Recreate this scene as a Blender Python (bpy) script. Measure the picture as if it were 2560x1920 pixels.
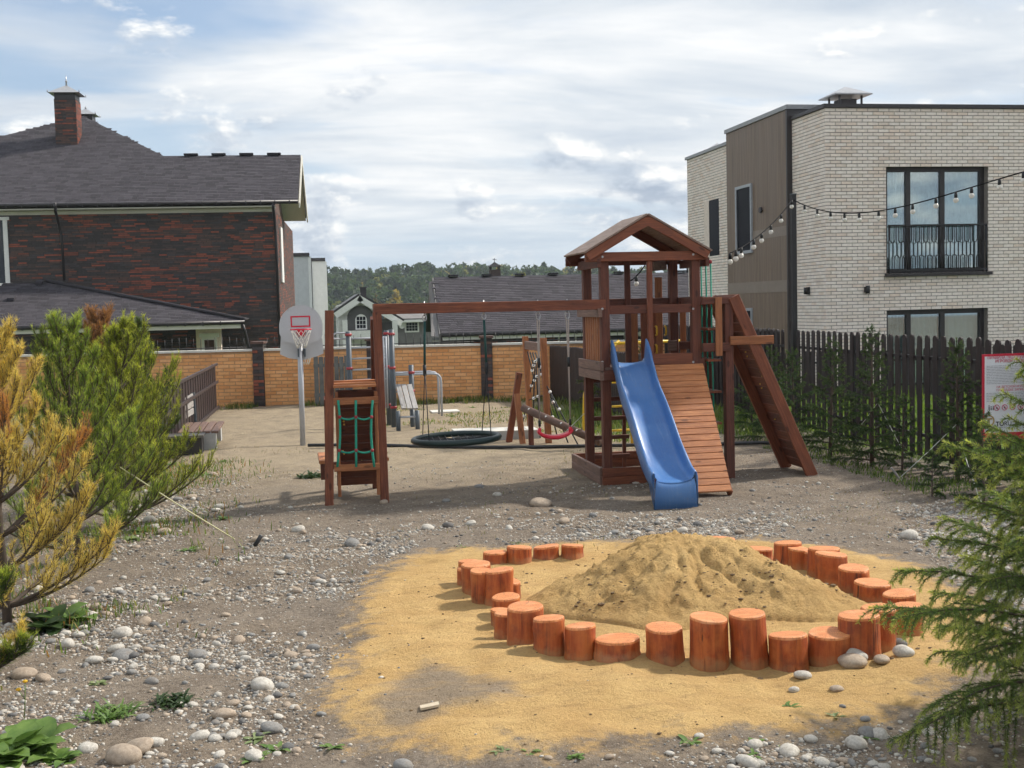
import bpy, math, random
import numpy as np
from mathutils import Matrix, Vector, Quaternion

for o in list(bpy.data.objects): bpy.data.objects.remove(o)
scene = bpy.context.scene
COL = scene.collection
rng = np.random.default_rng(7)
random.seed(7)

# ------------------------------------------------------------------ camera
FPX, CX, CY, EYE = 3000.0, 1280.0, 960.0, 2.1      # focal length and centre in photo pixels, eye height in metres
Yc = np.array([730-CX, CY-777, -FPX]); Yc /= np.linalg.norm(Yc)
Zc = -np.array([2440-CX, CY-47775, -FPX]); Zc /= np.linalg.norm(Zc)
Zc = Zc - Yc*Zc.dot(Yc); Zc /= np.linalg.norm(Zc)
Xc = np.cross(Yc, Zc)
R = np.stack([Xc, Yc, Zc], 1)
cam_data = bpy.data.cameras.new('camera'); cam = bpy.data.objects.new('camera', cam_data); COL.objects.link(cam)
cam_data.sensor_width = 36; cam_data.lens = FPX/2560*36; cam_data.clip_end = 4000; cam_data.clip_start = 0.05
M = Matrix(R.T.tolist()).to_4x4(); M.translation = (0, 0, EYE); cam.matrix_world = M
scene.camera = cam

# ------------------------------------------------------------------ light
SUN_EL = math.radians(42); SUN_AZ = math.atan2(0.95, 0.30)          # from +Y towards +X
SUN_DIR = Vector((math.sin(SUN_AZ)*math.cos(SUN_EL), math.cos(SUN_AZ)*math.cos(SUN_EL), math.sin(SUN_EL)))
sun_data = bpy.data.lights.new('sun', 'SUN'); sun = bpy.data.objects.new('sun', sun_data); COL.objects.link(sun)
sun_data.energy = 3.4; sun_data.angle = math.radians(4.5); sun_data.color = (1.0, 0.93, 0.82)
sun.rotation_euler = SUN_DIR.to_track_quat('Z', 'Y').to_euler(); sun.location = (20, 20, 30)
scene.view_settings.view_transform = 'Standard'; scene.view_settings.look = 'None'
scene.view_settings.exposure = 0.57; scene.view_settings.gamma = 1.0

world = bpy.data.worlds.new('World'); scene.world = world; world.use_nodes = True
world.cycles.sampling_method = 'MANUAL'; world.cycles.sample_map_resolution = 256
scene.cycles.use_adaptive_sampling = True; scene.cycles.adaptive_threshold = 0.035; scene.cycles.max_bounces = 6; scene.cycles.diffuse_bounces = 3; scene.cycles.glossy_bounces = 3; scene.cycles.transparent_max_bounces = 6

class NT:
    "small helper for building node trees"
    def __init__(s, tree): s.t = tree; s.n = tree.nodes; s.l = tree.links
    def add(s, kind, **kw):
        n = s.n.new(kind)
        for k, v in kw.items():
            if k.startswith('i_'):
                key = k[2:]; key = int(key) if key.isdigit() else key.replace('_', ' ')
                s.put(n.inputs[key], v)
            else: setattr(n, k, v)
        return n
    def put(s, sock, v):
        if isinstance(v, bpy.types.NodeSocket): s.l.new(v, sock)
        else: sock.default_value = v
    def math(s, op, a, b=0.0, c=None, clamp=False):
        n = s.n.new('ShaderNodeMath'); n.operation = op; n.use_clamp = clamp
        s.put(n.inputs[0], a); s.put(n.inputs[1], b)
        if c is not None: s.put(n.inputs[2], c)
        return n.outputs[0]
    def vmath(s, op, a, b=(0, 0, 0), out=0):
        n = s.n.new('ShaderNodeVectorMath'); n.operation = op; s.put(n.inputs[0], a)
        if op == 'SCALE': s.put(n.inputs['Scale'], b)
        else: s.put(n.inputs[1], b)
        return n.outputs[out]
    def noise(s, vec, scale, detail=4, rough=0.55, dist=0.0):
        n = s.add('ShaderNodeTexNoise', i_Scale=scale, i_Detail=detail, i_Roughness=rough, i_Distortion=dist)
        if vec is not None: s.l.new(vec, n.inputs['Vector'])
        return n.outputs['Fac']
    def ramp(s, fac, stops, interp='LINEAR'):
        n = s.n.new('ShaderNodeValToRGB'); n.color_ramp.interpolation = interp
        e = n.color_ramp.elements
        while len(e) < len(stops): e.new(0.5)
        for el, (p, c) in zip(e, stops):
            el.position = p; el.color = (c, c, c, 1) if not hasattr(c, '__len__') else (*c[:3], 1)
        s.put(n.inputs[0], fac); return n.outputs[0]
    def mix(s, fac, a, b, mode='MIX'):
        n = s.n.new('ShaderNodeMix'); n.data_type = 'RGBA'; n.blend_type = mode; n.clamp_factor = True
        s.put(n.inputs[0], fac)
        for sock, v in ((n.inputs[6], a), (n.inputs[7], b)):
            s.put(sock, (*v[:3], 1) if isinstance(v, tuple) else v)
        return n.outputs[2]
    def maprange(s, v, a, b, c=0.0, d=1.0, smooth=False):
        n = s.n.new('ShaderNodeMapRange'); n.interpolation_type = 'SMOOTHSTEP' if smooth else 'LINEAR'
        for i, x in enumerate((v, a, b, c, d)): s.put(n.inputs[i], x)
        return n.outputs[0]

def build_world():
    w = NT(world.node_tree); w.n.clear()
    out = w.add('ShaderNodeOutputWorld'); bg = w.add('ShaderNodeBackground'); w.l.new(bg.outputs[0], out.inputs[0])
    sky = w.add('ShaderNodeTexSky', sky_type='NISHITA', sun_disc=False, sun_elevation=SUN_EL, sun_rotation=SUN_AZ, air_density=1.2, dust_density=0.6, ozone_density=2.0, altitude=400)
    clear = w.vmath('SCALE', sky.outputs[0], 0.085)
    d = w.add('ShaderNodeTexCoord').outputs['Generated']
    sep = w.add('ShaderNodeSeparateXYZ'); w.l.new(d, sep.inputs[0])
    zz = w.math('MAXIMUM', sep.outputs[2], 0.0)
    def layer(k):                                             # direction met by a flat cloud deck
        den = w.math('ADD', zz, k)
        c = w.add('ShaderNodeCombineXYZ'); w.l.new(w.math('DIVIDE', sep.outputs[0], den), c.inputs[0]); w.l.new(w.math('DIVIDE', sep.outputs[1], den), c.inputs[1])
        return c.outputs[0]
    deck = layer(0.10)
    # high, thin, streaked veil with blue gaps
    hi = w.vmath('MULTIPLY', deck, (0.85, 1.5, 1.0))
    hi = w.vmath('ADD', hi, (3.1, 5.4, 0.0))
    veil = w.noise(hi, 0.62, 5, 0.56, 0.35)
    veil_m = w.maprange(veil, 0.33, 0.50, 0.22, 1.0, True)
    veil_tone = w.noise(w.vmath('ADD', hi, (7, 2, 0)), 1.1, 5, 0.58, 0.3)
    veil_c = w.ramp(veil_tone, [(0.30, (0.40, 0.455, 0.525)), (0.47, (0.54, 0.575, 0.61)), (0.64, (0.70, 0.705, 0.705))])
    # low heaped clouds, flattened towards the horizon
    el = w.math('MULTIPLY', zz, 2.1)
    cc = w.add('ShaderNodeCombineXYZ'); w.l.new(sep.outputs[0], cc.inputs[0]); w.l.new(sep.outputs[1], cc.inputs[1]); w.l.new(el, cc.inputs[2])
    lo = w.vmath('ADD', cc.outputs[0], (4.0, 1.0, 9.35))
    def puff(v): return w.noise(v, 8.5, 7, 0.57, 0.15)
    p0 = puff(lo); p1 = puff(w.vmath('ADD', lo, (0.008, 0.004, 0.020)))
    big = w.noise(w.vmath('ADD', lo, (2, 3, 1)), 3.0, 2, 0.5)
    band = w.math('MULTIPLY', w.maprange(zz, 0.005, 0.045, 0.35, 1.0), w.maprange(zz, 0.09, 0.16, 1.0, 0.25))
    thr = w.math('SUBTRACT', 0.605, w.math('MULTIPLY', band, w.maprange(big, 0.36, 0.58, 0.12, 0.20)))
    puff_m = w.maprange(w.math('SUBTRACT', p0, thr), 0.0, 0.10, 0.0, 1.0, True)
    lit = w.maprange(w.math('SUBTRACT', p0, p1), -0.05, 0.11, 0.0, 1.0)
    thick = w.maprange(w.math('SUBTRACT', p0, thr), 0.0, 0.20, 0.30, -0.06)
    puff_c = w.ramp(w.math('ADD', lit, thick), [(0.05, (0.27, 0.325, 0.41)), (0.45, (0.42, 0.47, 0.535)), (0.95, (0.76, 0.755, 0.735))])
    base = w.mix(1.0, clear, (0.93, 0.97, 1.06), 'MULTIPLY')
    haze_m = w.maprange(zz, 0.02, 0.26, 0.86, 0.10, True)
    base = w.mix(haze_m, base, (0.345, 0.445, 0.565))
    c1 = w.mix(w.math('MULTIPLY', veil_m, w.maprange(zz, 0.01, 0.10, 0.25, 0.97, True)), base, veil_c)
    c2 = w.mix(w.math('MULTIPLY', puff_m, 0.9), c1, puff_c)
    w.l.new(c2, bg.inputs['Color']); bg.inputs['Strength'].default_value = 1.0
build_world()

# ------------------------------------------------------------------ photo pixel -> place (on the ground, or on a plane that is known)
def ray(x, y): return R.T @ np.array([x-CX, CY-y, -FPX])
def G(x, y, z=0.0):
    d = ray(x, y); return d*((z-EYE)/d[2]) + np.array([0, 0, EYE])
def PY(x, y, Y):
    d = ray(x, y); return d*(Y/d[1]) + np.array([0, 0, EYE])
def PX(x, y, X):
    d = ray(x, y); return d*(X/d[0]) + np.array([0, 0, EYE])
def proj(P):
    c = (np.asarray(P, float) - np.array([0, 0, EYE])) @ R.T
    return CX - FPX*c[..., 0]/c[..., 2], CY + FPX*c[..., 1]/c[..., 2]

# ------------------------------------------------------------------ numpy noise
def hash2(ix, iy, s=0):
    n = (ix.astype(np.int64)*374761393 + iy.astype(np.int64)*668265263 + s*1442695041) & 0xffffffff
    n = ((n ^ (n >> 13))*1274126177) & 0xffffffff
    return ((n ^ (n >> 16)) & 0xffff)/65535.0
def vnoise(x, y, s=0):
    x = np.asarray(x, float); y = np.asarray(y, float)
    ix = np.floor(x); iy = np.floor(y); fx = x-ix; fy = y-iy
    fx = fx*fx*(3-2*fx); fy = fy*fy*(3-2*fy)
    a = hash2(ix, iy, s); b = hash2(ix+1, iy, s); c = hash2(ix, iy+1, s); d = hash2(ix+1, iy+1, s)
    return (a*(1-fx)+b*fx)*(1-fy) + (c*(1-fx)+d*fx)*fy
def fbm(x, y, octs=4, s=0):
    t = 0; a = 0.5; n = 0
    for k in range(octs): t = t + a*vnoise(x*2**k, y*2**k, s+k); n += a; a *= 0.5
    return t/n
def poly_sd(px, py, poly):
    "signed distance to a polygon, positive inside"
    px = np.asarray(px, float); py = np.asarray(py, float)
    d = np.full(px.shape, 1e9); inside = np.zeros(px.shape, bool)
    for (x0, y0), (x1, y1) in zip(poly, poly[1:]+poly[:1]):
        ex, ey = x1-x0, y1-y0; t = np.clip(((px-x0)*ex+(py-y0)*ey)/(ex*ex+ey*ey+1e-12), 0, 1)
        d = np.minimum(d, np.hypot(px-x0-t*ex, py-y0-t*ey))
        cond = ((y0 > py) != (y1 > py)) & (px < (x1-x0)*(py-y0)/(y1-y0+1e-12)+x0); inside ^= cond
    return np.where(inside, d, -d)

# ------------------------------------------------------------------ materials
MATS = {}
def new_mat(name):
    m = bpy.data.materials.new(name); m.use_nodes = True; t = NT(m.node_tree); t.n.clear()
    out = t.add('ShaderNodeOutputMaterial'); b = t.add('ShaderNodeBsdfPrincipled'); t.l.new(b.outputs[0], out.inputs[0])
    MATS[name] = m; return m, t, b
def obj_coord(t, stretch=(1, 1, 1), shift=True):
    tc = t.add('ShaderNodeTexCoord').outputs['Object']
    v = t.vmath('MULTIPLY', tc, stretch)
    if shift:
        r = t.add('ShaderNodeObjectInfo').outputs['Random']
        v = t.vmath('ADD', v, t.vmath('SCALE', (31.0, 17.0, 47.0), r))
    return v
def bump(t, b, h, strength=0.4, dist=0.01):
    n = t.add('ShaderNodeBump', i_Strength=strength, i_Distance=dist); t.l.new(h, n.inputs['Height']); t.l.new(n.outputs[0], b.inputs['Normal'])
def mottled(name, c0, c1, scale=8, rough=0.7, detail=5, bstr=0.2, bdist=0.004, stretch=(1, 1, 1), metal=0.0, world_space=False, shift=True, bscale=None):
    m, t, b = new_mat(name)
    v = t.add('ShaderNodeNewGeometry').outputs['Position'] if world_space else obj_coord(t, stretch, shift)
    n = t.noise(v, scale, detail, 0.6)
    t.l.new(t.mix(t.maprange(n, 0.3, 0.7), c0, c1), b.inputs['Base Color'])
    b.inputs['Roughness'].default_value = rough; b.inputs['Metallic'].default_value = metal
    if bstr: bump(t, b, t.noise(v, bscale or scale*4, 4, 0.6), bstr, bdist)
    return m
def wood(name, dark, mid, light, rough=0.62, knots=True, wear=0.25):
    m, t, b = new_mat(name)
    v = obj_coord(t, (1.0, 1.0, 1.0))
    g = t.vmath('MULTIPLY', v, (1.3, 26, 26))
    n1 = t.noise(g, 2.2, 6, 0.62, 0.9)
    n2 = t.noise(t.vmath('MULTIPLY', v, (2.2, 5, 5)), 1.6, 4, 0.6)
    fine = t.noise(t.vmath('MULTIPLY', v, (4, 90, 90)), 4, 3, 0.6)
    c = t.ramp(n1, [(0.34, tuple(x*0.8 for x in dark)), (0.5, mid), (0.66, light)])
    c = t.mix(t.maprange(n2, 0.35, 0.75, 0.0, 0.75), c, dark)
    rnd = t.add('ShaderNodeObjectInfo').outputs['Random']
    c = t.mix(t.maprange(rnd, 0, 1, 0.0, 0.28), c, light, 'MIX')
    if wear:
        pale = tuple(min(1, x*1.25+0.05) for x in light)
        c = t.mix(t.math('MULTIPLY', t.maprange(fine, 0.52, 0.75), wear), c, pale)
    if knots:
        vo = t.add('ShaderNodeTexVoronoi', i_Scale=1.0); t.l.new(t.vmath('MULTIPLY', v, (3.2, 9, 9)), vo.inputs['Vector'])
        c = t.mix(t.maprange(vo.outputs['Distance'], 0.10, 0.17, 0.75, 0.0), c, tuple(x*0.45 for x in dark))
    t.l.new(c, b.inputs['Base Color']); b.inputs['Roughness'].default_value = rough
    bump(t, b, n1, 0.35, 0.003)
    return m
wood('wood_dark', (0.058, 0.015, 0.009), (0.115, 0.031, 0.016), (0.185, 0.055, 0.027), wear=0.15)
wood('wood_red', (0.096, 0.025, 0.012), (0.190, 0.053, 0.023), (0.285, 0.090, 0.038), wear=0.15)
wood('wood_ramp', (0.25, 0.080, 0.026), (0.46, 0.165, 0.056), (0.61, 0.26, 0.098))
wood('wood_orange', (0.19, 0.064, 0.022), (0.31, 0.110, 0.038), (0.42, 0.165, 0.060))
wood('wood_aged', (0.10, 0.056, 0.042), (0.165, 0.092, 0.068), (0.25, 0.155, 0.12))
wood('wood_grey', (0.22, 0.21, 0.20), (0.34, 0.325, 0.31), (0.47, 0.45, 0.43), wear=0.35)
wood('wood_bare', (0.42, 0.33, 0.22), (0.55, 0.46, 0.33), (0.66, 0.58, 0.45))
wood('picket', (0.014, 0.008, 0.008), (0.022, 0.013, 0.013), (0.036, 0.023, 0.022), knots=False, wear=0.15)

def stump_mats():
    m, t, b = new_mat('stump_side')
    v = obj_coord(t)
    n = t.noise(t.vmath('MULTIPLY', v, (24, 24, 2.2)), 1.0, 7, 0.65, 0.8)
    blot = t.noise(v, 5.5, 4, 0.6)
    c = t.ramp(n, [(0.30, (0.13, 0.024, 0.007)), (0.5, (0.36, 0.072, 0.016)), (0.70, (0.50, 0.135, 0.032))])
    c = t.mix(t.maprange(blot, 0.45, 0.7, 0.0, 0.6), c, (0.58, 0.185, 0.045))
    low = t.noise(t.vmath('ADD', v, (9, 4, 1)), 9, 3, 0.6)
    c = t.mix(t.maprange(low, 0.55, 0.72, 0.0, 0.55), c, (0.16, 0.038, 0.018))
    sz = t.add('ShaderNodeSeparateXYZ'); t.l.new(t.add('ShaderNodeTexCoord').outputs['Object'], sz.inputs[0])
    grime = t.math('ADD', t.math('MULTIPLY', sz.outputs[2], -9.0), t.math('MULTIPLY', t.noise(v, 16, 5, 0.7), 1.3))
    c = t.mix(t.maprange(grime, 0.15, 0.6, 0.0, 0.5), c, (0.36, 0.22, 0.10))
    crack = t.noise(t.vmath('MULTIPLY', v, (34, 34, 1.1)), 1.0, 3, 0.5, 0.4)
    c = t.mix(t.maprange(crack, 0.66, 0.70, 0.0, 0.8), c, (0.06, 0.016, 0.008))
    t.l.new(c, b.inputs['Base Color']); b.inputs['Roughness'].default_value = 0.6; bump(t, b, t.math('SUBTRACT', n, t.maprange(crack, 0.64, 0.70)), 0.6, 0.010)
    m, t, b = new_mat('stump_top')
    v = obj_coord(t, shift=False)
    s = t.add('ShaderNodeSeparateXYZ'); t.l.new(v, s.inputs[0])
    warp = t.noise(v, 9, 3, 0.5)
    r = t.math('SQRT', t.math('ADD', t.math('MULTIPLY', s.outputs[0], s.outputs[0]), t.math('MULTIPLY', s.outputs[1], s.outputs[1])))
    r = t.math('ADD', r, t.math('MULTIPLY', warp, 0.03))
    ring = t.math('SINE', t.math('MULTIPLY', r, 620.0))
    v2 = obj_coord(t)
    saw = t.noise(t.vmath('MULTIPLY', v2, (9, 70, 20)), 1.0, 4, 0.6)
    c = t.mix(t.maprange(saw, 0.3, 0.7), (0.60, 0.205, 0.062), (0.82, 0.37, 0.145))
    c = t.mix(t.maprange(ring, -1, 1, 0.0, 0.5), c, (0.36, 0.095, 0.03))
    ang = t.math('ARCTAN2', s.outputs[1], s.outputs[0]); rv = t.add('ShaderNodeCombineXYZ'); t.l.new(t.math('MULTIPLY', ang, 2.6), rv.inputs[0]); t.l.new(t.math('MULTIPLY', r, 3.0), rv.inputs[1]); t.l.new(t.math('MULTIPLY', t.add('ShaderNodeObjectInfo').outputs['Random'], 40.0), rv.inputs[2])
    ck = t.noise(rv.outputs[0], 2.4, 2, 0.4); c = t.mix(t.maprange(t.math('ABSOLUTE', t.math('SUBTRACT', ck, 0.5)), 0.004, 0.016, 0.7, 0.0), c, (0.12, 0.03, 0.012))
    c = t.mix(t.maprange(t.noise(v2, 7, 3, 0.6), 0.55, 0.75, 0, 0.5), c, (0.76, 0.42, 0.23))
    t.l.new(c, b.inputs['Base Color']); b.inputs['Roughness'].default_value = 0.6; bump(t, b, saw, 0.35, 0.004)
stump_mats()

def plain(name, c, rough=0.5, metal=0.0, var=0.12, scale=12, spec=None, bstr=0.08):
    m = mottled(name, tuple(x*(1-var) for x in c), tuple(min(1, x*(1+var)) for x in c), scale, rough, 4, bstr, 0.002, metal=metal)
    return m
def slide_mat():
    m, t, b = new_mat('slide_blue'); v = obj_coord(t, shift=False); fade = t.noise(v, 2.6, 4, 0.6); scr = t.noise(t.vmath('MULTIPLY', v, (60, 5, 5)), 1.0, 5, 0.7); spot = t.noise(v, 34, 4, 0.7)
    c = t.mix(t.maprange(fade, 0.3, 0.7), (0.050, 0.145, 0.38), (0.082, 0.205, 0.46)); c = t.mix(t.maprange(scr, 0.54, 0.74, 0.0, 0.55), c, (0.20, 0.31, 0.50)); c = t.mix(t.maprange(spot, 0.60, 0.74, 0.0, 0.45), c, (0.26, 0.25, 0.22))
    t.l.new(c, b.inputs['Base Color']); t.l.new(t.maprange(scr, 0.4, 0.7, 0.30, 0.5), b.inputs['Roughness']); bump(t, b, scr, 0.06, 0.002)
slide_mat()
plain('plastic_red', (0.66, 0.018, 0.045), 0.35, var=0.08)
plain('plastic_green', (0.03, 0.32, 0.16), 0.3); plain('plastic_white', (0.75, 0.75, 0.73), 0.4, var=0.05); plain('plastic_yellow', (0.70, 0.42, 0.02), 0.4)
plain('rope_green', (0.018, 0.30, 0.205), 0.75, var=0.3, scale=160); plain('rope_grey', (0.36, 0.30, 0.26), 0.85, var=0.2, scale=120)
plain('rope_black', (0.015, 0.016, 0.020), 0.7); plain('rope_dark_green', (0.008, 0.055, 0.05), 0.7); plain('cord_pale', (0.62, 0.60, 0.36), 0.7, var=0.1); plain('cord_white', (0.55, 0.58, 0.52), 0.7, var=0.1)
plain('steel_grey', (0.40, 0.42, 0.455), 0.45, var=0.06); plain('steel_dark', (0.075, 0.095, 0.115), 0.5, var=0.1); plain('steel_black', (0.016, 0.015, 0.017), 0.5)
plain('galvanised', (0.45, 0.45, 0.46), 0.4, metal=0.7); plain('paint_red', (0.60, 0.02, 0.05), 0.4, var=0.08); plain('paint_dull_red', (0.33, 0.035, 0.045), 0.5)
plain('paint_yellow', (0.72, 0.46, 0.02), 0.4, var=0.1); plain('paint_white', (0.76, 0.75, 0.72), 0.5, var=0.06, scale=4); plain('paint_cream', (0.66, 0.63, 0.55), 0.55, var=0.06, scale=3)
plain('board_grey', (0.50, 0.515, 0.545), 0.4, var=0.04, scale=3); plain('net_white', (0.72, 0.70, 0.64), 0.8)
plain('hoop_red', (0.62, 0.012, 0.04), 0.35); plain('rubber', (0.014, 0.016, 0.018), 0.6); plain('net_dark', (0.03, 0.035, 0.04), 0.7)
plain('ring_green', (0.005, 0.022, 0.021), 0.45)
plain('gutter_brown', (0.026, 0.021, 0.024), 0.42, var=0.15); plain('parapet_dark', (0.035, 0.030, 0.031), 0.45); plain('parapet_grey', (0.27, 0.275, 0.285), 0.4)
plain('frame_dark', (0.028, 0.023, 0.024), 0.45); plain('frame_grey', (0.36, 0.38, 0.41), 0.4); plain('cap_metal', (0.40, 0.405, 0.42), 0.38, metal=0.3)
plain('mortar_grey', (0.26, 0.225, 0.20), 0.9, var=0.15, scale=20); plain('mortar_dark', (0.045, 0.040, 0.038), 0.9); plain('mortar_tan', (0.45, 0.27, 0.14), 0.9)
plain('bolt_gold', (0.68, 0.42, 0.08), 0.35, metal=0.5); plain('bolt_white', (0.75, 0.75, 0.72), 0.35)
plain('hose', (0.02, 0.021, 0.023), 0.45)
plain('reflection_drape', (0.85, 0.85, 0.81), 0.9, var=0.08); plain('reflection_drape_teal', (0.36, 0.44, 0.44), 0.9, var=0.25, scale=6); plain('room_dark', (0.02, 0.022, 0.024), 0.9)  # drape tones brightened to imitate the white house mirrored in the panes
mottled('concrete', (0.33, 0.335, 0.33), (0.47, 0.47, 0.455), 6, 0.85, 6, 0.4, 0.004); mottled('concrete_top', (0.58, 0.56, 0.51), (0.70, 0.68, 0.62), 6, 0.85, 6, 0.3, 0.004)
mottled('stucco_grey', (0.50, 0.51, 0.53), (0.57, 0.58, 0.60), 3, 0.85); mottled('stucco_white', (0.70, 0.70, 0.69), (0.78, 0.78, 0.77), 3, 0.85)
mottled('stucco_dark', (0.075, 0.072, 0.072), (0.11, 0.106, 0.105), 1.2, 0.9); mottled('stucco_mid', (0.16, 0.152, 0.147), (0.22, 0.21, 0.203), 1.5, 0.9)
mottled('stone_white', (0.45, 0.44, 0.42), (0.78, 0.77, 0.74), 2.5, 0.85)
mottled('wall_cap', (0.55, 0.53, 0.48), (0.70, 0.68, 0.62), 5, 0.8)
def cladding():
    m, t, b = new_mat('cladding')
    v = t.add('ShaderNodeNewGeometry').outputs['Position']
    n = t.noise(t.vmath('MULTIPLY', v, (14, 14, 0.55)), 1.0, 7, 0.6, 0.3); n2 = t.noise(t.vmath('MULTIPLY', v, (2.2, 2.2, 0.25)), 1.0, 3, 0.5)
    c = t.ramp(n, [(0.3, (0.135, 0.092, 0.063)), (0.5, (0.195, 0.136, 0.097)), (0.72, (0.265, 0.192, 0.142))])
    c = t.mix(t.maprange(n2, 0.35, 0.65, 0, 0.5), c, (0.20, 0.150, 0.118))
    t.l.new(c, b.inputs['Base Color']); b.inputs['Roughness'].default_value = 0.55
    plain('cladding_band', (0.25, 0.20, 0.165), 0.55, var=0.1, scale=3)
cladding()
def cable_mat():
    m, t, b = new_mat('cable_black'); b.inputs['Base Color'].default_value = (0.012, 0.012, 0.013, 1); b.inputs['Roughness'].default_value = 0.85; b.inputs['Specular IOR Level'].default_value = 0.05
cable_mat()
def glass():
    m, t, b = new_mat('pane'); b.inputs['Base Color'].default_value = (0.035, 0.05, 0.055, 1); b.inputs['Roughness'].default_value = 0.03
    tr = t.add('ShaderNodeBsdfTransparent'); tr.inputs[0].default_value = (0.80, 0.86, 0.86, 1); mx = t.add('ShaderNodeMixShader'); mx.inputs[0].default_value = 0.27
    out = [n for n in t.n if n.type == 'OUTPUT_MATERIAL'][0]
    t.l.new(tr.outputs[0], mx.inputs[1]); gl = t.add('ShaderNodeBsdfGlossy'); gl.inputs['Color'].default_value = (0.86, 0.95, 0.98, 1); gl.inputs['Roughness'].default_value = 0.02; t.l.new(gl.outputs[0], mx.inputs[2]); t.l.new(mx.outputs[0], out.inputs[0])
    m, t, b = new_mat('pane_dark'); b.inputs['Base Color'].default_value = (0.012, 0.016, 0.022, 1); b.inputs['Roughness'].default_value = 0.05
    m, t, b = new_mat('pane_black'); b.inputs['Base Color'].default_value = (0.006, 0.007, 0.012, 1); b.inputs['Roughness'].default_value = 0.35; b.inputs['Specular IOR Level'].default_value = 0.04
    m, t, b = new_mat('bulb_glass'); b.inputs['Base Color'].default_value = (0.86, 0.84, 0.78, 1); b.inputs['Roughness'].default_value = 0.12
    b.inputs['Transmission Weight'].default_value = 0.35
glass()
# bricks and shingles: one small material for each tone
def brick_tone(name, c, rough=0.85, var=0.10):
    return mottled(name, tuple(x*(1-var) for x in c), tuple(min(1, x*(1+var)) for x in c), 9, rough, 4, 0.35, 0.003, world_space=True, bscale=60)
for k, c in enumerate([(0.87, 0.765, 0.685), (0.90, 0.81, 0.74), (0.79, 0.675, 0.59), (0.88, 0.78, 0.71), (0.84, 0.70, 0.60)]): brick_tone('white_brick%d' % k, c)
for k, c in enumerate([(0.70, 0.345, 0.135), (0.74, 0.385, 0.16), (0.65, 0.305, 0.115), (0.77, 0.42, 0.19)]): brick_tone('yellow_brick%d' % k, c)
for k, c in enumerate([(0.045, 0.036, 0.036), (0.068, 0.048, 0.043), (0.105, 0.058, 0.045), (0.27, 0.072, 0.040), (0.19, 0.058, 0.036), (0.062, 0.054, 0.055)]): brick_tone('clinker%d' % k, c, 0.7, 0.2)
for k, c in enumerate([(0.046, 0.041, 0.050), (0.056, 0.050, 0.060), (0.036, 0.032, 0.039), (0.065, 0.059, 0.069)]): brick_tone('shingle%d' % k, c, 0.95, 0.15)

def soil():
    m, t, b = new_mat('soil')
    P = t.add('ShaderNodeNewGeometry').outputs['Position']
    big = t.noise(P, 0.55, 4, 0.6); mid = t.noise(P, 3.2, 5, 0.62); fine = t.noise(P, 26, 6, 0.7); grit = t.noise(P, 110, 3, 0.6)
    c = t.mix(t.maprange(mid, 0.32, 0.68), (0.125, 0.094, 0.068), (0.285, 0.228, 0.168))
    c = t.mix(t.maprange(big, 0.35, 0.65, 0.0, 0.55), c, (0.255, 0.218, 0.180))
    c = t.mix(t.maprange(fine, 0.47, 0.70, 0.0, 0.85), c, (0.075, 0.057, 0.043))
    c = t.mix(t.maprange(grit, 0.56, 0.74, 0.0, 0.65), c, (0.40, 0.36, 0.31))
    vo = t.add('ShaderNodeTexVoronoi', i_Scale=34.0); t.l.new(P, vo.inputs['Vector'])
    peb = t.maprange(vo.outputs['Distance'], 0.16, 0.22, 1.0, 0.0)
    pick = t.math('GREATER_THAN', t.add('ShaderNodeSeparateColor', i_0=vo.outputs['Color']).outputs[0], 0.60)
    pk = t.math('MULTIPLY', peb, pick)
    far = t.attr = t.add('ShaderNodeAttribute', attribute_name='meadow').outputs['Fac']
    pebc = t.ramp(t.add('ShaderNodeSeparateColor', i_0=vo.outputs['Color']).outputs[1], [(0.0, (0.22, 0.20, 0.18)), (0.5, (0.40, 0.36, 0.31)), (1.0, (0.52, 0.49, 0.45))])
    c = t.mix(pk, c, pebc)
    # trampled dry-grass sand in the yard behind the swings
    dry = t.mix(t.maprange(fine, 0.3, 0.7), (0.27, 0.212, 0.140), (0.42, 0.345, 0.24))
    c = t.mix(t.math('MULTIPLY', t.add('ShaderNodeAttribute', attribute_name='dry').outputs['Fac'], t.maprange(mid, 0.25, 0.6, 0.35, 0.95)), c, dry)
    sa = t.add('ShaderNodeAttribute', attribute_name='sand').outputs['Fac']
    edge = t.math('ADD', sa, t.math('MULTIPLY', t.math('SUBTRACT', t.noise(P, 4.5, 7, 0.70), 0.5), 1.15))
    sm = t.maprange(edge, 0.40, 0.68, 0.0, 1.0, True)
    sc = sand_colour(t, P)
    mud = t.add('ShaderNodeAttribute', attribute_name='mud').outputs['Fac']
    mm = t.maprange(t.math('ADD', mud, t.math('MULTIPLY', t.math('SUBTRACT', t.noise(t.vmath('MULTIPLY', P, (1, 1.6, 1)), 4.5, 6, 0.65), 0.5), 1.1)), 0.45, 1.05, 0.0, 0.85, True)
    sc = t.mix(mm, sc, t.mix(t.maprange(fine, 0.3, 0.7), (0.155, 0.125, 0.098), (0.27, 0.225, 0.175)))
    c = t.mix(sm, c, sc)
    c = t.mix(far, c, t.mix(t.maprange(mid, 0.3, 0.7), (0.05, 0.085, 0.022), (0.11, 0.15, 0.045)))
    t.l.new(c, b.inputs['Base Color']); b.inputs['Roughness'].default_value = 0.95
    b.inputs['Specular IOR Level'].default_value = 0.2
    h = t.math('ADD', t.math('MULTIPLY', fine, 0.7), t.math('ADD', t.math('MULTIPLY', grit, 0.3), t.math('MULTIPLY', pk, t.math('SUBTRACT', 0.5, t.math('MULTIPLY', sm, 0.5)))))
    bump(t, b, h, 1.0, 0.03)
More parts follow.
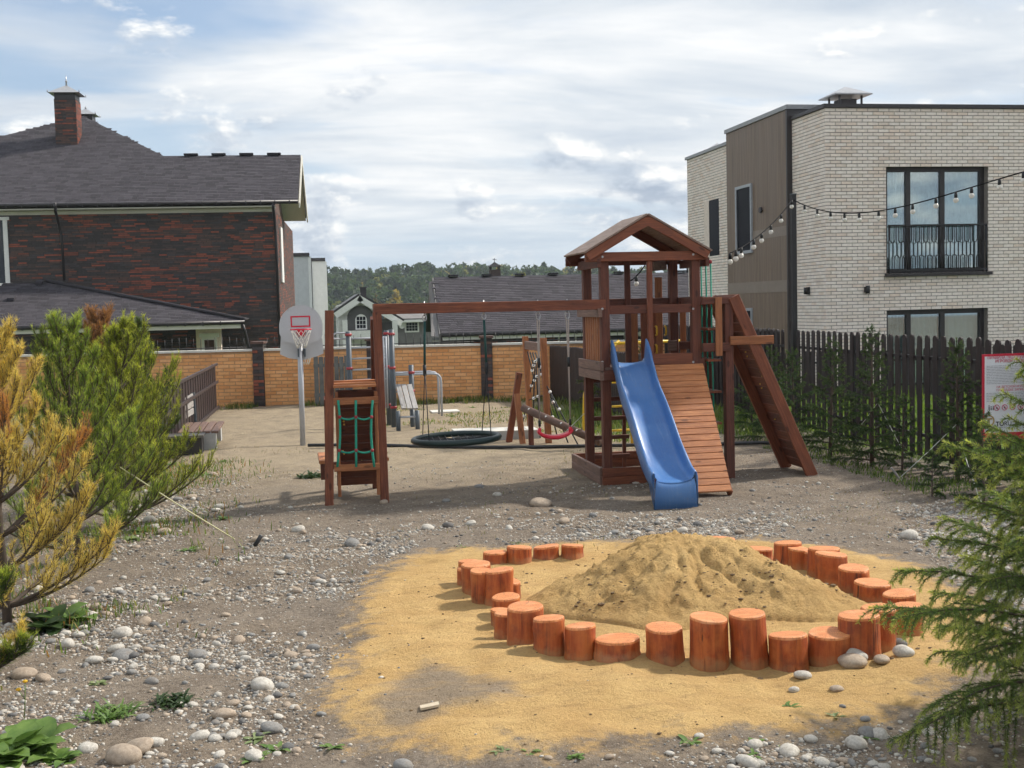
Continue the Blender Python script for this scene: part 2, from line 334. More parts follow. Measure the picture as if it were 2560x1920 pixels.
def sand_colour(t, P):
    n = t.noise(P, 2.6, 5, 0.6); f = t.noise(P, 60, 5, 0.7); w = t.noise(t.vmath('MULTIPLY', P, (3, 9, 3)), 2.0, 5, 0.6)
    c = t.mix(t.maprange(n, 0.3, 0.7), (0.46, 0.290, 0.115), (0.59, 0.400, 0.172))
    c = t.mix(t.maprange(w, 0.5, 0.78, 0.0, 0.6), c, (0.29, 0.185, 0.085))
    return t.mix(t.maprange(f, 0.5, 0.75, 0.0, 0.55), c, (0.25, 0.155, 0.07))
soil()
def sand_mat():
    m, t, b = new_mat('sand'); P = t.add('ShaderNodeNewGeometry').outputs['Position']
    c = sand_colour(t, P); lump = t.noise(P, 13, 7, 0.74)
    c = t.mix(t.maprange(lump, 0.58, 0.74, 0.0, 0.6), c, (0.17, 0.108, 0.055))
    t.l.new(c, b.inputs['Base Color']); b.inputs['Roughness'].default_value = 0.97; b.inputs['Specular IOR Level'].default_value = 0.15
    bump(t, b, t.math('ADD', t.noise(P, 55, 6, 0.72), t.math('MULTIPLY', lump, 1.6)), 0.9, 0.02)
sand_mat()
def stone_mat(name, a, bb):
    m, t, b = new_mat(name); v = obj_coord(t)
    n = t.noise(v, 5, 6, 0.65); f = t.noise(v, 40, 4, 0.6)
    c = t.mix(t.maprange(n, 0.3, 0.7), a, bb); c = t.mix(t.maprange(f, 0.55, 0.75, 0, 0.5), c, tuple(x*0.6 for x in a)); c = t.mix(t.maprange(t.noise(t.add('ShaderNodeNewGeometry').outputs['Position'], 18, 4, 0.6), 0.50, 0.70, 0.0, 0.5), c, (0.22, 0.18, 0.14))
    t.l.new(c, b.inputs['Base Color']); b.inputs['Roughness'].default_value = 0.8; bump(t, b, f, 0.3, 0.01)
stone_mat('stone_pale', (0.36, 0.335, 0.29), (0.62, 0.585, 0.525)); stone_mat('stone_grey', (0.16, 0.155, 0.15), (0.29, 0.285, 0.27))
stone_mat('stone_tan', (0.28, 0.215, 0.155), (0.46, 0.375, 0.29)); stone_mat('stone_dark', (0.085, 0.082, 0.080), (0.17, 0.165, 0.16))
def leafy():
    m, t, b = new_mat('needles')
    col = t.add('ShaderNodeAttribute', attribute_name='tint').outputs['Color']
    t.l.new(col, b.inputs['Base Color']); b.inputs['Roughness'].default_value = 0.55; b.inputs['Specular IOR Level'].default_value = 0.3
    tl = t.add('ShaderNodeBsdfTranslucent'); t.l.new(t.mix(1.0, col, (1.35, 1.25, 0.6), 'MULTIPLY'), tl.inputs[0])
    mx = t.add('ShaderNodeMixShader'); mx.inputs[0].default_value = 0.46; out = [n for n in t.n if n.type == 'OUTPUT_MATERIAL'][0]
    t.l.new(b.outputs[0], mx.inputs[1]); t.l.new(tl.outputs[0], mx.inputs[2]); t.l.new(mx.outputs[0], out.inputs[0])
    mottled('bark', (0.055, 0.042, 0.033), (0.12, 0.088, 0.066), 14, 0.9, 6, 0.6, 0.01, stretch=(1, 1, 0.3))
    mottled('bark_grey', (0.10, 0.085, 0.07), (0.17, 0.145, 0.12), 14, 0.9, 6, 0.6, 0.01, stretch=(1, 1, 0.3))
leafy()

# ------------------------------------------------------------------ objects and mesh helpers
def tag(o, label=None, cat=None, group=None, kind=None):
    if label: o['label'] = label
    if cat: o['category'] = cat
    if group: o['group'] = group
    if kind: o['kind'] = kind
    return o
def empty(name, loc, label=None, cat=None, group=None, rz=0.0):
    o = bpy.data.objects.new(name, None); COL.objects.link(o); o.location = tuple(float(x) for x in loc); o.rotation_euler.z = rz
    o.empty_display_size = 0.1
    return tag(o, label, cat, group)
def link(name, me, parent=None, loc=(0, 0, 0), rot=None):
    o = bpy.data.objects.new(name, me); COL.objects.link(o); o.parent = parent
    if parent is not None:
        q = parent
        off = Vector((0, 0, 0))
        while q is not None: off += q.location; q = q.parent
        o.location = Vector(tuple(float(x) for x in loc)) - off
    else: o.location = tuple(float(x) for x in loc)
    if rot is not None:
        o.rotation_mode = 'QUATERNION'; o.rotation_quaternion = rot
    return o
def np_mesh(name, V, F, mats, mat_idx=None, smooth=False, tint=None):
    me = bpy.data.meshes.new(name); V = np.asarray(V, np.float32); F = np.asarray(F, np.int32); k = F.shape[1]
    me.vertices.add(len(V)); me.vertices.foreach_set('co', V.ravel())
    me.loops.add(F.size); me.loops.foreach_set('vertex_index', F.ravel())
    me.polygons.add(len(F)); me.polygons.foreach_set('loop_start', np.arange(0, F.size, k, dtype=np.int32))
    for mt in (mats if isinstance(mats, (list, tuple)) else [mats]): me.materials.append(MATS[mt])
    if mat_idx is not None: me.polygons.foreach_set('material_index', np.asarray(mat_idx, np.int32))
    if smooth: me.polygons.foreach_set('use_smooth', np.ones(len(F), bool))
    if tint is not None:
        a = me.attributes.new('tint', 'FLOAT_COLOR', 'POINT'); t4 = np.ones((len(V), 4), np.float32); t4[:, :3] = tint; a.data.foreach_set('color', t4.ravel())
    if not smooth: me.shade_flat()
    me.update(calc_edges=True); return me
class MB:
    "collects faces in world coordinates, then links them as ONE mesh object"
    def __init__(s): s.v = []; s.f = []; s.m = []; s.sm = []
    def face(s, pts, m=0):
        i = len(s.v); s.v += [tuple(map(float, p)) for p in pts]; s.f.append(tuple(range(i, i+len(pts)))); s.m.append(m); s.sm.append(False)
    def mesh(s, V, F, m=0, smooth=False):
        i = len(s.v); s.v += [tuple(map(float, p)) for p in V]
        for f in F: s.f.append(tuple(i+k for k in f)); s.m.append(m); s.sm.append(smooth)
        return s
    def box(s, lo, hi, m=0):
        x0, y0, z0 = lo; x1, y1, z1 = hi
        return s.mesh([(x0, y0, z0), (x1, y0, z0), (x1, y1, z0), (x0, y1, z0), (x0, y0, z1), (x1, y0, z1), (x1, y1, z1), (x0, y1, z1)],
                      [(0, 3, 2, 1), (4, 5, 6, 7), (0, 1, 5, 4), (1, 2, 6, 5), (2, 3, 7, 6), (3, 0, 4, 7)], m)
    def obox(s, o, u, v, n, m=0):
        "box spanned by three edge vectors from a corner"
        o, u, v, n = (np.asarray(a, float) for a in (o, u, v, n))
        P = [o, o+u, o+u+v, o+v, o+n, o+u+n, o+u+v+n, o+v+n]
        return s.mesh(P, [(0, 3, 2, 1), (4, 5, 6, 7), (0, 1, 5, 4), (1, 2, 6, 5), (2, 3, 7, 6), (3, 0, 4, 7)], m)
    def prism(s, poly, n, m=0):
        "planar polygon (3-D points) extruded along n"
        n = np.asarray(n, float); P = [np.asarray(p, float) for p in poly]; k = len(P)
        s.mesh(P+[p+n for p in P], [tuple(range(k))[::-1], tuple(range(k, 2*k))]+[(i, (i+1) % k, k+(i+1) % k, k+i) for i in range(k)], m); return s
    def tube(s, path, r, n=6, m=0, cap=True, smooth=True, closed=False):
        P = [np.asarray(p, float) for p in path]; k = len(P); rad = r if hasattr(r, '__len__') else [r]*k
        V = []; prev = None
        for i in range(k):
            if closed: t = P[(i+1) % k]-P[i-1]
            else: t = P[min(i+1, k-1)]-P[max(i-1, 0)]
            t = t/(np.linalg.norm(t)+1e-12)
            if prev is None:
                a = np.array([0, 0, 1.0]) if abs(t[2]) < 0.9 else np.array([1.0, 0, 0])
                prev = np.cross(t, a)
            e = prev-t*prev.dot(t); e /= (np.linalg.norm(e)+1e-12); prev = e; g = np.cross(t, e)
            for j in range(n):
                an = 2*math.pi*j/n; V.append(P[i]+rad[i]*(math.cos(an)*e+math.sin(an)*g))
        F = []
        for i in range(k if closed else k-1):
            for j in range(n):
                a = i*n+j; b2 = i*n+(j+1) % n; i2 = (i+1) % k
                F.append((a, b2, i2*n+(j+1) % n, i2*n+j))
        if cap and not closed: F += [tuple(range(n))[::-1], tuple(range((k-1)*n, k*n))]
        return s.mesh(V, F, m, smooth)
    def disc(s, c, n, r, th, k=12, m=0):
        c = np.asarray(c, float); n = np.asarray(n, float); n /= np.linalg.norm(n)
        return s.tube([c-n*th/2, c+n*th/2], r, k, m, smooth=False)
    def ball(s, c, r, m=0, seg=8, rings=5, sx=(1, 1, 1)):
        V = [(c[0], c[1], c[2]-r*sx[2])]; F = []
        for i in range(1, rings):
            ph = math.pi*i/rings
            for j in range(seg):
                a = 2*math.pi*j/seg; V.append((c[0]+r*sx[0]*math.sin(ph)*math.cos(a), c[1]+r*sx[1]*math.sin(ph)*math.sin(a), c[2]-r*sx[2]*math.cos(ph)))
        V.append((c[0], c[1], c[2]+r*sx[2])); e = len(V)-1
        for j in range(seg):
            F.append((0, 1+(j+1) % seg, 1+j)); F.append((e, 1+(rings-2)*seg+j, 1+(rings-2)*seg+(j+1) % seg))
            for i in range(rings-2): F.append((1+i*seg+j, 1+i*seg+(j+1) % seg, 1+(i+1)*seg+(j+1) % seg, 1+(i+1)*seg+j))
        return s.mesh(V, F, m, True)
    def build(s, name, mats, parent=None, origin=None):
        if not s.v: return None
        V = np.array(s.v)
        if origin is None: origin = (V.min(0)+V.max(0))/2
        me = bpy.data.meshes.new(name); me.from_pydata((V-np.asarray(origin)).tolist(), [], s.f)
        for mt in (mats if isinstance(mats, (list, tuple)) else [mats]): me.materials.append(MATS[mt])
        me.polygons.foreach_set('material_index', s.m); me.polygons.foreach_set('use_smooth', s.sm); me.update()
        return link(name, me, parent, origin)
BEAMS = {}
def beam(name, p0, p1, w, h, mat, parent=None, up=(0, 0, 1), ch=0.005):
    "sawn timber from p0 to p1: w across, h along 'up', edges chamfered; local X runs with the grain"
    p0 = Vector(tuple(map(float, p0))); p1 = Vector(tuple(map(float, p1))); L = (p1-p0).length
    key = (round(L, 3), round(w, 4), round(h, 4), mat)
    if key not in BEAMS:
        y, z = w/2, h/2; c = min(ch, w*0.3, h*0.3)
        sec = [(-y+c, -z), (y-c, -z), (y, -z+c), (y, z-c), (y-c, z), (-y+c, z), (-y, z-c), (-y, -z+c)]
        V = [(-L/2, a, b) for a, b in sec]+[(L/2, a, b) for a, b in sec]
        F = [tuple(range(8))[::-1], tuple(range(8, 16))]+[(i, (i+1) % 8, 8+(i+1) % 8, 8+i) for i in range(8)]
        me = bpy.data.meshes.new(name); me.from_pydata(V, [], F); me.materials.append(MATS[mat]); me.update(); BEAMS[key] = me
    x = (p1-p0).normalized(); u = Vector(up); y = u.cross(x)
    if y.length < 1e-4: y = Vector((0, 1, 0)).cross(x)
    y.normalize(); z = x.cross(y)
    rot = Matrix((x, y, z)).transposed().to_quaternion()
    return link(name, BEAMS[key], parent, (p0+p1)/2, rot)
def copy_tree(o, parent=None, loc=None):
    c = o.copy(); COL.objects.link(c); c.parent = parent
    if loc is not None: c.location = loc
    for ch in o.children: copy_tree(ch, c)
    return c

def courses(parent, org, U, Vv, N, rects_or_w, height, bl, bh, joint, tones, pick, name='brick', rest='brick_field', depth=0.016, holes=(), poly=None,
            ind=300, focus=None, jitter=0.0, tilt=0.0, gap=None, half=0.5, v_off=0.0):
    """lay bricks (or roof tabs) one by one on the plane org + u U + v V, proud of it along N.
    The 'ind' pieces around 'focus' are objects of their own, the others stay real pieces joined into one part."""
    U, Vv, N, org = (np.asarray(a, float) for a in (U, Vv, N, org)); width = rects_or_w; gap = joint if gap is None else gap
    P = []
    row = 0; v = v_off
    while v + bh <= height + 1e-6:
        u = -(bl+gap)*(half if row % 2 else 0.0) - (random.random()*bl*jitter)
        while u < width:
            L = bl*(1+random.uniform(-jitter, jitter))
            a, b2 = max(u, 0.0), min(u+L, width)
            segs = [(a, b2)] if b2-a > 0.03 else []
            for (h0, h1, k0, k1) in holes:
                if v+bh*0.5 > k0 and v+bh*0.5 < k1:
                    ns = []
                    for s0, s1 in segs:
                        if s1 <= h0 or s0 >= h1: ns.append((s0, s1)); continue
                        if h0-s0 > 0.03: ns.append((s0, h0))
                        if s1-h1 > 0.03: ns.append((h1, s1))
                    segs = ns
            P += [(s0, s1, v) for s0, s1 in segs]
            u += L+gap
        v += bh+joint; row += 1
    P = np.array(P)
    if poly is not None:
        cu = (P[:, 0]+P[:, 1])/2; keep = poly_sd(cu, P[:, 2]+bh/2, poly) > 0.0; P = P[keep]
    tone = np.array([pick(p[0], p[2]) for p in P])
    cen = np.stack([(P[:, 0]+P[:, 1])/2, P[:, 2]+bh/2], 1)
    full = (P[:, 1]-P[:, 0]) > 0.0
    sel = np.zeros(len(P), bool)
    if ind and focus is not None:
        dist = np.hypot((cen[:, 0]-focus[0]), (cen[:, 1]-focus[1])*1.6); sel[np.argsort(dist)[:ind]] = True
    # shape of one piece: 4 back corners, 4 front corners
    rot = Matrix((Vector(U), Vector(Vv), Vector(N))).transposed().to_quaternion()
    cache = {}
    for p, tn, c in zip(P[sel], tone[sel], cen[sel]):
        L = round(float(p[1]-p[0]), 2); key = (L, tn)
        if key not in cache:
            l, h = (p[1]-p[0])/2, bh/2; e = 0.0035 if not tilt else 0.0
            Vx = [(-l, -h, -0.004), (l, -h, -0.004), (l, h, -0.004), (-l, h, -0.004), (-l+e, -h+e, depth+tilt), (l-e, -h+e, depth+tilt), (l-e, h-e, depth), (-l+e, h-e, depth)]
            me = bpy.data.meshes.new(name); me.from_pydata(Vx, [], [(4, 5, 6, 7), (0, 1, 5, 4), (1, 2, 6, 5), (2, 3, 7, 6), (3, 0, 4, 7)]); me.materials.append(MATS[tones[tn]]); me.update(); cache[key] = me
        link(name, cache[key], parent, org+U*c[0]+Vv*c[1], rot)
    Q = P[~sel]; tq = tone[~sel]; n = len(Q)
    if n:
        u0, u1, v0, v1 = Q[:, 0], Q[:, 1], Q[:, 2], Q[:, 2]+bh
        corners = []
        for (uu, vv, dd) in ((u0, v0, -0.004), (u1, v0, -0.004), (u1, v1, -0.004), (u0, v1, -0.004), (u0+0.003, v0+0.003, depth+tilt), (u1-0.003, v0+0.003, depth+tilt), (u1-0.003, v1-0.003, depth), (u0+0.003, v1-0.003, depth)):
            corners.append(org[None]+uu[:, None]*U+vv[:, None]*Vv+dd*N)
        V8 = np.stack(corners, 1).reshape(-1, 3)
        base = (np.arange(n)*8)[:, None, None]; F = (np.array([(4, 5, 6, 7), (0, 1, 5, 4), (1, 2, 6, 5), (2, 3, 7, 6), (3, 0, 4, 7)])[None]+base).reshape(-1, 4)
        o = link(rest, np_mesh(rest, V8-org, F, tones, np.repeat(tq, 5)), parent, org); o['kind'] = 'stuff'

# ================================================================== ground
def px_poly(pts): return [tuple(G(x, y)[:2]) for x, y in pts]
SAND = px_poly([(1047, 1372), (950, 1425), (891, 1504), (876, 1610), (799, 1713), (805, 1770), (880, 1850), (1060, 1900), (1157, 1898), (1447, 1885), (1736, 1845), (2083, 1805), (2315, 1759), (2480, 1640), (2450, 1493), (2260, 1398), (2100, 1375), (1900, 1352), (1500, 1352)])
MUD = px_poly([(880, 1790), (940, 1715), (1060, 1640), (1180, 1675), (1330, 1715), (1345, 1765), (1160, 1795), (1030, 1850), (880, 1850)])
MOUND_C = np.array([2.66, 8.12])
WALL_A = np.array([-1.04, 27.27]); WALL_B = np.array([3.908, 26.391]); WALL_D = (WALL_B-WALL_A)/np.linalg.norm(WALL_B-WALL_A); WALL_N = np.array([WALL_D[1], -WALL_D[0]])
def behind_wall(x, y): return -((x-WALL_A[0])*WALL_N[0]+(y-WALL_A[1])*WALL_N[1])     # metres beyond the brick wall
def ground_z(x, y):
    x = np.asarray(x, float); y = np.asarray(y, float)
    sd = poly_sd(x, y, SAND); s = np.clip(sd/0.35+0.5, 0, 1)
    near = np.clip((40-y)/10, 0, 1)
    z = (fbm(x*0.8, y*0.8, 4, 3)-0.5)*0.09*near
    z = z + (fbm(x*5, y*5, 4, 11)-0.5)*0.034*near
    z = z + s*((fbm(x*2.6+3, y*4.2, 4, 21)-0.5)*0.085+0.014)*near
    r = np.hypot(x-MOUND_C[0], y-MOUND_C[1]); z = z*np.clip(0.3+np.abs(r-1.15)*1.2, 0.3, 1)
    bw = behind_wall(x, y)
    t = np.clip((bw-0.3)/2.5, 0, 1)*np.clip((7.4-x)/1.2, 0, 1)*(y < 60) + (y >= 60)*1.0
    z = z - 1.7*t
    z = z - np.clip((y-60)/200, 0, 1)*6
    return z
def make_ground():
    def axis(lo, hi, a, b2, fine, mid, c, d):
        v = [np.arange(a, b2, fine), np.arange(c, a, mid), np.arange(b2, d, mid)]
        far_lo = -np.geomspace(max(0.5, abs(c)), abs(lo), 14)[1:] if lo < c else []
        far_hi = np.geomspace(d, hi, 16)
        return np.unique(np.round(np.concatenate(v+[far_lo, far_hi]), 4))
    xs = axis(-900, 900, -2.6, 6.2, 0.05, 0.16, -9, 16); ys = axis(-60, 1500, 4.2, 13.0, 0.05, 0.14, 2.0, 31)
    ys = np.unique(np.concatenate([ys, [-60, -20, -6, 0]])); xs = xs[(xs > -900.1)]
    X, Y = np.meshgrid(xs, ys); Z = ground_z(X, Y)
    V = np.stack([X, Y, Z], -1).reshape(-1, 3); nx, ny = len(xs), len(ys)
    i = np.arange(ny-1)[:, None]*nx+np.arange(nx-1)[None]; F = np.stack([i, i+1, i+1+nx, i+nx], -1).reshape(-1, 4)
    me = np_mesh('ground', V, F, 'soil', smooth=True)
    x, y = V[:, 0], V[:, 1]
    def attr(n, a):
        at = me.attributes.new(n, 'FLOAT', 'POINT'); at.data.foreach_set('value', np.clip(a, 0, 1).astype(np.float32))
    attr('sand', poly_sd(x, y, SAND)/1.1+0.5); attr('mud', poly_sd(x, y, MUD)/0.4+0.48)
    attr('dry', np.clip((y-12.5-np.abs(x-1.5)*0.25)/3.5, 0, 1)*np.clip((6.2-x)/1.2, 0, 1)*np.clip((x+2.6)/1.2, 0, 1)*(behind_wall(x, y) < 0.2))
    lawn = np.clip((x-7.7)/0.5, 0, 1)*np.clip((y-9)/2, 0, 1)
    back = np.clip(behind_wall(x, y)/0.6, 0, 1); left = np.clip((-4.2-x)/1.5, 0, 1)
    corner = np.clip((x-4.9)/0.8, 0, 1)*np.clip((y-17)/2, 0, 1)*0.8
    attr('meadow', np.maximum.reduce([lawn, back, left*0.6, corner]))
    o = link('ground', me); o['kind'] = 'structure'
make_ground()

# ================================================================== hill and forest
def hill_z(x, y):
    x = np.asarray(x, float); y = np.asarray(y, float)
    ridge = 6.3 - (x-40)*0.012 + (fbm(x*0.012, y*0.0+3, 3, 5)-0.5)*5
    t = np.clip((y-300)/130, 0, 1); t = t*t*(3-2*t)
    return -7.8 + (ridge+2.8)*t - np.clip((y-470)/200, 0, 1)*8
def make_hill():
    xs = np.linspace(-500, 700, 90); ys = np.concatenate([np.linspace(290, 470, 28), np.linspace(490, 760, 8)])
    X, Y = np.meshgrid(xs, ys); V = np.stack([X, Y, hill_z(X, Y)], -1).reshape(-1, 3); nx, ny = len(xs), len(ys)
    i = np.arange(ny-1)[:, None]*nx+np.arange(nx-1)[None]; F = np.stack([i, i+1, i+1+nx, i+nx], -1).reshape(-1, 4)
    mottled('hill_floor', (0.035, 0.05, 0.02), (0.075, 0.085, 0.035), 0.05, 0.95, world_space=True)
    o = link('hill', np_mesh('hill', V, F, 'hill_floor', smooth=True)); o['kind'] = 'structure'
    # the wood on it reads as one mass
    n = 2600; ty = 305+165*rng.random(n)**0.9; tx = (ty/400)*(-70+rng.random(n)*420)
    VV, TT = [], []
    for x, y in zip(tx, ty):
        h = rng.uniform(9, 15); w = h*rng.uniform(0.17, 0.27); k = 150; z0 = float(hill_z(x, y))
        u = rng.random(k)**0.75; pine = rng.random() < 0.7
        zz = z0+h*(0.22+0.78*u)
        prof = np.sqrt(np.clip(1-((u-0.42)/0.60)**2, 0.05, 1)) if pine else np.clip(1.08-u, 0.06, 1)**0.8
        lump = 1+0.35*np.sin(u*17+rng.random()*6)
        a = rng.random(k)*2*np.pi; rr = w*prof*lump*np.sqrt(rng.uniform(0.35, 1.0, k))
        c = np.stack([x+rr*np.cos(a), y+rr*np.sin(a), zz], 1)
        size = rng.uniform(0.5, 1.15, k)[:, None, None]*0.95
        tri = rng.normal(0, 1, (k, 3, 3)); tri -= tri.mean(1, keepdims=True); tri /= np.linalg.norm(tri, axis=2, keepdims=True)
        VV.append((c[:, None]+tri*size).reshape(-1, 3))
        q = rng.random()
        base = np.array([0.30, 0.24, 0.06]) if q < 0.035 else np.array([0.17, 0.19, 0.06]) if q < 0.11 else np.array([0.040, 0.072, 0.040])*rng.uniform(0.75, 1.5)+np.array([0.006, 0.006, 0.0])*rng.random()
        TT.append(np.repeat(base[None]*rng.uniform(0.75, 1.25, (k, 1)), 3, 0))
    V = np.concatenate(VV); T = np.concatenate(TT); F = np.arange(len(V)).reshape(-1, 3)
    o = link('forest', np_mesh('forest', V, F, 'needles', tint=T)); tag(o, 'distant green conifer forest covering the hill behind the houses', 'forest', kind='stuff')
make_hill()

# ================================================================== buildings
ZV = np.array([0, 0, 1.0])
def pick_noise(weights_a, weights_b, sx, sy, seed):
    def f(u, v):
        w = np.array(weights_a if fbm(np.array(u*sx), np.array(v*sy), 2, seed) < 0.52 else weights_b, float); return int(rng.choice(len(w), p=w/w.sum()))
    return f
def window_part(parent, lo, hi, y_out, frame, pane, mullions=(), fw=0.06, transom=None, depth=0.06, name='window'):
    "window facing -Y: frame bars and panes"
    x0, z0 = lo; x1, z1 = hi; m = MB()
    xs = [x0]+list(mullions)+[x1]
    m.box((x0, y_out, z0), (x0+fw, y_out+depth, z1)); m.box((x1-fw, y_out, z0), (x1, y_out+depth, z1))
    m.box((x0+fw, y_out+0.002, z1-fw), (x1-fw, y_out+depth, z1)); m.box((x0+fw, y_out+0.002, z0), (x1-fw, y_out+depth, z0+fw))
    for q in mullions: m.box((q-fw/2, y_out+0.004, z0+fw), (q+fw/2, y_out+depth, z1-fw))
    for q in (transom or []): m.box((x0+fw, y_out+0.01, q-fw/3), (x1-fw, y_out+depth-0.01, q+fw/3))
    f = m.build(name, frame, parent)
    for a, b2 in zip(xs[:-1], xs[1:]):
        MB().box((a+fw/2, y_out+depth*0.5, z0+fw*0.5), (b2-fw/2, y_out+depth*0.5+0.008, z1-fw*0.5)).build('pane', pane, f)
    return f

# ---- white brick house on the right
def white_house():
    Yf = 26.0; c = PY(2062, 269, Yf); XL = c[0]; ZT = c[2]; XR = 23.0; YB = PX(1717, 403, XL)[1]; ZB = -0.6
    h = empty('brick_house', (XL, Yf, 0), 'two storey white brick house with flat roof, wood clad stair box and black balcony', 'house')
    def wx(x): return PY(x, 600, Yf)[0]
    def wz(y, x=2330): return PY(x, y, Yf)[2]
    w0, w1, z0, z1 = wx(2216), wx(2470), wz(682), wz(415); v0, v1 = wz(1040), wz(773)
    # wall shell with real openings
    m = MB(); t = 0.30
    def seg(a, b2, lo, hi): m.box((a, Yf+0.012, lo), (b2, Yf+t, hi))
    seg(XL+0.012, w0, ZB, ZT); seg(w1, XR, ZB, ZT); seg(w0, w1, z1, ZT); seg(w0, w1, v1, z0); seg(w0, w1, ZB, v0)
    m.box((XL+0.012, Yf+t, ZB), (XL+t, YB, ZT)); m.box((XR-t, Yf+t, ZB), (XR, YB, ZT)); m.box((XL+t, YB-t, ZB), (XR-t, YB, ZT)); m.box((XL+t, Yf+t, ZT-0.25), (XR-t, YB-t, ZT-0.1))
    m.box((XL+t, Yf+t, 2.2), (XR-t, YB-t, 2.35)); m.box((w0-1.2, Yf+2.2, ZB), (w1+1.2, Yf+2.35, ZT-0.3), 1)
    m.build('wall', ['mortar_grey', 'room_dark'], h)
    tones = ['white_brick%d' % k for k in range(5)]
    pk = pick_noise([.32, .34, .06, .22, .06], [.26, .18, .20, .16, .20], 0.7, 0.5, 17)
    courses(h, (XL, Yf+0.012, ZB), (1, 0, 0), (0, 0, 1), (0, -1, 0), wx(2600)+0.6-XL, ZT-ZB, 0.252, 0.0665, 0.0125, tones, pk, holes=[(w0-XL, w1-XL, z0-ZB, z1-ZB), (w0-XL, w1-XL, v0-ZB, v1-ZB)], ind=150, focus=(1.3, 5.2), depth=0.012)
    # left side: near bay and far bay, the wood clad box between
    yb0 = PX(1967, 267, XL-0.12)[1]; yb1 = PX(1815, 333, XL-0.12)[1]; zb = PX(1967, 267, XL-0.12)[2]
    sw0, sw1 = PX(1768, 520, XL)[1], PX(1797, 520, XL)[1]; sw0, sw1 = min(sw0, sw1), max(sw0, sw1)+0.25; sz0, sz1 = PX(1780, 640, XL)[2], PX(1795, 496, XL)[2]
    pk2 = lambda u, v: int(rng.choice(5, p=[.3, .3, .1, .2, .1]))
    courses(h, (XL+0.012, yb0, ZB), (0, -1, 0), (0, 0, 1), (-1, 0, 0), yb0-Yf-0.002, ZT-ZB, 0.252, 0.0665, 0.0125, tones, pk2, ind=90, focus=(0.6, 5.2), depth=0.012)
    courses(h, (XL+0.012, YB, ZB), (0, -1, 0), (0, 0, 1), (-1, 0, 0), YB-yb1, ZT-ZB, 0.252, 0.0665, 0.0125, tones, pk2, holes=[(YB-sw1, YB-sw0, sz0-ZB, sz1-ZB)], ind=60, focus=(1.2, 5.0), depth=0.012)
    MB().box((XL-0.004, sw0, sz0), (XL+0.001, sw1, sz1)).build('side_window', 'pane_black', h)
    MB().box((XL-0.002, sw1-0.42, sz0+0.001), (XL-0.012, sw1-0.001, sz1-0.001)).build('reveal', 'white_brick2', h)
    # cladding box
    XB = XL-0.12; b = MB().box((XB, yb0, ZB), (XL+1.2, yb1, zb-0.06)).build('stair_box', 'cladding', h)
    MB().box((XB-0.035, yb0-0.05, zb-0.055), (XL+1.25, yb1+0.05, zb+0.05)).build('coping', 'parapet_grey', b)
    MB().box((XB-0.004, yb0-0.012, ZB), (XL+0.5, yb0-0.001, zb-0.06)).build('corner_trim', 'parapet_dark', b)
    MB().box((XB-0.012, yb0-0.014, ZB), (XB-0.0005, yb0+0.06, zb-0.06)).build('corner_trim', 'parapet_dark', b)
    for (ya, yb) in ((575, 598), (704, 732)):
        za, zc = PX(1900, ya, XB)[2], PX(1900, yb, XB)[2]; a = yb0+0.06 if ya > 600 else yb0+0.06; e = yb1 if ya > 600 else PX(1882, 600, XB)[1]
        MB().box((XB-0.008, a, zc), (XB-0.0005, e, za)).build('cladding_band', 'cladding_band', b)
    ya, yc = PX(1882, 550, XB)[1], PX(1842, 550, XB)[1]; za, zc = PX(1862, 634, XB)[2], PX(1862, 463, XB)[2]
    f = MB(); fr = 0.075
    f.box((XB-0.05, ya, za), (XB-0.0005, ya+fr, zc)); f.box((XB-0.05, yc-fr, za), (XB-0.0005, yc, zc)); f.box((XB-0.05, ya+fr, zc-fr), (XB-0.0005, yc-fr, zc)); f.box((XB-0.05, ya+fr, za), (XB-0.0005, yc-fr, za+fr))
    wf = f.build('window', 'frame_grey', b); MB().box((XB-0.02, ya+fr, za+fr), (XB-0.0005, yc-fr, zc-fr)).build('pane', 'pane_black', wf)
    ya2, yc2 = PX(1882, 790, XB)[1], PX(1868, 790, XB)[1]; wf = MB().box((XB-0.04, ya2, 0.4), (XB-0.0005, yc2, PX(1875, 770, XB)[2])).build('window', 'frame_grey', b)
    MB().box((XB-0.046, ya2+0.07, 0.45), (XB-0.0402, yc2-0.07, PX(1875, 777, XB)[2])).build('pane', 'pane_black', wf)
    p = PX(1904, 525, XB); MB().disc((XB-0.03, p[1], p[2]), (1, 0, 0), 0.075, 0.06, 12).build('vent_cap', 'parapet_dark', b)
    # parapets, vents
    MB().box((XL-0.05, Yf-0.05, ZT), (XR, Yf+0.28, ZT+0.085)).build('parapet', 'parapet_dark', h)
    MB().box((XL-0.05, Yf+0.28, ZT+0.001), (XL+0.26, yb0-0.02, ZT+0.085)).build('parapet', 'parapet_dark', h)
    MB().box((XL-0.05, yb1, ZT), (XL+0.26, YB+0.05, ZT+0.085)).build('parapet', 'parapet_grey', h)
    def vent(px, pyt, pyb, Y, wpx):
        c = PY(px, pyb, Y); tp = PY(px, pyt, Y)[2]; w = wpx*Y*1.03/FPX/2; e = c[2]+(tp-c[2])*0.42
        m = MB(); k = [(-w, -w), (w, -w), (w, w), (-w, w)]
        m.mesh([(c[0]+a, c[1]+b2, e) for a, b2 in k]+[(c[0], c[1], tp)], [(0, 1, 4), (1, 2, 4), (2, 3, 4), (3, 0, 4), (3, 2, 1, 0)])
        m.mesh([(c[0]+a, c[1]+b2, e-0.03) for a, b2 in k]+[(c[0]+a, c[1]+b2, e-0.001) for a, b2 in k], [(0, 1, 5, 4), (1, 2, 6, 5), (2, 3, 7, 6), (3, 0, 4, 7), (3, 2, 1, 0)])
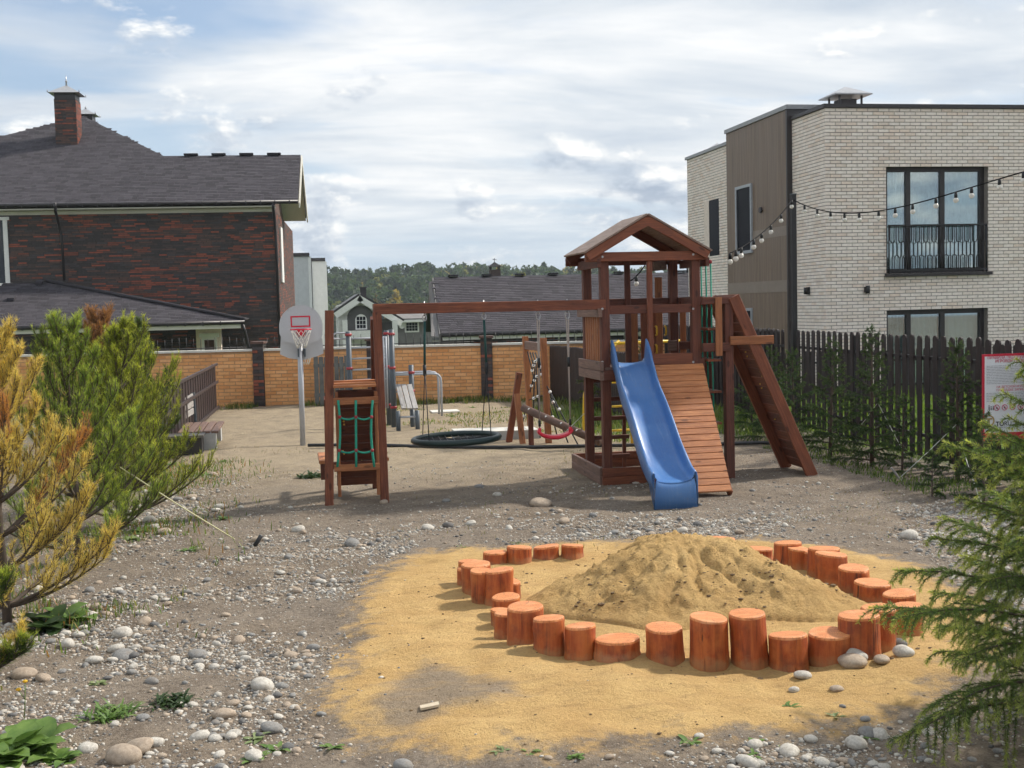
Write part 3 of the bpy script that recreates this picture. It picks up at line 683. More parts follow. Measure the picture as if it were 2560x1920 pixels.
        v = m.build('roof_vent', 'cap_metal', h)
        q = MB()
        for sx in (-0.6, 0.6):
            for sy in (-0.6, 0.6): q.box((c[0]+sx*w-0.02, c[1]+sy*w-0.02, ZT-0.1), (c[0]+sx*w+0.02, c[1]+sy*w+0.02, e-0.03))
        q.box((c[0]-w*0.42, c[1]-w*0.42, ZT-0.1), (c[0]+w*0.42, c[1]+w*0.42, e-0.09)); q.box((c[0]-w*0.75, c[1]-w*0.75, ZT-0.1), (c[0]+w*0.75, c[1]+w*0.75, ZT+0.11))
        q.build('flue', 'parapet_dark', v)
    vent(2113, 217, 258, Yf+1.6, 100); vent(1793, 358, 382, YB-1.5, 46)
    # windows in the street face
    d = 0.17
    for (za, zb2, cur) in ((z0, z1, ['reflection_drape', 'reflection_drape_teal', 'reflection_drape_teal']), (v0, v1, ['reflection_drape_teal', 'reflection_drape', 'reflection_drape'])):
        mu = [wx(2280), wx(2366)]
        f = window_part(h, (w0, za), (w1-0.0, zb2), Yf+d, 'frame_dark', 'pane', mu, 0.115, depth=0.09)
        xs = [w0]+mu+[w1]
        for k in range(3):
            a, b2 = xs[k]+0.08, xs[k+1]-0.08; n = 24; V, F = [], []
            for i in range(n+1):
                u = a+(b2-a)*i/n; yy = Yf+d+0.135+0.02*math.sin(i*1.45)+0.012*math.sin(i*3.1); V += [(u, yy, za+0.05), (u, yy, zb2-0.05)]
            for i in range(n): F.append((2*i, 2*i+2, 2*i+3, 2*i+1))
            MB().mesh(V, F, 0, True).build('reflection_drape', cur[k], h)  # wavy sheet behind the glass, its colour stands in for a reflection
        if za == z0:
            MB().box((w0-0.05, Yf-0.10, za-0.07), (w1+0.06, Yf+d, za)).build('sill', 'frame_dark', h)
            # balcony rail: slim bars with long loops
            zt = wz(563); r = MB(); yr = Yf-0.055; xa, xb = w0+0.02, w1-0.06
            r.box((xa, yr-0.018, zt-0.02), (xb, yr+0.018, zt+0.02)); r.box((xa, yr-0.014, za+0.05), (xb, yr+0.014, za+0.085))
            for q in (xa+0.012, xb-0.012): r.tube([(q, yr, za), (q, yr, zt-0.02)], 0.016, 6)
            n = 12
            for i in range(n):
                x0 = xa+(xb-xa)*(i+0.5)/n; s = (xb-xa)/n*0.30
                if i % 2 == 0 or True:
                    zl = za+0.085+(zt-za)*0.30; zu = zt-(zt-za)*0.36
                    r.tube([(x0-s, yr, zt-0.02), (x0-s, yr, zu+s), (x0-s*0.6, yr, zu+s*0.2), (x0, yr, zu), (x0+s*0.6, yr, zu+s*0.2), (x0+s, yr, zu+s), (x0+s, yr, zt-0.02)], 0.0125, 5)
                    x1 = x0+(xb-xa)/n*0.5
                    if i < n-1: r.tube([(x1-s, yr, za+0.085), (x1-s, yr, zl-s), (x1-s*0.6, yr, zl-s*0.2), (x1, yr, zl), (x1+s*0.6, yr, zl-s*0.2), (x1+s, yr, zl-s), (x1+s, yr, za+0.085)], 0.0125, 5)
                r.tube([(x0, yr, za+0.085), (x0, yr, zu)], 0.011, 5)
                if i < n-1: r.tube([(x1, yr, zl), (x1, yr, zt-0.02)], 0.011, 5)
            r.build('balcony_rail', 'steel_black', h)
    for px, py, side in ((2023, 727, 1), (2165, 724, 0)):
        if side:
            p = PX(px, py, XL); mm = MB().box((XL-0.05, p[1]-0.05, p[2]-0.09), (XL+0.002, p[1]+0.05, p[2]+0.09)); mm.tube([(XL-0.10, p[1]-0.02, p[2]-0.08), (XL-0.10, p[1]-0.02, p[2]+0.08)], 0.045, 10); mm.build('wall_lamp', 'steel_black', h)
        else:
            p = PY(px, py, Yf); mm = MB().box((p[0]-0.05, Yf-0.04, p[2]-0.06), (p[0]+0.05, Yf+0.002, p[2]+0.06)); mm.tube([(p[0], Yf-0.09, p[2]-0.09), (p[0], Yf-0.09, p[2]+0.09)], 0.05, 10); mm.build('wall_lamp', 'steel_black', h)
white_house()

def roof_plane(parent, eave_l, U, pitch_dir, poly, name='roof', tabs=True, focus=None, ind=150, rowh=0.143, soff='paint_cream', tabw=0.33):
    "sloped slab from eave_l along U (unit) and pitch_dir (unit); poly in (u, v)"
    U = np.asarray(U, float); S = np.asarray(pitch_dir, float); N = np.cross(U, S); o = np.asarray(eave_l, float)
    P = [o+U*u+S*v for u, v in poly]; m = MB(); m.prism(P, -N*0.12)
    r = m.build(name, ['gutter_brown'], parent)
    if tabs:
        u0 = min(p[0] for p in poly); u1 = max(p[0] for p in poly); v1 = max(p[1] for p in poly)
        pk = lambda u, v: int(rng.choice(4, p=[.34, .32, .20, .14]))
        courses(r, o+U*u0, U, S, N, u1-u0, v1, tabw, rowh-0.002, 0.002, ['shingle%d' % k for k in range(4)], pk, name='shingle', rest='shingle_field', depth=0.003, tilt=0.009, poly=[(a-u0, b2) for a, b2 in poly], ind=ind, focus=focus, jitter=0.45, gap=0.012, half=0.37)
    return r
def gutter(parent, a, b2, r=0.07, hooks=0.55, mat='gutter_brown'):
    a = np.asarray(a, float); b2 = np.asarray(b2, float); m = MB(); m.tube([a, b2], r, 8)
    g = m.build('gutter', mat, parent); L = np.linalg.norm(b2-a)
    for i in range(int(L/hooks)):
        c = a+(b2-a)*((i+0.5)*hooks/L); MB().box(c-[0.02, 0.085, 0.09], c+[0.02, 0.03, 0.05]).build('hook', mat, g)
    return g

# ---- dark clinker house on the left
def clinker_house():
    a = math.radians(-3.0); U = np.array([math.cos(a), math.sin(a), 0]); D = np.array([-math.sin(a), math.cos(a), 0])   # along the front, away from us
    Yw = 48.0; cr = PY(690, 700, Yw); cr[2] = 0; ZB = -1.7
    zt = PY(690, 520, Yw)[2]; W = 14.5; o = cr-U*W
    h = empty('clinker_house', cr+ZV*ZB, 'dark red brown clinker brick house with grey shingle roof and brick chimney', 'house')
    depth = 14.0
    m = MB(); m.obox(o+ZV*ZB+D*0.012, U*W, D*depth, ZV*(zt-ZB)); m.build('wall', 'mortar_dark', h)
    tones = ['clinker%d' % k for k in range(6)]
    pk = pick_noise([.28, .26, .18, .05, .07, .16], [.13, .17, .20, .24, .17, .09], 0.55, 1.1, 33)
    vis0 = W-(690-(-40))*Yw/FPX
    courses(h, o+U*vis0+ZV*(-0.2)+D*0.012, U, ZV, -D, W-vis0, zt+0.2, 0.40, 0.060, 0.011, tones, pk, ind=200, focus=(7.0, 3.6), depth=0.012, jitter=0.35, half=0.4)
    pk3 = lambda u, v: int(rng.choice(6, p=[.12, .22, .34, .12, .15, .05]))
    courses(h, o+U*W+ZV*(-0.2), D, ZV, U, depth, zt+0.2, 0.40, 0.060, 0.011, tones, pk3, ind=60, focus=(2.5, 3.2), depth=0.012, jitter=0.3, half=0.4)
    MB().obox(o+D*0.25+ZV*(zt-0.02), U*(W-0.1), D*0.25, ZV*0.44).build('light_stop', 'mortar_dark', h)  # added hidden block, stops sun leaking under the open roof onto the eaves
    # main roof: the slope towards us
    ez = PY(745, 500, 47.4); pit = math.radians(30); S = D*math.cos(pit)+ZV*math.sin(pit)
    er = ez.copy(); el = er-U*16.0; n = np.cross(U, S)
    def onplane(x, y):
        d = ray(x, y); t = (er-np.array([0, 0, EYE])).dot(n)/d.dot(n); q = d*t+np.array([0, 0, EYE]); return ((q-el).dot(U), (q-el).dot(S))
    ridge_r = onplane(750, 387); ridge_l = onplane(410, 387); peak = onplane(208, 290); lft = onplane(-60, 356)
    poly = [(lft[0]-1.5, 0), (16.0, 0), (16.0, ridge_r[1]), (ridge_l[0], ridge_r[1]), peak, lft, (lft[0]-1.5, lft[1]-0.6)]
    rf = roof_plane(h, el, U, S, poly, ind=220, focus=(12.5, 2.4), rowh=0.150)
    # back slope of the low ridge with its pale soffit and barge
    rr = el+U*16.0+S*ridge_r[1]; B = D*math.cos(pit)-ZV*math.sin(pit); L = ridge_r[1]
    mb = MB(); mb.prism([rr+ZV*0.002, rr-U*6.0+ZV*0.002, rr-U*6.0+B*L, rr+B*L], -ZV*0.13); mb.build('back_roof', 'gutter_brown', h)
    mb = MB(); mb.prism([rr+U*0.02-ZV*0.02, rr+U*0.02+B*L-ZV*0.02, rr+U*0.02+B*L-ZV*0.32, rr+U*0.02-ZV*0.36, rr+U*0.02-S*L-ZV*0.30, rr+U*0.02-S*L-ZV*0.10], U*0.05); mb.build('barge_board', 'paint_cream', h)
    mb = MB(); mb.prism([rr-U*0.02-ZV*0.20, rr-U*0.02+B*L-ZV*0.20, rr-U*1.25+B*L-ZV*0.20, rr-U*1.25-ZV*0.20], -ZV*0.05); mb.build('soffit', 'paint_cream', h)
    for uu in (-0.5,):   # gable filling
        mb = MB(); g0 = o+U*(W-0.02)+ZV*(zt-0.02); mb.prism([g0+D*0.3, g0+D*(2*L*math.cos(pit)-1.0), g0+D*(L*math.cos(pit)-0.6)+ZV*(L*math.sin(pit)-0.35)], -U*0.3); mb.build('gable', 'clinker2', h)
    # eaves: soffit, gutter, pipes
    mb = MB(); mb.obox(el-ZV*0.24+D*0.06, U*15.1, D*(Yw-47.4+0.1), ZV*0.05); mb.build('soffit', 'paint_cream', h)
    mb = MB(); mb.obox(o+ZV*(zt-0.14)-D*0.03, U*W, D*0.035, ZV*0.14); mb.build('frieze', 'paint_cream', h)
    gutter(h, el-D*0.08-ZV*0.07, er-D*0.08-ZV*0.07, 0.075, 0.55)
    def pipe(pts): MB().tube(pts, 0.055, 8).build('downpipe', 'gutter_brown', h)
    for px, base in ((136, 702), (682, 900)):
        q = PY(px, 503, 47.35); w1 = PY(px+ (16 if px < 300 else 6), 560 if px < 300 else 590, Yw-0.1); w2 = w1.copy(); w2[2] = PY(px, base, Yw-0.1)[2]
        if px < 300: pipe([q-ZV*0.05, q-ZV*0.28+D*0.1, PY(px+3, 530, 47.75), PY(px+18, 592, 47.9), w2+np.array([PY(px+20, 600, 47.9)[0]-w2[0], 0, 0])])
        else: pipe([q-ZV*0.05, q-ZV*0.3+D*0.1, PY(px+4, 540, 47.75), PY(px+8, 600, 47.9), np.array([PY(px+8, 600, 47.9)[0], 47.9, -1.0])])
    # chimney
    c0 = onplane(140, 362); base = el+U*c0[0]+S*c0[1]; cw, cd = 0.86, 0.9; ztp = PY(140, 247, base[1])[2]
    ch = MB().obox(base-ZV*0.6, U*cw, D*cd, ZV*(ztp-base[2]+0.6)).build('chimney', 'mortar_dark', rf)
    courses(h, base-D*0.002-ZV*0.15, U, ZV, -D, cw, ztp-base[2]+0.12, 0.40, 0.060, 0.011, tones, lambda u, v: int(rng.choice(6, p=[.2, .2, .3, .12, .13, .05])), name='chimney_brick', ind=40, focus=(0.4, 1), depth=0.012, jitter=0.3)
    courses(h, base+U*cw+U*0.002-ZV*0.15, D, ZV, U, cd, ztp-base[2]+0.12, 0.40, 0.060, 0.011, tones, lambda u, v: int(rng.choice(6, p=[.05, .1, .2, .35, .3, .0])), name='chimney_brick', ind=30, focus=(0.4, 1), depth=0.012, jitter=0.3)  # redder mix on this side, the sunlit look is put into the bricks
    def cap(c, w, d2, z, hgt, spike):
        m = MB(); k = [c-U*w-D*d2, c+U*w-D*d2, c+U*w+D*d2, c-U*w+D*d2]
        m.mesh([q+ZV*z for q in k]+[c+ZV*(z+hgt)], [(0, 1, 4), (1, 2, 4), (2, 3, 4), (3, 0, 4), (3, 2, 1, 0)])
        m.obox(c-U*w*0.66-D*d2*0.66+ZV*(z-0.25), U*w*1.32, D*d2*1.32, ZV*0.249, 1)
        m.tube([c+ZV*(z+hgt-0.05), c+ZV*(z+hgt+spike)], [0.045, 0.006], 6); m.ball(c+ZV*(z+hgt+spike*0.35), 0.05, 0)
        for q in k: m.tube([q+ZV*z, q+ZV*(z+0.1)], 0.02, 5)
        m.build('chimney_cap', ['cap_metal', 'parapet_dark'], h)
    cc = base+U*cw/2+D*cd/2; cap(cc*np.array([1, 1, 0]), 0.63, 0.63, ztp+0.24, 0.40, 0.42)
    pk_ = el+U*peak[0]+S*peak[1]; q = PY(215, 288, pk_[1]+0.6); cap(np.array([q[0], q[1], 0]), 0.5, 0.5, q[2]-0.02, 0.3, 0.12)
    # ridge vents
    for px in (478, 547, 616, 685):
        p = onplane(px, 387); q = el+U*p[0]+S*ridge_r[1]; MB().obox(q-U*0.28-D*0.12+ZV*0.01, U*0.56, D*0.24, ZV*0.075).build('ridge_vent', 'shingle2', h)
    # white window at the left edge of view
    wl = PY(-20, 550, Yw); wr = PY(10, 550, Yw); z0, z1 = PY(0, 707, Yw)[2], PY(0, 548, Yw)[2]
    m = MB(); m.box((wl[0]-1.2, Yw-0.6-0.03, z0), (wr[0]-0.12, Yw-0.55, z1)); 
    fx = wr[0]; yw = Yw+math.tan(a)*0+ (o+U*(W-(cr[0]-fx)))[1]-Yw
    yy = (o+U*(fx-o[0]))[1]
    m = MB().box((fx-0.16, yy-0.06, z0), (fx, yy+0.02, z1)); m.box((fx-1.6, yy-0.08, z1), (fx+0.08, yy+0.02, z1+0.12)); m.box((fx-1.6, yy-0.10, z0-0.1), (fx+0.10, yy+0.02, z0))
    w = m.build('window_surround', 'paint_white', h); MB().box((fx-1.5, yy-0.03, z0), (fx-0.16, yy+0.0, z1)).build('pane', 'pane_dark', w)
    # slim window on the side wall
    s0 = o+U*(W+0.02)
    MB().obox(s0+D*3.0+ZV*3.3, U*0.06, D*1.3, ZV*2.3).build('window_surround', 'paint_white', h)
    MB().obox(s0+D*3.0+ZV*1.1, U*0.14, D*1.4, ZV*0.25).build('door_hood', 'paint_white', h)
    # porch with hipped roof
    Ye = 43.5; e_l = PY(-60, 801, Ye); e_r = PY(612, 801, Ye); zz = e_r[2]; pp = math.radians(21); S2 = np.array([0, math.cos(pp), math.sin(pp)]); run = (Yw-0.35-Ye)/math.cos(pp)
    e_l[2] = zz; Wp = e_r[0]-e_l[0]
    n2 = np.cross(np.array([1.0, 0, 0]), S2)
    def onp(x, y):
        d = ray(x, y); t = (e_r-np.array([0, 0, EYE])).dot(n2)/d.dot(n2); q = d*t+np.array([0, 0, EYE]); return (q[0]-e_l[0], (q-e_l).dot(S2))
    tl = onp(120, 699); 
    pr = roof_plane(h, e_l, (1, 0, 0), S2, [(0, 0), (Wp, 0), (tl[0], run), (0, run)], name='porch_roof', ind=80, focus=(5.0, 1.6), rowh=0.150)
    hipt = e_l+np.array([1.0, 0, 0])*tl[0]+S2*run
    MB().prism([e_r+ZV*0.02, hipt+ZV*0.02, np.array([e_r[0], Yw-0.2, zz+0.02])], ZV*0.04).build('hip_slope', 'shingle2', h)
    MB().tube([e_r+ZV*0.05, hipt+ZV*0.06], 0.07, 6).build('hip_ridge', 'shingle2', h)
    gutter(h, e_l-np.array([0, 0.08, 0.06]), e_r-np.array([0, 0.08, 0.06]), 0.075, 0.6)
    MB().box((e_l[0], Ye-0.02, zz-0.27), (e_r[0]-0.15, Ye+0.06, zz-0.07)).build('fascia', 'paint_cream', h)
    MB().box((e_l[0], Ye+0.06, zz-0.16), (e_r[0]-0.2, Yw-0.8, zz-0.10)).build('porch_ceiling', 'paint_cream', h)
    MB().tube([e_r-ZV*0.1-np.array([0.1, 0, 0]), PY(613, 830, Ye+0.1), PY(622, 870, Ye+0.25), PY(622, 940, Ye+0.25)], 0.055, 8).build('downpipe', 'gutter_brown', h)
    for px in (28, 105):
        p = onp(px, 752 if px < 60 else 700); q = e_l+np.array([1.0, 0, 0])*p[0]+S2*(p[1] if px < 60 else run*0.93); MB().obox(q-np.array([0.12, 0.1, 0]), np.array([0.24, 0, 0]), S2*0.3, ZV*0.1).build('roof_vent', 'shingle2', h)
    x0, x1 = PY(490, 840, 46)[0], PY(552, 840, 46)[0]
    MB().box((x0, 46.0, ZB), (x1, 46.6, zz-0.1)).build('porch_pillar', 'white_brick4', h)
    x0, x1 = PY(505, 860, 45.9)[0], PY(543, 860, 45.9)[0]; z1 = PY(520, 843, 45.9)[2]
    w = MB().box((x0, 45.8, -0.6), (x1, 45.99, z1)).box((x0-0.08, 45.75, z1), (x1+0.08, 45.99, z1+0.14)).build('window', 'paint_white', h); MB().box((x0+0.1, 45.78, -0.5), (x1-0.1, 45.799, z1-0.1)).build('pane', 'pane_dark', w)
clinker_house()

# ---- long low house behind the wall, centre
def long_house():
    Ye = 44.0; el = PY(1103, 833, Ye); er = el+np.array([17.0, 0, 0]); pit = math.radians(27); S = np.array([0, math.cos(pit), math.sin(pit)]); U = np.array([1.0, 0, 0]); n = np.cross(U, S)
    def onp(x, y):
        d = ray(x, y); t = (el-np.array([0, 0, EYE])).dot(n)/d.dot(n); q = d*t+np.array([0, 0, EYE]); return (q[0]-el[0], (q-el).dot(S))
    run = onp(1085, 693)[1]; h = empty('long_house', (el[0]+6, Ye, -1.7), 'low house with long dark shingle roof and small metal chimney lantern', 'house')
    rl = onp(1085, 693)[0]
    rf = roof_plane(h, el, U, S, [(0, 0), (17, 0), (17, run), (rl, run)], ind=220, focus=(5.0, run*0.5), rowh=0.150)
    top = el+S*run; B = np.array([0, math.cos(pit), -math.sin(pit)])
    MB().prism([top+U*rl-ZV*0.004, top+U*17-ZV*0.004, top+U*17+B*run, top+U*rl+B*run], -ZV*0.12).build('back_roof', 'gutter_brown', h)
    bl = MB(); bl.prism([el-U*0.02-ZV*0.02, el+S*run+U*(rl-0.02)-ZV*0.02, el+S*run+U*(rl-0.02)+B*run, el+S*run+U*(rl-0.02)+B*run-ZV*0.3, el+S*run+U*(rl-0.02)-ZV*0.30, el-U*0.02-ZV*0.32], -U*0.05); bl.build('barge_board', 'stucco_mid', h)
    # deep pale gable overhang seen edge-on
    MB().prism([el-U*0.08-ZV*0.12, top+U*(rl-0.08)-ZV*0.12, top+U*(rl-0.2)-ZV*0.10+B*0.3, el-U*0.36-ZV*0.1+np.array([0, 0.1, 0])], -ZV*0.05).build('gable_soffit', 'stucco_mid', h)
    gutter(h, el-np.array([0, 0.08, 0.07]), er-np.array([0, 0.08, 0.07]), 0.075, 0.6)
    MB().box((el[0]+0.05, Ye+0.0, el[2]-0.27), (er[0], Ye+0.07, el[2]-0.1)).build('fascia', 'paint_white', h)
    zb = -1.7; MB().box((el[0]+0.9, Ye+0.75, zb), (er[0], Ye+8, el[2]-0.02)).build('wall', 'mortar_dark', h)
    tones = ['clinker%d' % k for k in range(6)]
    courses(h, (el[0]+0.9, Ye+0.74, 0.0), U, ZV, (0, -1, 0), 10.5, el[2]-0.1, 0.40, 0.060, 0.011, tones, pick_noise([.2, .2, .3, .1, .1, .1], [.2, .2, .2, .2, .1, .1], .6, 1, 9), ind=60, focus=(3, 0.5), depth=0.012, jitter=0.3)
    for px, w in ((1395, 46), (1560, 60)):
        a, b2 = PY(px, 850, Ye+0.7)[0], PY(px+w, 850, Ye+0.7)[0]; z0, z1 = PY(px, 895, Ye+0.7)[2], PY(px, 838, Ye+0.7)[2]
        window_part(h, (a, z0), (b2, z1), Ye+0.66, 'paint_white', 'pane_dark', [(a+b2)/2], 0.06)
    MB().tube([el-ZV*0.1+U*0.25, PY(1137, 850, Ye+0.5), PY(1139, 900, Ye+0.6)], 0.05, 8).build('downpipe', 'gutter_brown', h)
    for px in (1133, 1217, 1301, 1385, 1470, 1551, 1711):
        p = onp(px, 692); q = el+U*p[0]+S*run; MB().obox(q-U*0.19-np.array([0, 0.12, 0])+ZV*0.01, U*0.38, np.array([0, 0.24, 0]), ZV*0.07).build('ridge_vent', 'shingle2', h)
    # chimney lantern
    Yl = top[1]+0.6; c = PY(1237, 690, Yl); w = 0.21
    m = MB().box((c[0]-w, Yl-w, c[2]-0.5), (c[0]+w, Yl+w, c[2]+0.26)); z = c[2]+0.26
    for sx in (-1, 1):
        for sy in (-1, 1): m.box((c[0]+sx*w*0.8-0.02, Yl+sy*w*0.8-0.02, z), (c[0]+sx*w*0.8+0.02, Yl+sy*w*0.8+0.02, z+0.12), 1)
    k = [(-1, -1), (1, -1), (1, 1), (-1, 1)]; m.mesh([(c[0]+a*w*1.25, Yl+b2*w*1.25, z+0.12) for a, b2 in k]+[(c[0], Yl, z+0.32)], [(0, 1, 4), (1, 2, 4), (2, 3, 4), (3, 0, 4), (3, 2, 1, 0)], 1)
    m.tube([(c[0], Yl, z+0.3), (c[0], Yl, z+0.48)], 0.012, 5, 1); m.tube([(c[0]-0.08, Yl, z+0.42), (c[0]+0.1, Yl, z+0.40)], 0.012, 5, 1)
    m.build('chimney', ['clinker1', 'steel_black'], h)
    # stove pipe
    MB().tube([PY(1719, 690, top[1]), PY(1719, 668, top[1])], 0.05, 6).build('stove_pipe', 'steel_black', h)
long_house()

# ---- grey house with white gable
def gable_house():
    Y = 85.0; f = lambda x, y, d=0: PY(x, y, Y+d)
    zb = -4.0; h = empty('gable_house', (f(900, 800)[0], Y, zb), 'small grey house with white gable boards and arched window', 'house')
    x0, x1 = f(846, 800)[0], f(953, 800)[0]; ap = f(900, 741); zl = f(834, 782)[2]
    MB().prism([(x0, Y, zb), (x1, Y, zb), (x1, Y, zl+0.5), (ap[0], Y, ap[2]-0.3), (x0, Y, zl+0.5)], (0, 5, 0)).build('gable_wall', 'stone_white', h)
    # dark arched recess
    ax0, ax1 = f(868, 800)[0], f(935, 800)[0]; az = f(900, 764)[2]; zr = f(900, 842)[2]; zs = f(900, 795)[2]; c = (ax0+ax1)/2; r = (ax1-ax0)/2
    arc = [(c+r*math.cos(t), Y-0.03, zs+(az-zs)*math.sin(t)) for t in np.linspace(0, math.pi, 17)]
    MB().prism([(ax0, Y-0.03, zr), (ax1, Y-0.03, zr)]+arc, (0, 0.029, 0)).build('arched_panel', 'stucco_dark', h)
    wx0, wx1 = f(888, 800)[0], f(917, 800)[0]; wc = (wx0+wx1)/2; wr = (wx1-wx0)/2; wz0 = f(900, 824)[2]; wzs = f(900, 800)[2]
    arc = [(wc+wr*math.cos(t), Y-0.09, wzs+wr*math.sin(t)) for t in np.linspace(0, math.pi, 13)]
    w = MB().prism([(wx0, Y-0.09, wz0), (wx1, Y-0.09, wz0)]+arc, (0, 0.055, 0)).build('arched_window', 'paint_white', h)
    for i in range(3):
        for j in range(3):
            a = wx0+0.08+(wx1-wx0-0.16)*(i+0.08)/3; b2 = wx0+0.08+(wx1-wx0-0.16)*(i+0.92)/3
            z0 = wz0+0.08+(wzs+wr*0.45-wz0)*(j+0.05)/3; z1 = wz0+0.08+(wzs+wr*0.45-wz0)*(j+0.9)/3
            MB().box((a, Y-0.105, z0), (b2, Y-0.0905, z1)).build('pane', 'pane_dark', w)
    for (ex, ey) in ((834, 783), (1009, 803)):
        e = f(ex, ey, -0.5); t = f(900, 738, -0.5); d = e-t; nrm = np.array([-d[2], 0, d[0]]); nrm = nrm/np.linalg.norm(nrm); nrm = nrm if nrm[2] < 0 else -nrm
        MB().prism([t, e, e+nrm*0.42, t+nrm*0.42], (0, 0.1, 0)).build('barge_board', 'paint_white', h)
        MB().prism([t-nrm*0.14+(0, 0.0, 0), e-nrm*0.14, e, t], (0, 7, 0)).build('roof', 'gutter_brown', h)
    MB().box((f(903, 740)[0], Y+1, f(903, 747)[2]-0.6), (f(918, 740)[0], Y+1.5, f(903, 720)[2])).box((f(901, 740)[0], Y+0.9, f(903, 720)[2]), (f(920, 740)[0], Y+1.6, f(903, 717)[2])).build('chimney', 'gutter_brown', h)
    MB().box((f(868, 800)[0], Y-0.9, f(900, 846)[2]), (f(937, 800)[0], Y-0.05, f(900, 826)[2])).build('balcony', 'paint_white', h)
    for px in (861, 985): MB().box((f(px-6, 800)[0], Y-0.8, zb), (f(px+6, 800)[0], Y-0.3, f(px, 800)[2])).build('column', 'paint_white', h)
    # side wing
    MB().box((f(948, 800)[0], Y+0.3, zb), (f(1080, 800)[0], Y+6, f(1000, 797)[2])).build('wing_wall', 'stucco_mid', h)
    MB().box((f(955, 800)[0], Y+0.27, zb), (f(981, 800)[0], Y+0.299, f(970, 806)[2])).build('doorway', 'stucco_dark', h)
    p = [f(975, 778, 5), f(1075, 776, 5), f(1085, 799, -0.4), f(1000, 801, -0.4)]; MB().prism(p, (0, 0, 0.12)).build('wing_roof', 'stucco_mid', h)
    MB().box((f(1000, 800)[0], Y-0.45, f(1000, 806)[2]), (f(1085, 800)[0], Y-0.39, f(1000, 800)[2])).build('fascia', 'paint_white', h)
    a, b2 = f(1012, 800)[0], f(1048, 800)[0]; z0, z1 = f(1030, 831)[2], f(1030, 803)[2]
    m = MB().box((a, Y+0.22, z0), (b2, Y+0.30, z1)); w = m.build('window', 'paint_white', h)
    for i in range(4):
        for j in range(3):
            if i == 2 and False: continue
            u0 = a+0.1+(b2-a-0.2)*(i+0.06)/4; u1 = a+0.1+(b2-a-0.2)*(i+0.94)/4; q0 = z0+0.1+(z1-z0-0.2)*(j+0.06)/3; q1 = z0+0.1+(z1-z0-0.2)*(j+0.94)/3
            MB().box((u0, Y+0.205, q0), (u1, Y+0.2195, q1)).build('pane', 'pane_dark', w)
    q = f(1004, 812); MB().disc((q[0], Y-0.1, q[2]), (0.5, -1, 0.1), 0.28, 0.05, 14).tube([(q[0], Y-0.08, q[2]), (q[0], Y+0.32, q[2])], 0.03, 6).build('satellite_dish', 'paint_white', h)
    # white parked car in front of it, only its roof line above the wall
gable_house()
def white_blocks():
    Y = 96.0; f = lambda x, y, d=0: PY(x, y, Y+d)
    for k, (xa, xb, yt, d, lab) in enumerate(((660, 772, 641, 0, 'tall pale grey flat roofed house beside the clinker house'), (781, 811, 653, 5, 'white flat roofed house standing before the forest'))):
        x0, x1, zt = f(xa, 700, d)[0], f(xb, 700, d)[0], f(xb, yt, d)[2]; zb = -5
        h = empty('flat_roof_house', ((x0+x1)/2, Y+d, zb), lab, 'house')
        MB().box((x0, Y+d, zb), (x1, Y+d+9, zt)).build('wall', 'stucco_grey' if k == 0 else 'stucco_white', h)
        MB().box((x0-0.1, Y+d-0.1, zt), (x1+0.12, Y+d+9.1, zt+0.28)).build('parapet', 'parapet_dark', h)
        MB().box((x1, Y+d-0.02, zb), (x1+0.22, Y+d+5, zt-0.02)).build('corner_pier', 'stucco_white', h)
        if k == 0: MB().box((x1+0.21, Y+d+0.5, zb), (x1+0.24, Y+d+2.5, zt-3.2)).build('window', 'pane_dark', h)
white_blocks()

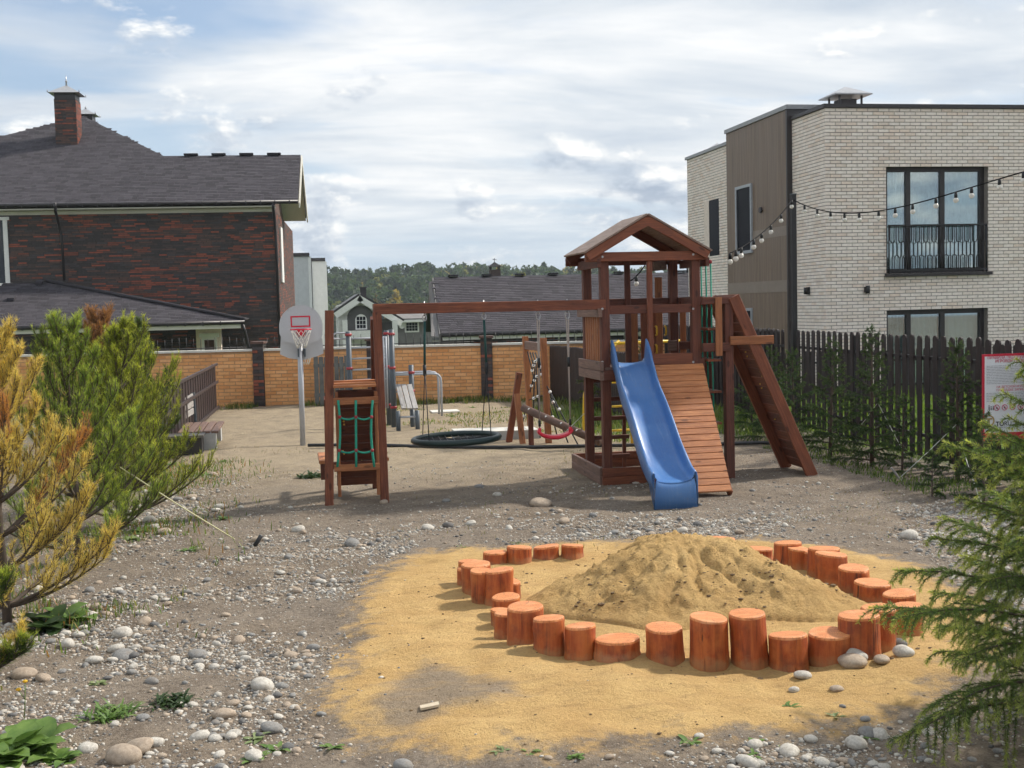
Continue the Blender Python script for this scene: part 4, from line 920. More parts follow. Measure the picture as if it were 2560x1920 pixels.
# ================================================================== brick wall with dark piers
def garden_wall():
    A, D, N = np.array([*WALL_A, 0.0]), np.array([*WALL_D, 0.0]), np.array([*WALL_N, 0.0])
    def s_at(px, py=940):
        d = ray(px, py); t = (A.dot(N))/(d[:2].dot(N[:2])); q = d*t; return (q-A).dot(D)
    piers = [(-7.2, -6.9), (s_at(634), s_at(661)), (s_at(919), s_at(936)), (s_at(1203), s_at(1232)), (s_at(1620), s_at(1640))]
    ztop = 1.225
    ends = [s_at(-120)]+[q for p in piers[1:] for q in p]+[s_at(1760)]
    tones = ['yellow_brick%d' % k for k in range(4)]; pk = lambda u, v: int(rng.choice(4, p=[.36, .30, .20, .14]))
    labs = ['yellow brick garden wall behind the young pines', 'short yellow brick wall section behind the basketball hoop', 'yellow brick wall section behind the grey exercise bars', 'yellow brick wall section behind the black climbing net', 'yellow brick wall section beside the dark slatted fence']
    for i in range(0, len(ends), 2):
        a, b2 = ends[i], ends[i+1]; o = A+D*a
        w = empty('brick_wall', o+D*(b2-a)/2, labs[i//2], 'wall', 'yellow brick wall sections')
        MB().obox(o-ZV*1.8-N*0.20, D*(b2-a), N*0.19, ZV*(1.8+ztop)).build('core', 'mortar_tan', w)
        courses(w, o+ZV*(-0.06)-N*0.012, D, ZV, N, b2-a, ztop+0.05, 0.245, 0.066, 0.0115, tones, pk, ind=90, focus=((b2-a)*(0.85 if i == 0 else 0.5), 0.6), depth=0.012)
        MB().obox(o-N*0.26+ZV*ztop-D*0.0, D*(b2-a), N*0.30, ZV*0.045).build('coping', 'wall_cap', w)
        # thin iron railing standing on the wall
        r = MB()
        n = int((b2-a)/0.16)
        for k in range(n): r.tube([o+D*(a*0+(k+0.5)*0.16)-N*0.1+ZV*(ztop+0.04), o+D*((k+0.5)*0.16)-N*0.1+ZV*(ztop+0.29+0.05*math.sin(k*0.55)**2)], 0.006, 4)
        r.tube([o-N*0.1+ZV*(ztop+0.09), o+D*(b2-a)-N*0.1+ZV*(ztop+0.09)], 0.009, 4)
        r.build('railing', 'steel_black', w)
    ct = ['clinker%d' % k for k in range(6)]; labs = ['dark brick pier between the two sections beside the hoop', 'dark brick pier behind the wall bars', 'dark brick pier behind the nest swing rope', 'dark brick pier behind the play tower']
    for (a, b2), lab in zip(piers[1:], labs):
        o = A+D*a+N*0.06; p = empty('brick_pier', o+D*(b2-a)/2, lab, 'pier', 'dark brick piers of the garden wall'); wd = b2-a
        MB().obox(o-ZV*1.7-N*0.36, D*wd, N*0.35, ZV*(1.7+ztop+0.16)).build('core', 'mortar_dark', p)
        courses(p, o-ZV*0.06-N*0.012, D, ZV, N, wd, ztop+0.21, 0.245, 0.062, 0.011, ct, lambda u, v: int(rng.choice(6, p=[.28, .26, .18, .07, .08, .13])), ind=60, focus=(wd/2, 0.6), depth=0.012)
        MB().obox(o-N*0.40-D*0.03+ZV*(ztop+0.165), D*(wd+0.06), N*0.45, ZV*0.05).build('cap', 'clinker2', p)
garden_wall()

# ================================================================== fences
def picket_mesh(w, hgt, t=0.02, round_top=True):
    sec = [(-w/2, 0), (w/2, 0), (w/2, hgt-w*0.4)]
    if round_top: sec += [(w*0.36, hgt-w*0.12), (w*0.14, hgt), (-w*0.14, hgt), (-w*0.36, hgt-w*0.12)]
    else: sec += [(w/2, hgt), (-w/2, hgt)]
    sec += [(-w/2, hgt-w*0.4)]; k = len(sec)
    V = [(a, -t/2, b2) for a, b2 in sec]+[(a, t/2, b2) for a, b2 in sec]
    # local X must follow the grain for the wood material, so the picket is modelled lying along X and stood up by its object
    V = [(z, y, -x) for x, y, z in V]
    me = bpy.data.meshes.new('picket'); me.from_pydata(V, [], [tuple(range(k)), tuple(range(k, 2*k))[::-1]]+[((i+1) % k, i, k+i, k+(i+1) % k) for i in range(k)]); me.materials.append(MATS['picket']); me.update(); return me
def picket_fence(p0, p1, hgt, w, step, lab, z0=0.06, both=True, name='picket_fence', posts=2.4, post_h=None, jit=0.012, rails=(0.3, 1.3)):
    p0 = np.array([*p0, 0.0]); p1 = np.array([*p1, 0.0]); L = np.linalg.norm(p1-p0); D = (p1-p0)/L; N = np.array([D[1], -D[0], 0])
    f = empty(name, p0, lab, 'fence'); me = picket_mesh(w, hgt)
    up = Matrix(((0, -D[0]*0-0, 0), (0, 0, 0), (0, 0, 0)))
    # local X -> world Z, local Z -> -D ... keep right-handed
    ex = Vector((0, 0, 1)); ez = Vector(tuple(-D)); ey = ez.cross(ex); rot = Matrix((ex, ey, ez)).transposed().to_quaternion()
    n = int(L/step)
    for i in range(n):
        for s in ((0.0, 1), (0.5, -1)) if both else ((0.0, 1),):
            q = p0+D*((i+0.5+s[0])*step)+N*s[1]*0.032
            o = link('picket', me, f, q+ZV*(z0+random.uniform(-jit, jit)), rot)
    for z in rails: MB().obox(p0+ZV*(z-0.02)-N*0.018, D*L, N*0.036, ZV*0.04).build('rail', 'steel_black', f)
    k = 0.0
    while k <= L:
        MB().obox(p0+D*(k-0.03)-N*0.03-ZV*0.3, D*0.06, N*0.06, ZV*((post_h or hgt)+0.3+z0-0.05)).build('post', 'steel_black', f); k += posts
    return f
zf = PX(2274, 836, 7.95)[2]
picket_fence((8.05, 18.5), (7.72, 10.2), zf-0.06, 0.105, 0.205, 'dark brown picket fence behind the row of small spruces', both=False, rails=(0.32, zf-0.28))
picket_fence((8.15, 27.0), (8.05, 18.9), zf-0.06, 0.105, 0.20, 'dark brown picket fence running back beyond the lamp post', both=True, rails=(0.32, zf-0.28))
picket_fence((8.9, 22.6), (16.5, 22.6), 0.98, 0.12, 0.155, 'lower dark brown fence in front of the white house', both=False, rails=(0.3, 0.8))
# slatted fence that closes the yard on the right, far end
picket_fence((5.62, 26.0), (6.0, 19.3), 1.18, 0.10, 0.115, 'dark slatted fence running from the brick wall towards the play tower', both=False, rails=(0.25, 0.95), z0=0.03, posts=1.7, post_h=1.2, name='slat_fence')
def panel_fence():
    p0 = np.array([-1.70, 26.85, 0]); p1 = np.array([-1.98, 17.5, 0]); L = np.linalg.norm(p1-p0); D = (p1-p0)/L; N = np.array([-D[1], D[0], 0])
    f = empty('panel_fence', p0, 'brown profiled sheet fence half hidden by the pines', 'fence'); n = int(L/0.2)
    for i in range(n): MB().obox(p0+D*i*0.2+D*0.004, D*0.192, N*0.022*(1 if i % 2 else 0.6), ZV*0.97).build('panel', 'fence_brown', f)
    for z in (0.98, 0.60, 0.05): MB().obox(p0+ZV*(z-0.025)+N*0.03, D*L, N*0.04, ZV*0.05).build('rail', 'fence_rail', f)
    for k in np.arange(0, L, 2.3): MB().obox(p0+D*k-N*0.06-ZV*0.3, D*0.06, N*0.055, ZV*1.28).build('post', 'fence_rail', f)
plain('fence_brown', (0.026, 0.015, 0.016), 0.55); plain('fence_rail', (0.05, 0.036, 0.037), 0.5)
panel_fence()
def board_gate():
    f = empty('board_gate', (0.55, 26.6, 0), 'grey weathered board gate against the brick wall', 'gate')
    x0, x1, z1 = PY(783, 900, 26.5)[0], PY(872, 900, 26.5)[0], PY(830, 890, 26.5)[2]; n = 7
    for i in range(n): a = x0+(x1-x0)*i/n; MB().box((a+0.008, 26.46, 0.0), (a+(x1-x0)/n-0.008, 26.485, z1-0.01*(i % 3))).build('board', 'gate_grey', f)
    for z in (0.25, z1-0.2): MB().box((x0, 26.485, z-0.04), (x1, 26.52, z+0.04)).build('rail', 'gate_grey', f)
    MB().box((x1-0.02, 26.44, -0.1), (x1+0.04, 26.52, z1+0.02)).build('post', 'steel_dark', f)
plain('gate_grey', (0.12, 0.125, 0.12), 0.8, var=0.3, scale=5)
board_gate()

# ================================================================== play tower with slide, ramp, climbing wall and swing beam
YF, YB_ = 13.40, 14.22            # front and back post lines
XL, XR = 3.53, 4.62
def F(x, y, Y=YF): return PY(x, y, Y)
def play_tower():
    t = empty('play_tower', ((XL+XR)/2, (YF+YB_)/2, 0), 'brown wooden play tower with pitched roof, blue slide and swing beam', 'play tower')
    B = lambda n, a, b2, w, h, mat='wood_dark', **k: beam(n, a, b2, w, h, mat, t, **k)
    PW = 0.10; ZR = 2.62
    zplat = 1.36
    # posts
    for x in (XL, XR):
        for y in (YF, YB_): B('post', (x, y, -0.1), (x, y, ZR), PW, PW, 'wood_dark', up=(0, 1, 0))
    # floor boards
    for i in range(8):
        y = YF-0.02+i*0.108; beam('floor_board', (XL-0.02, y, zplat-0.015), (XR+0.02, y, zplat-0.015), 0.10, 0.03, 'wood_aged', t)
    for y in (YF-0.075, YB_+0.075): B('joist', (XL-0.05, y, zplat-0.09), (XR+0.05, y, zplat-0.09), 0.045, 0.12)
    # boards round the platform, left side proud of the posts
    B('side_board', (XL-0.075, YF-0.12, zplat+0.02), (XL-0.075, YB_+0.10, zplat+0.02), 0.045, 0.105, 'wood_aged'); B('side_board', (XL-0.075, YF-0.12, zplat-0.09), (XL-0.075, YB_+0.10, zplat-0.09), 0.045, 0.105, 'wood_aged')
    B('side_board', (XL-0.075, YF-0.10, 1.99), (XL-0.075, YB_+0.12, 1.99), 0.045, 0.10, 'wood_aged')
    for i in range(7):
        y = YF+0.085+i*0.108; B('slat', (XL-0.03, y, zplat+0.07), (XL-0.03, y, 1.96), 0.022, 0.075, 'wood_orange', up=(0, 1, 0))
    # front rail, uprights
    B('rail', (XL+0.05, YF-0.01, 2.02), (XR-0.05, YF-0.01, 2.02), 0.045, 0.10)
    xm = F(1620, 700)[0]; xn = F(1568, 700, YB_)[0]
    B('upright', (xm, YF-0.055, zplat-0.02), (xm, YF-0.055, ZR), 0.045, 0.062, 'wood_red', up=(1, 0, 0)); B('upright', (xn, YB_, 1.36), (xn, YB_, ZR), 0.045, 0.07, up=(1, 0, 0))
    B('kick_board', (xm+0.02, YF-0.02, zplat+0.075), (XR-0.05, YF-0.02, zplat+0.075), 0.03, 0.13, 'wood_red')
    # back boards with yellow grips
    for px, w in ((1588, 0.105), (1614, 0.08), (1638, 0.07), (1652, 0.09), (1712, 0.075)):
        x = F(px, 830, YB_)[0]; B('back_board', (x, YB_+0.07, zplat-0.1), (x, YB_+0.07, 2.02 if px != 1652 else 2.4), w, 0.025, 'wood_orange' if px in (1588, 1652, 1712) else 'wood_red', up=(0, 1, 0))
    B('rail', (XL, YB_+0.035, 2.10), (XR+0.6, YB_+0.035, 2.10), 0.045, 0.10)
    q0, q1 = F(1627, 665, YB_-0.3), F(1661, 655, YB_+0.1); B('brace', (q0[0]-0.02, YB_-0.42, 2.52), (q1[0]+0.02, YB_+0.12, 2.55), 0.04, 0.11, 'wood_aged')
    B('seat_board', (F(1668, 885, YB_)[0], YB_-0.05, 1.56), (XR+0.02, YB_-0.05, 1.56), 0.04, 0.13, 'wood_aged')
    for px, py in ((1640, 827), (1663, 827), (1640, 873)):
        p = F(px, py, YB_+0.03); g = MB().tube([p+(0, 0.02, -0.055), p+(0, -0.035, -0.045), p+(0, -0.04, 0), p+(0, -0.035, 0.045), p+(0, 0.02, 0.055)], 0.013, 6); g.build('hand_grip', 'plastic_yellow', t)
    # side rails on the right
    for z in (2.10, zplat+0.02): B('side_rail', (XR+0.07, YF-0.05, z), (XR+0.07, YB_+0.1, z), 0.045, 0.10)
    # ---- roof
    y0, y1 = YF-0.16, YB_+0.06; ap = F(1620, 537, y0); el = F(1462, 633, y0); er = F(1780, 625, y0); ze = (el[2]+er[2])/2
    A0, A1 = np.array([ap[0], y0, ap[2]]), np.array([ap[0], y1, ap[2]])
    rf = empty_part = None
    for s, e in ((-1, el), (1, er)):
        E0 = np.array([e[0], y0, ze-0.01]); d = E0-A0; n = np.cross(d, (0, 1.0, 0)); n /= np.linalg.norm(n); n = n if n[2] > 0 else -n
        k = 9
        for i in range(k):                       # roof boards, running front to back
            c = A0+d*((i+0.5)/k)+n*0.012; w = np.linalg.norm(d)/k-0.002
            beam('roof_board', (c[0], y0, c[2]), (c[0], y1, c[2]), w, 0.02, 'wood_roof', t, up=tuple(n), ch=0.002)
        for y in (y0+0.03, y1-0.03):              # rafters
            c0 = A0*np.array([1, 0, 1])+np.array([0, y, 0])-n*0.052; c1 = c0+d*np.array([1, 0, 1])*0.985
            beam('rafter', c0+np.array([s*-0.0, 0, 0]), c1, 0.045, 0.10, 'wood_red' if y < YF else 'wood_dark', t, up=tuple(n))
    MB().prism([A0+np.array([0, 0.004, -0.02]), A0+np.array([-0.30, 0.004, -0.195]), A0+np.array([-0.30, 0.004, -0.275]), A0+np.array([0, 0.004, -0.125]), A0+np.array([0.30, 0.004, -0.275]), A0+np.array([0.30, 0.004, -0.195])], (0, 0.024, 0)).build('gusset', 'wood_red', t)
    # collar beams and eaves beams
    zc = F(1600, 640, y0)[2]
    B('tie_beam', (el[0]+0.02, YF-0.075, zc), (er[0]-0.03, YF-0.075, zc), 0.045, 0.105, 'wood_red'); B('tie_beam', (el[0]+0.02, YB_+0.075, zc-0.02), (er[0]-0.03, YB_+0.075, zc-0.02), 0.045, 0.10)
    B('eave_beam', (XL-0.075, y0+0.06, zc-0.07), (XL-0.075, y1-0.01, zc-0.07), 0.045, 0.10); B('eave_beam', (er[0]-0.035, y0+0.06, zc-0.075), (er[0]-0.035, y1-0.02, zc-0.075), 0.045, 0.10)
    # carriage bolts at the joints
    for px, py in ((1506, 642), (1733, 636), (1506, 772), (1733, 772), (1480, 640), (1760, 634), (1733, 905), (1506, 905)):
        q_ = F(px, py, YF-0.10); MB().disc((q_[0], YF-0.10, q_[2]), (0, 1, 0), 0.013, 0.012, 8).build('bolt', 'galvanised', t)
    # ---- sandbox frame round the feet
    for z in (0.055, 0.155):
        B('sandbox_board', (XL-0.08, YF-0.085, z), (XR+0.06, YF-0.085, z), 0.04, 0.097, 'wood_red'); B('sandbox_board', (XL-0.085, YF-0.06, z), (XL-0.085, YB_+0.55, z), 0.04, 0.097, 'wood_aged')
        B('sandbox_board', (XL-0.08, YB_+0.55, z), (XR+0.06, YB_+0.55, z), 0.04, 0.097, 'wood_red')
    # ---- ladder at the back
    for i in range(5): z = 0.22+i*0.235; B('rung', (XL+0.03, YB_+0.01, z), (XL+0.50, YB_+0.01, z), 0.04, 0.05, 'wood_dark')
    B('ladder_rail', (XL+0.50, YB_+0.25, 0.0), (XL+0.46, YB_+0.03, zplat), 0.045, 0.07)
    # ---- swing beam and its end frame
    bl = F(938, 772, 13.10); br = F(1500, 764, 13.40)
    B('swing_beam', (bl[0]-0.02, 13.12, 2.095), (br[0]+0.05, YF-0.01, 2.085), 0.09, 0.115, 'wood_red')
    lr0, lr1 = np.array([0.905, 13.10, 2.06]), np.array([0.925, 13.08, -0.1]); ll0, ll1 = F(823, 776, 13.04), np.array([0.318, 13.02, -0.1])
    B('frame_leg', lr1, lr0, 0.092, 0.092, 'wood_red', up=(0, 1, 0)); B('frame_leg', ll1, ll0, 0.092, 0.092, 'wood_red', up=(0, 1, 0))
    B('frame_leg', (0.885, 14.05, -0.1), (0.868, 13.18, 2.0), 0.06, 0.09, 'wood_dark', up=(0, 1, 0)); B('frame_leg', (0.34, 14.0, -0.1), (0.345, 13.5, 1.12), 0.06, 0.09, 'wood_dark', up=(0, 1, 0))
    q = lambda x, y: F(x, y, 13.0)
    for px, pt, pb in ((841, 980, 1246), (939, 978, 1241)):
        a, b2 = q(px, pt), q(px+3, pb); B('net_post', (a[0], 13.03, max(0.08, b2[2])), (a[0], 13.03, a[2]), 0.035, 0.05, 'wood_orange', up=(0, 1, 0))
    def rail(ya, yb, x0=833, x1=945, Y=12.985):
        z0, z1 = q(880, yb)[2], q(880, ya)[2]; a, b2 = q(x0, ya)[0], q(x1, ya)[0]; B('net_rail', (a, Y, (z0+z1)/2), (b2, Y, (z0+z1)/2), 0.035, z1-z0, 'wood_orange')
    rail(993, 1011); rail(1160, 1177, 835, 949)
    # shelf on top, leaning climbing panel behind it
    z = q(880, 965)[2]; s0, s1 = q(833, 970)[0], q(940, 970)[0]
    for i in range(3): beam('shelf_plank', (s0, 12.98+i*0.10, z+0.02*i), (s1, 12.98+i*0.10, z+0.02*i), 0.097, 0.028, 'wood_ramp', t)
    npl = 11; p0, p1 = np.array([0, 13.12, z-0.05]), np.array([0, 13.72, 0.10])
    nn = np.cross(p1-p0, (1.0, 0, 0)); nn /= np.linalg.norm(nn)
    for i in range(npl):
        c = p0+(p1-p0)*((i+0.5)/npl); w = np.linalg.norm(p1-p0)/npl-0.006; beam('panel_plank', (s0+0.03, c[1], c[2]), (s1-0.02, c[1], c[2]), 0.025, w, 'wood_dark', t, up=tuple((p1-p0)/np.linalg.norm(p1-p0)))
    for px, py in ((859, 1053), (860, 1061), (909, 1049), (857, 1127), (860, 1134), (904, 1152)):
        d = ray(px, py); tt = (p0-np.array([0, 0, EYE])).dot(nn)/d.dot(nn); c = d*tt+np.array([0, 0, EYE]); MB().ball(c+np.array([0, -0.018, 0]), 0.012, 0, 6, 4).build('bolt', 'bolt_gold', t)
    for x in (0.285, 0.955):
        beam('bench_seat', (x, 13.35, 0.42), (x, 14.15, 0.42), 0.10, 0.035, 'wood_ramp', t); beam('bench_support', (x, 13.42, 0.22), (x, 13.42, 0.40), 0.07, 0.06, 'wood_dark', t, up=(0, 1, 0))
    B('cross_bar', (0.25, 13.5, 0.36), (0.99, 13.5, 0.36), 0.045, 0.08)
    # green net
    xs = [(845, 843), (889, 890), (931, 935)]; zt, zb = q(889, 1000)[2], q(889, 1166)[2]
    lines = []
    for k, (a, b2) in enumerate(xs):
        pts = []
        for i in range(9):
            u = i/8; px = a+(b2-a)*u+(6 if k == 0 else 0 if k == 1 else -6)*math.sin(math.pi*u); p = q(px, 1000+166*u); p[1] = 12.955; pts.append(p)
        lines.append(pts); MB().tube(pts, 0.0135, 7).build('net_rope', 'rope_green', t)
    for u in (2, 6):
        for k in (0, 1):
            a, b2 = lines[k][u], lines[k+1][u]; MB().tube([a+(b2-a)*s-ZV*0.028*4*s*(1-s) for s in np.linspace(0, 1, 9)], 0.0115, 6).build('net_rope', 'rope_green', t)
        for k in range(3): MB().ball(lines[k][u]-np.array([0, 0.004, 0]), 0.021, 0, 7, 5).build('net_joint', 'paint_dull_red', t)
    # ---- slide
    slide(t, zplat)
    # ---- plank ramp
    x0, x1 = F(1632, 905, YF-0.1)[0], XR+0.055; tp = np.array([0, YF-0.085, zplat+0.01]); bt = np.array([0, G(1832, 1242)[1]+0.04, 0.055]); L = np.linalg.norm(bt-tp); S = (bt-tp)/L; nrm = np.cross((1, 0, 0), S); nrm = nrm if nrm[2] > 0 else -nrm
    n = 21; xr_b = G(1832, 1242)[0]
    for i in range(n):
        c = tp+S*((i+0.5)*L/n); u = (i+0.5)/n; xa = x0+0.02*u; xb = x1+(xr_b-x1)*u
        beam('plank', (xa, c[1], c[2]), (xb, c[1], c[2]), 0.024, L/n-0.004, 'wood_ramp', t, up=tuple(S))
    for x in (x0+0.08, x1-0.13): beam('ramp_runner', (x, *(tp-nrm*0.055)[1:]), (x+0.02, *(bt-nrm*0.045)[1:]), 0.045, 0.08, 'wood_red', t, up=tuple(nrm))
    # ---- frame and climbing wall on the right
    RP = G(1834, 1203); rx = RP[0]; zt = 2.115
    for y in (13.28, 14.02): B('post', (rx, y, -0.1), (rx, y, zt), PW, PW, 'wood_dark', up=(0, 1, 0))
    for y in (13.24, 14.08): B('bridge_beam', (XR+0.03, y, 2.10), (rx+0.10, y, 2.10), 0.045, 0.085, 'wood_dark')
    for y in (13.24, 14.08): B('bridge_beam', (XR+0.03, y, 1.56), (rx, y, 1.56), 0.045, 0.10, 'wood_dark')
    for i, (px, Y) in enumerate(((1751, 14.06), (1768, 14.06), (1797, 13.20), (1742, 14.10))):
        x = F(px, 820, Y)[0]; B('guard_board', (x, Y, 1.46), (x, Y, 2.135), 0.08, 0.022, 'wood_orange', up=(0, 1, 0))
    top = np.array([rx+0.05, 0, 2.14]); botx = G(2031, 1192)[0]
    for y in (13.22, 13.97): B('wall_rail', (top[0], y, top[2]), (botx+0.02, y, 0.0), 0.045, 0.135, 'wood_red')
    d = np.array([botx+0.02-top[0], 0, -top[2]]); L = np.linalg.norm(d); S = d/L; nw = np.array([S[2], 0, -S[0]]); nw = nw if nw[0] > 0 else -nw; n = 19
    for i in range(n):
        c = top+S*((i+0.5)*L*0.985/n)+nw*0.055; B('wall_plank', (c[0], 13.245, c[2]), (c[0], 13.945, c[2]), 0.022, L*0.985/n-0.004, 'wood_dark' if i % 3 else 'wood_red', up=tuple(S))
    B('wall_brace', (rx, 13.21, 1.63), (rx+0.52, 13.19, 1.63), 0.04, 0.10, 'wood_orange')
    for px, py in ((1864, 880), (1868, 891), (1901, 929), (1905, 940), (1900, 960), (1904, 970), (1937, 1048)):
        pp = top+nw*0.03; dd = ray(px, py); tt = (pp-np.array([0, 0, EYE])).dot(nw)/dd.dot(nw); c = dd*tt+np.array([0, 0, EYE]); MB().ball(c, 0.011, 0, 6, 4).build('bolt', 'bolt_gold', t)
    # ---- rope ladder hung from the eave beam
    xr = er[0]-0.155
    xs_ = er[0]+0.03
    ys = tuple(PX(px, 700, xs_)[1] for px in (1777, 1765, 1753)); ya, yz = min(ys), max(ys)
    for y in ys:
        MB().tube([(xs_, y, zc-0.06), (xs_+0.005, y, 1.6), (xs_+0.02, y, 0.25)], 0.0095, 6).build('ladder_rope', 'rope_green', t)
        MB().ball((xs_-0.005, y, zc-0.075), 0.026, 0, 8, 5).build('rope_bolt', 'paint_dull_red', t)
    for py in (752, 822, 899, 977, 1055):
        z = F(1768, py, YF+0.1)[2]; beam('ladder_step', (xs_, ya-0.09, z), (xs_+0.0, yz+0.09, z+0.004), 0.165, 0.026, 'wood_red', t)
        for y in ys: MB().ball((xs_+0.002, y, z-0.03), 0.017, 0, 6, 4).build('knot', 'rope_green', t)
wood('wood_roof', (0.16, 0.105, 0.080), (0.25, 0.17, 0.132), (0.34, 0.25, 0.20))

def slide(t, zp):
    "moulded wavy chute swept along its centre line, closed front box"
    x0, x1 = F(1528, 905, YF-0.1)[0]+0.015, F(1621, 905, YF-0.1)[0]+0.005; xb0, xb1 = G(1630, 1272)[0], G(1747, 1269)[0]; yb = G(1690, 1270)[1]
    prof = [(0.0, 0.0), (0.045, -0.004), (0.09, -0.07), (0.17, -0.24), (0.26, -0.385), (0.35, -0.475), (0.45, -0.60), (0.55, -0.735), (0.66, -0.90), (0.76, -1.015), (0.86, -1.10), (0.93, -1.135), (1.0, -1.145)]
    u = np.linspace(0, 1, 40); pu = np.array([p[0] for p in prof]); pz = np.array([p[1] for p in prof])
    z = np.interp(u, pu, pz)
    for _ in range(3): z[1:-1] = (z[:-2]+2*z[1:-1]+z[2:])/4
    y = YF-0.02+(yb-YF+0.02)*u; z = z+zp+0.04
    V, Fc = [], []
    ns = 0
    for i in range(len(u)):
        cx = (x0+x1)/2*(1-u[i])+(xb0+xb1)/2*u[i]; w = ((x1-x0)*(1-u[i])+(xb1-xb0)*u[i])/2
        wall = 0.165 + (0.115*max(0, 1-u[i]/0.10)) - 0.055*max(0, (u[i]-0.80)/0.2)
        sl = np.gradient(z, y)[i]; nv = np.array([-sl, 1.0]); nv /= np.linalg.norm(nv)      # (dy, dz) normal of the path
        nv = nv if nv[1] > 0 else -nv
        nv = nv*0.55+np.array([0, 0.45]); nv /= np.linalg.norm(nv)
        sec = []
        for k in range(-6, 7):
            a = k/6; sec.append((a*w*0.76, 0.026*abs(a)**2.6))
        half = [(w*0.85, 0.055), (w*0.895, wall*0.62), (w*0.915, wall-0.008), (w*0.95, wall), (w*0.995, wall-0.012), (w*1.0, wall-0.045), (w*0.985, wall*0.3), (w*0.93, -0.045), (w*0.86, -0.055)]
        full = [(-a, b2) for a, b2 in half][::-1]+sec+half
        ns = len(full)
        for a, b2 in full: V.append((cx+a, y[i]+nv[0]*b2, z[i]+nv[1]*b2))
    for i in range(len(u)-1):
        for j in range(ns-1): Fc.append((i*ns+j, i*ns+j+1, (i+1)*ns+j+1, (i+1)*ns+j))
    m = MB(); m.mesh(V, Fc, 0, True)
    # front box under the lip
    e = (len(u)-1)*ns; cxb = (xb0+xb1)/2; wb = (xb1-xb0)/2; zl = z[-1]
    fr = np.array(V[e:e+ns]); lowz = -0.02
    R0 = [tuple(p) for p in fr[8:ns-8]]
    ring = [np.array(p)+np.array([0, -0.018, -0.012]) for p in R0]; k = len(ring)
    mid = [np.array([cxb+(p[0]-cxb)*1.06, yb-0.035, max(lowz, p[2]-0.05)]) for p in ring]; bot = [np.array([cxb+(p[0]-cxb)*1.15, yb-0.03, lowz]) for p in ring]
    VV = R0+ring+mid+bot
    m.mesh(VV, [(a*k+j, (a+1)*k+j, (a+1)*k+j+1, a*k+j+1) for a in range(3) for j in range(k-1)], 0, True)
    for s in (-1, 1):                              # side skirts at the foot
        g = []
        for i in range(30, 40):
            q = V[i*ns+(5 if s < 0 else ns-6)]; g.append(q)
        VV = []; 
        for q in g: VV += [q, (q[0]+s*0.006, q[1], max(lowz, q[2]-0.34*((g.index(q)+1)/len(g))))]
        VV += [(cxb+s*wb*0.985, yb-0.033, g[-1][2]-0.04), (cxb+s*wb*0.985, yb-0.033, lowz)]
        m.mesh(VV, [(2*i, 2*i+1, 2*i+3, 2*i+2) for i in range(len(g))], 0, True)
    o = m.build('slide', 'slide_blue', t)
    wd = o.modifiers.new('weld', 'WELD'); wd.merge_threshold = 0.0015
    md = o.modifiers.new('thick', 'SOLIDIFY'); md.thickness = 0.006; md.offset = -1
    sc = MB()
    for k in range(7): a = random.uniform(-0.03, 0.03); sc.obox((cxb-0.03+a, yb-0.055, 0.045+random.random()*0.03), (0.004, 0, 0.0), (0, 0, 0.03+random.random()*0.05), (0, 0.002, 0))
play_tower()

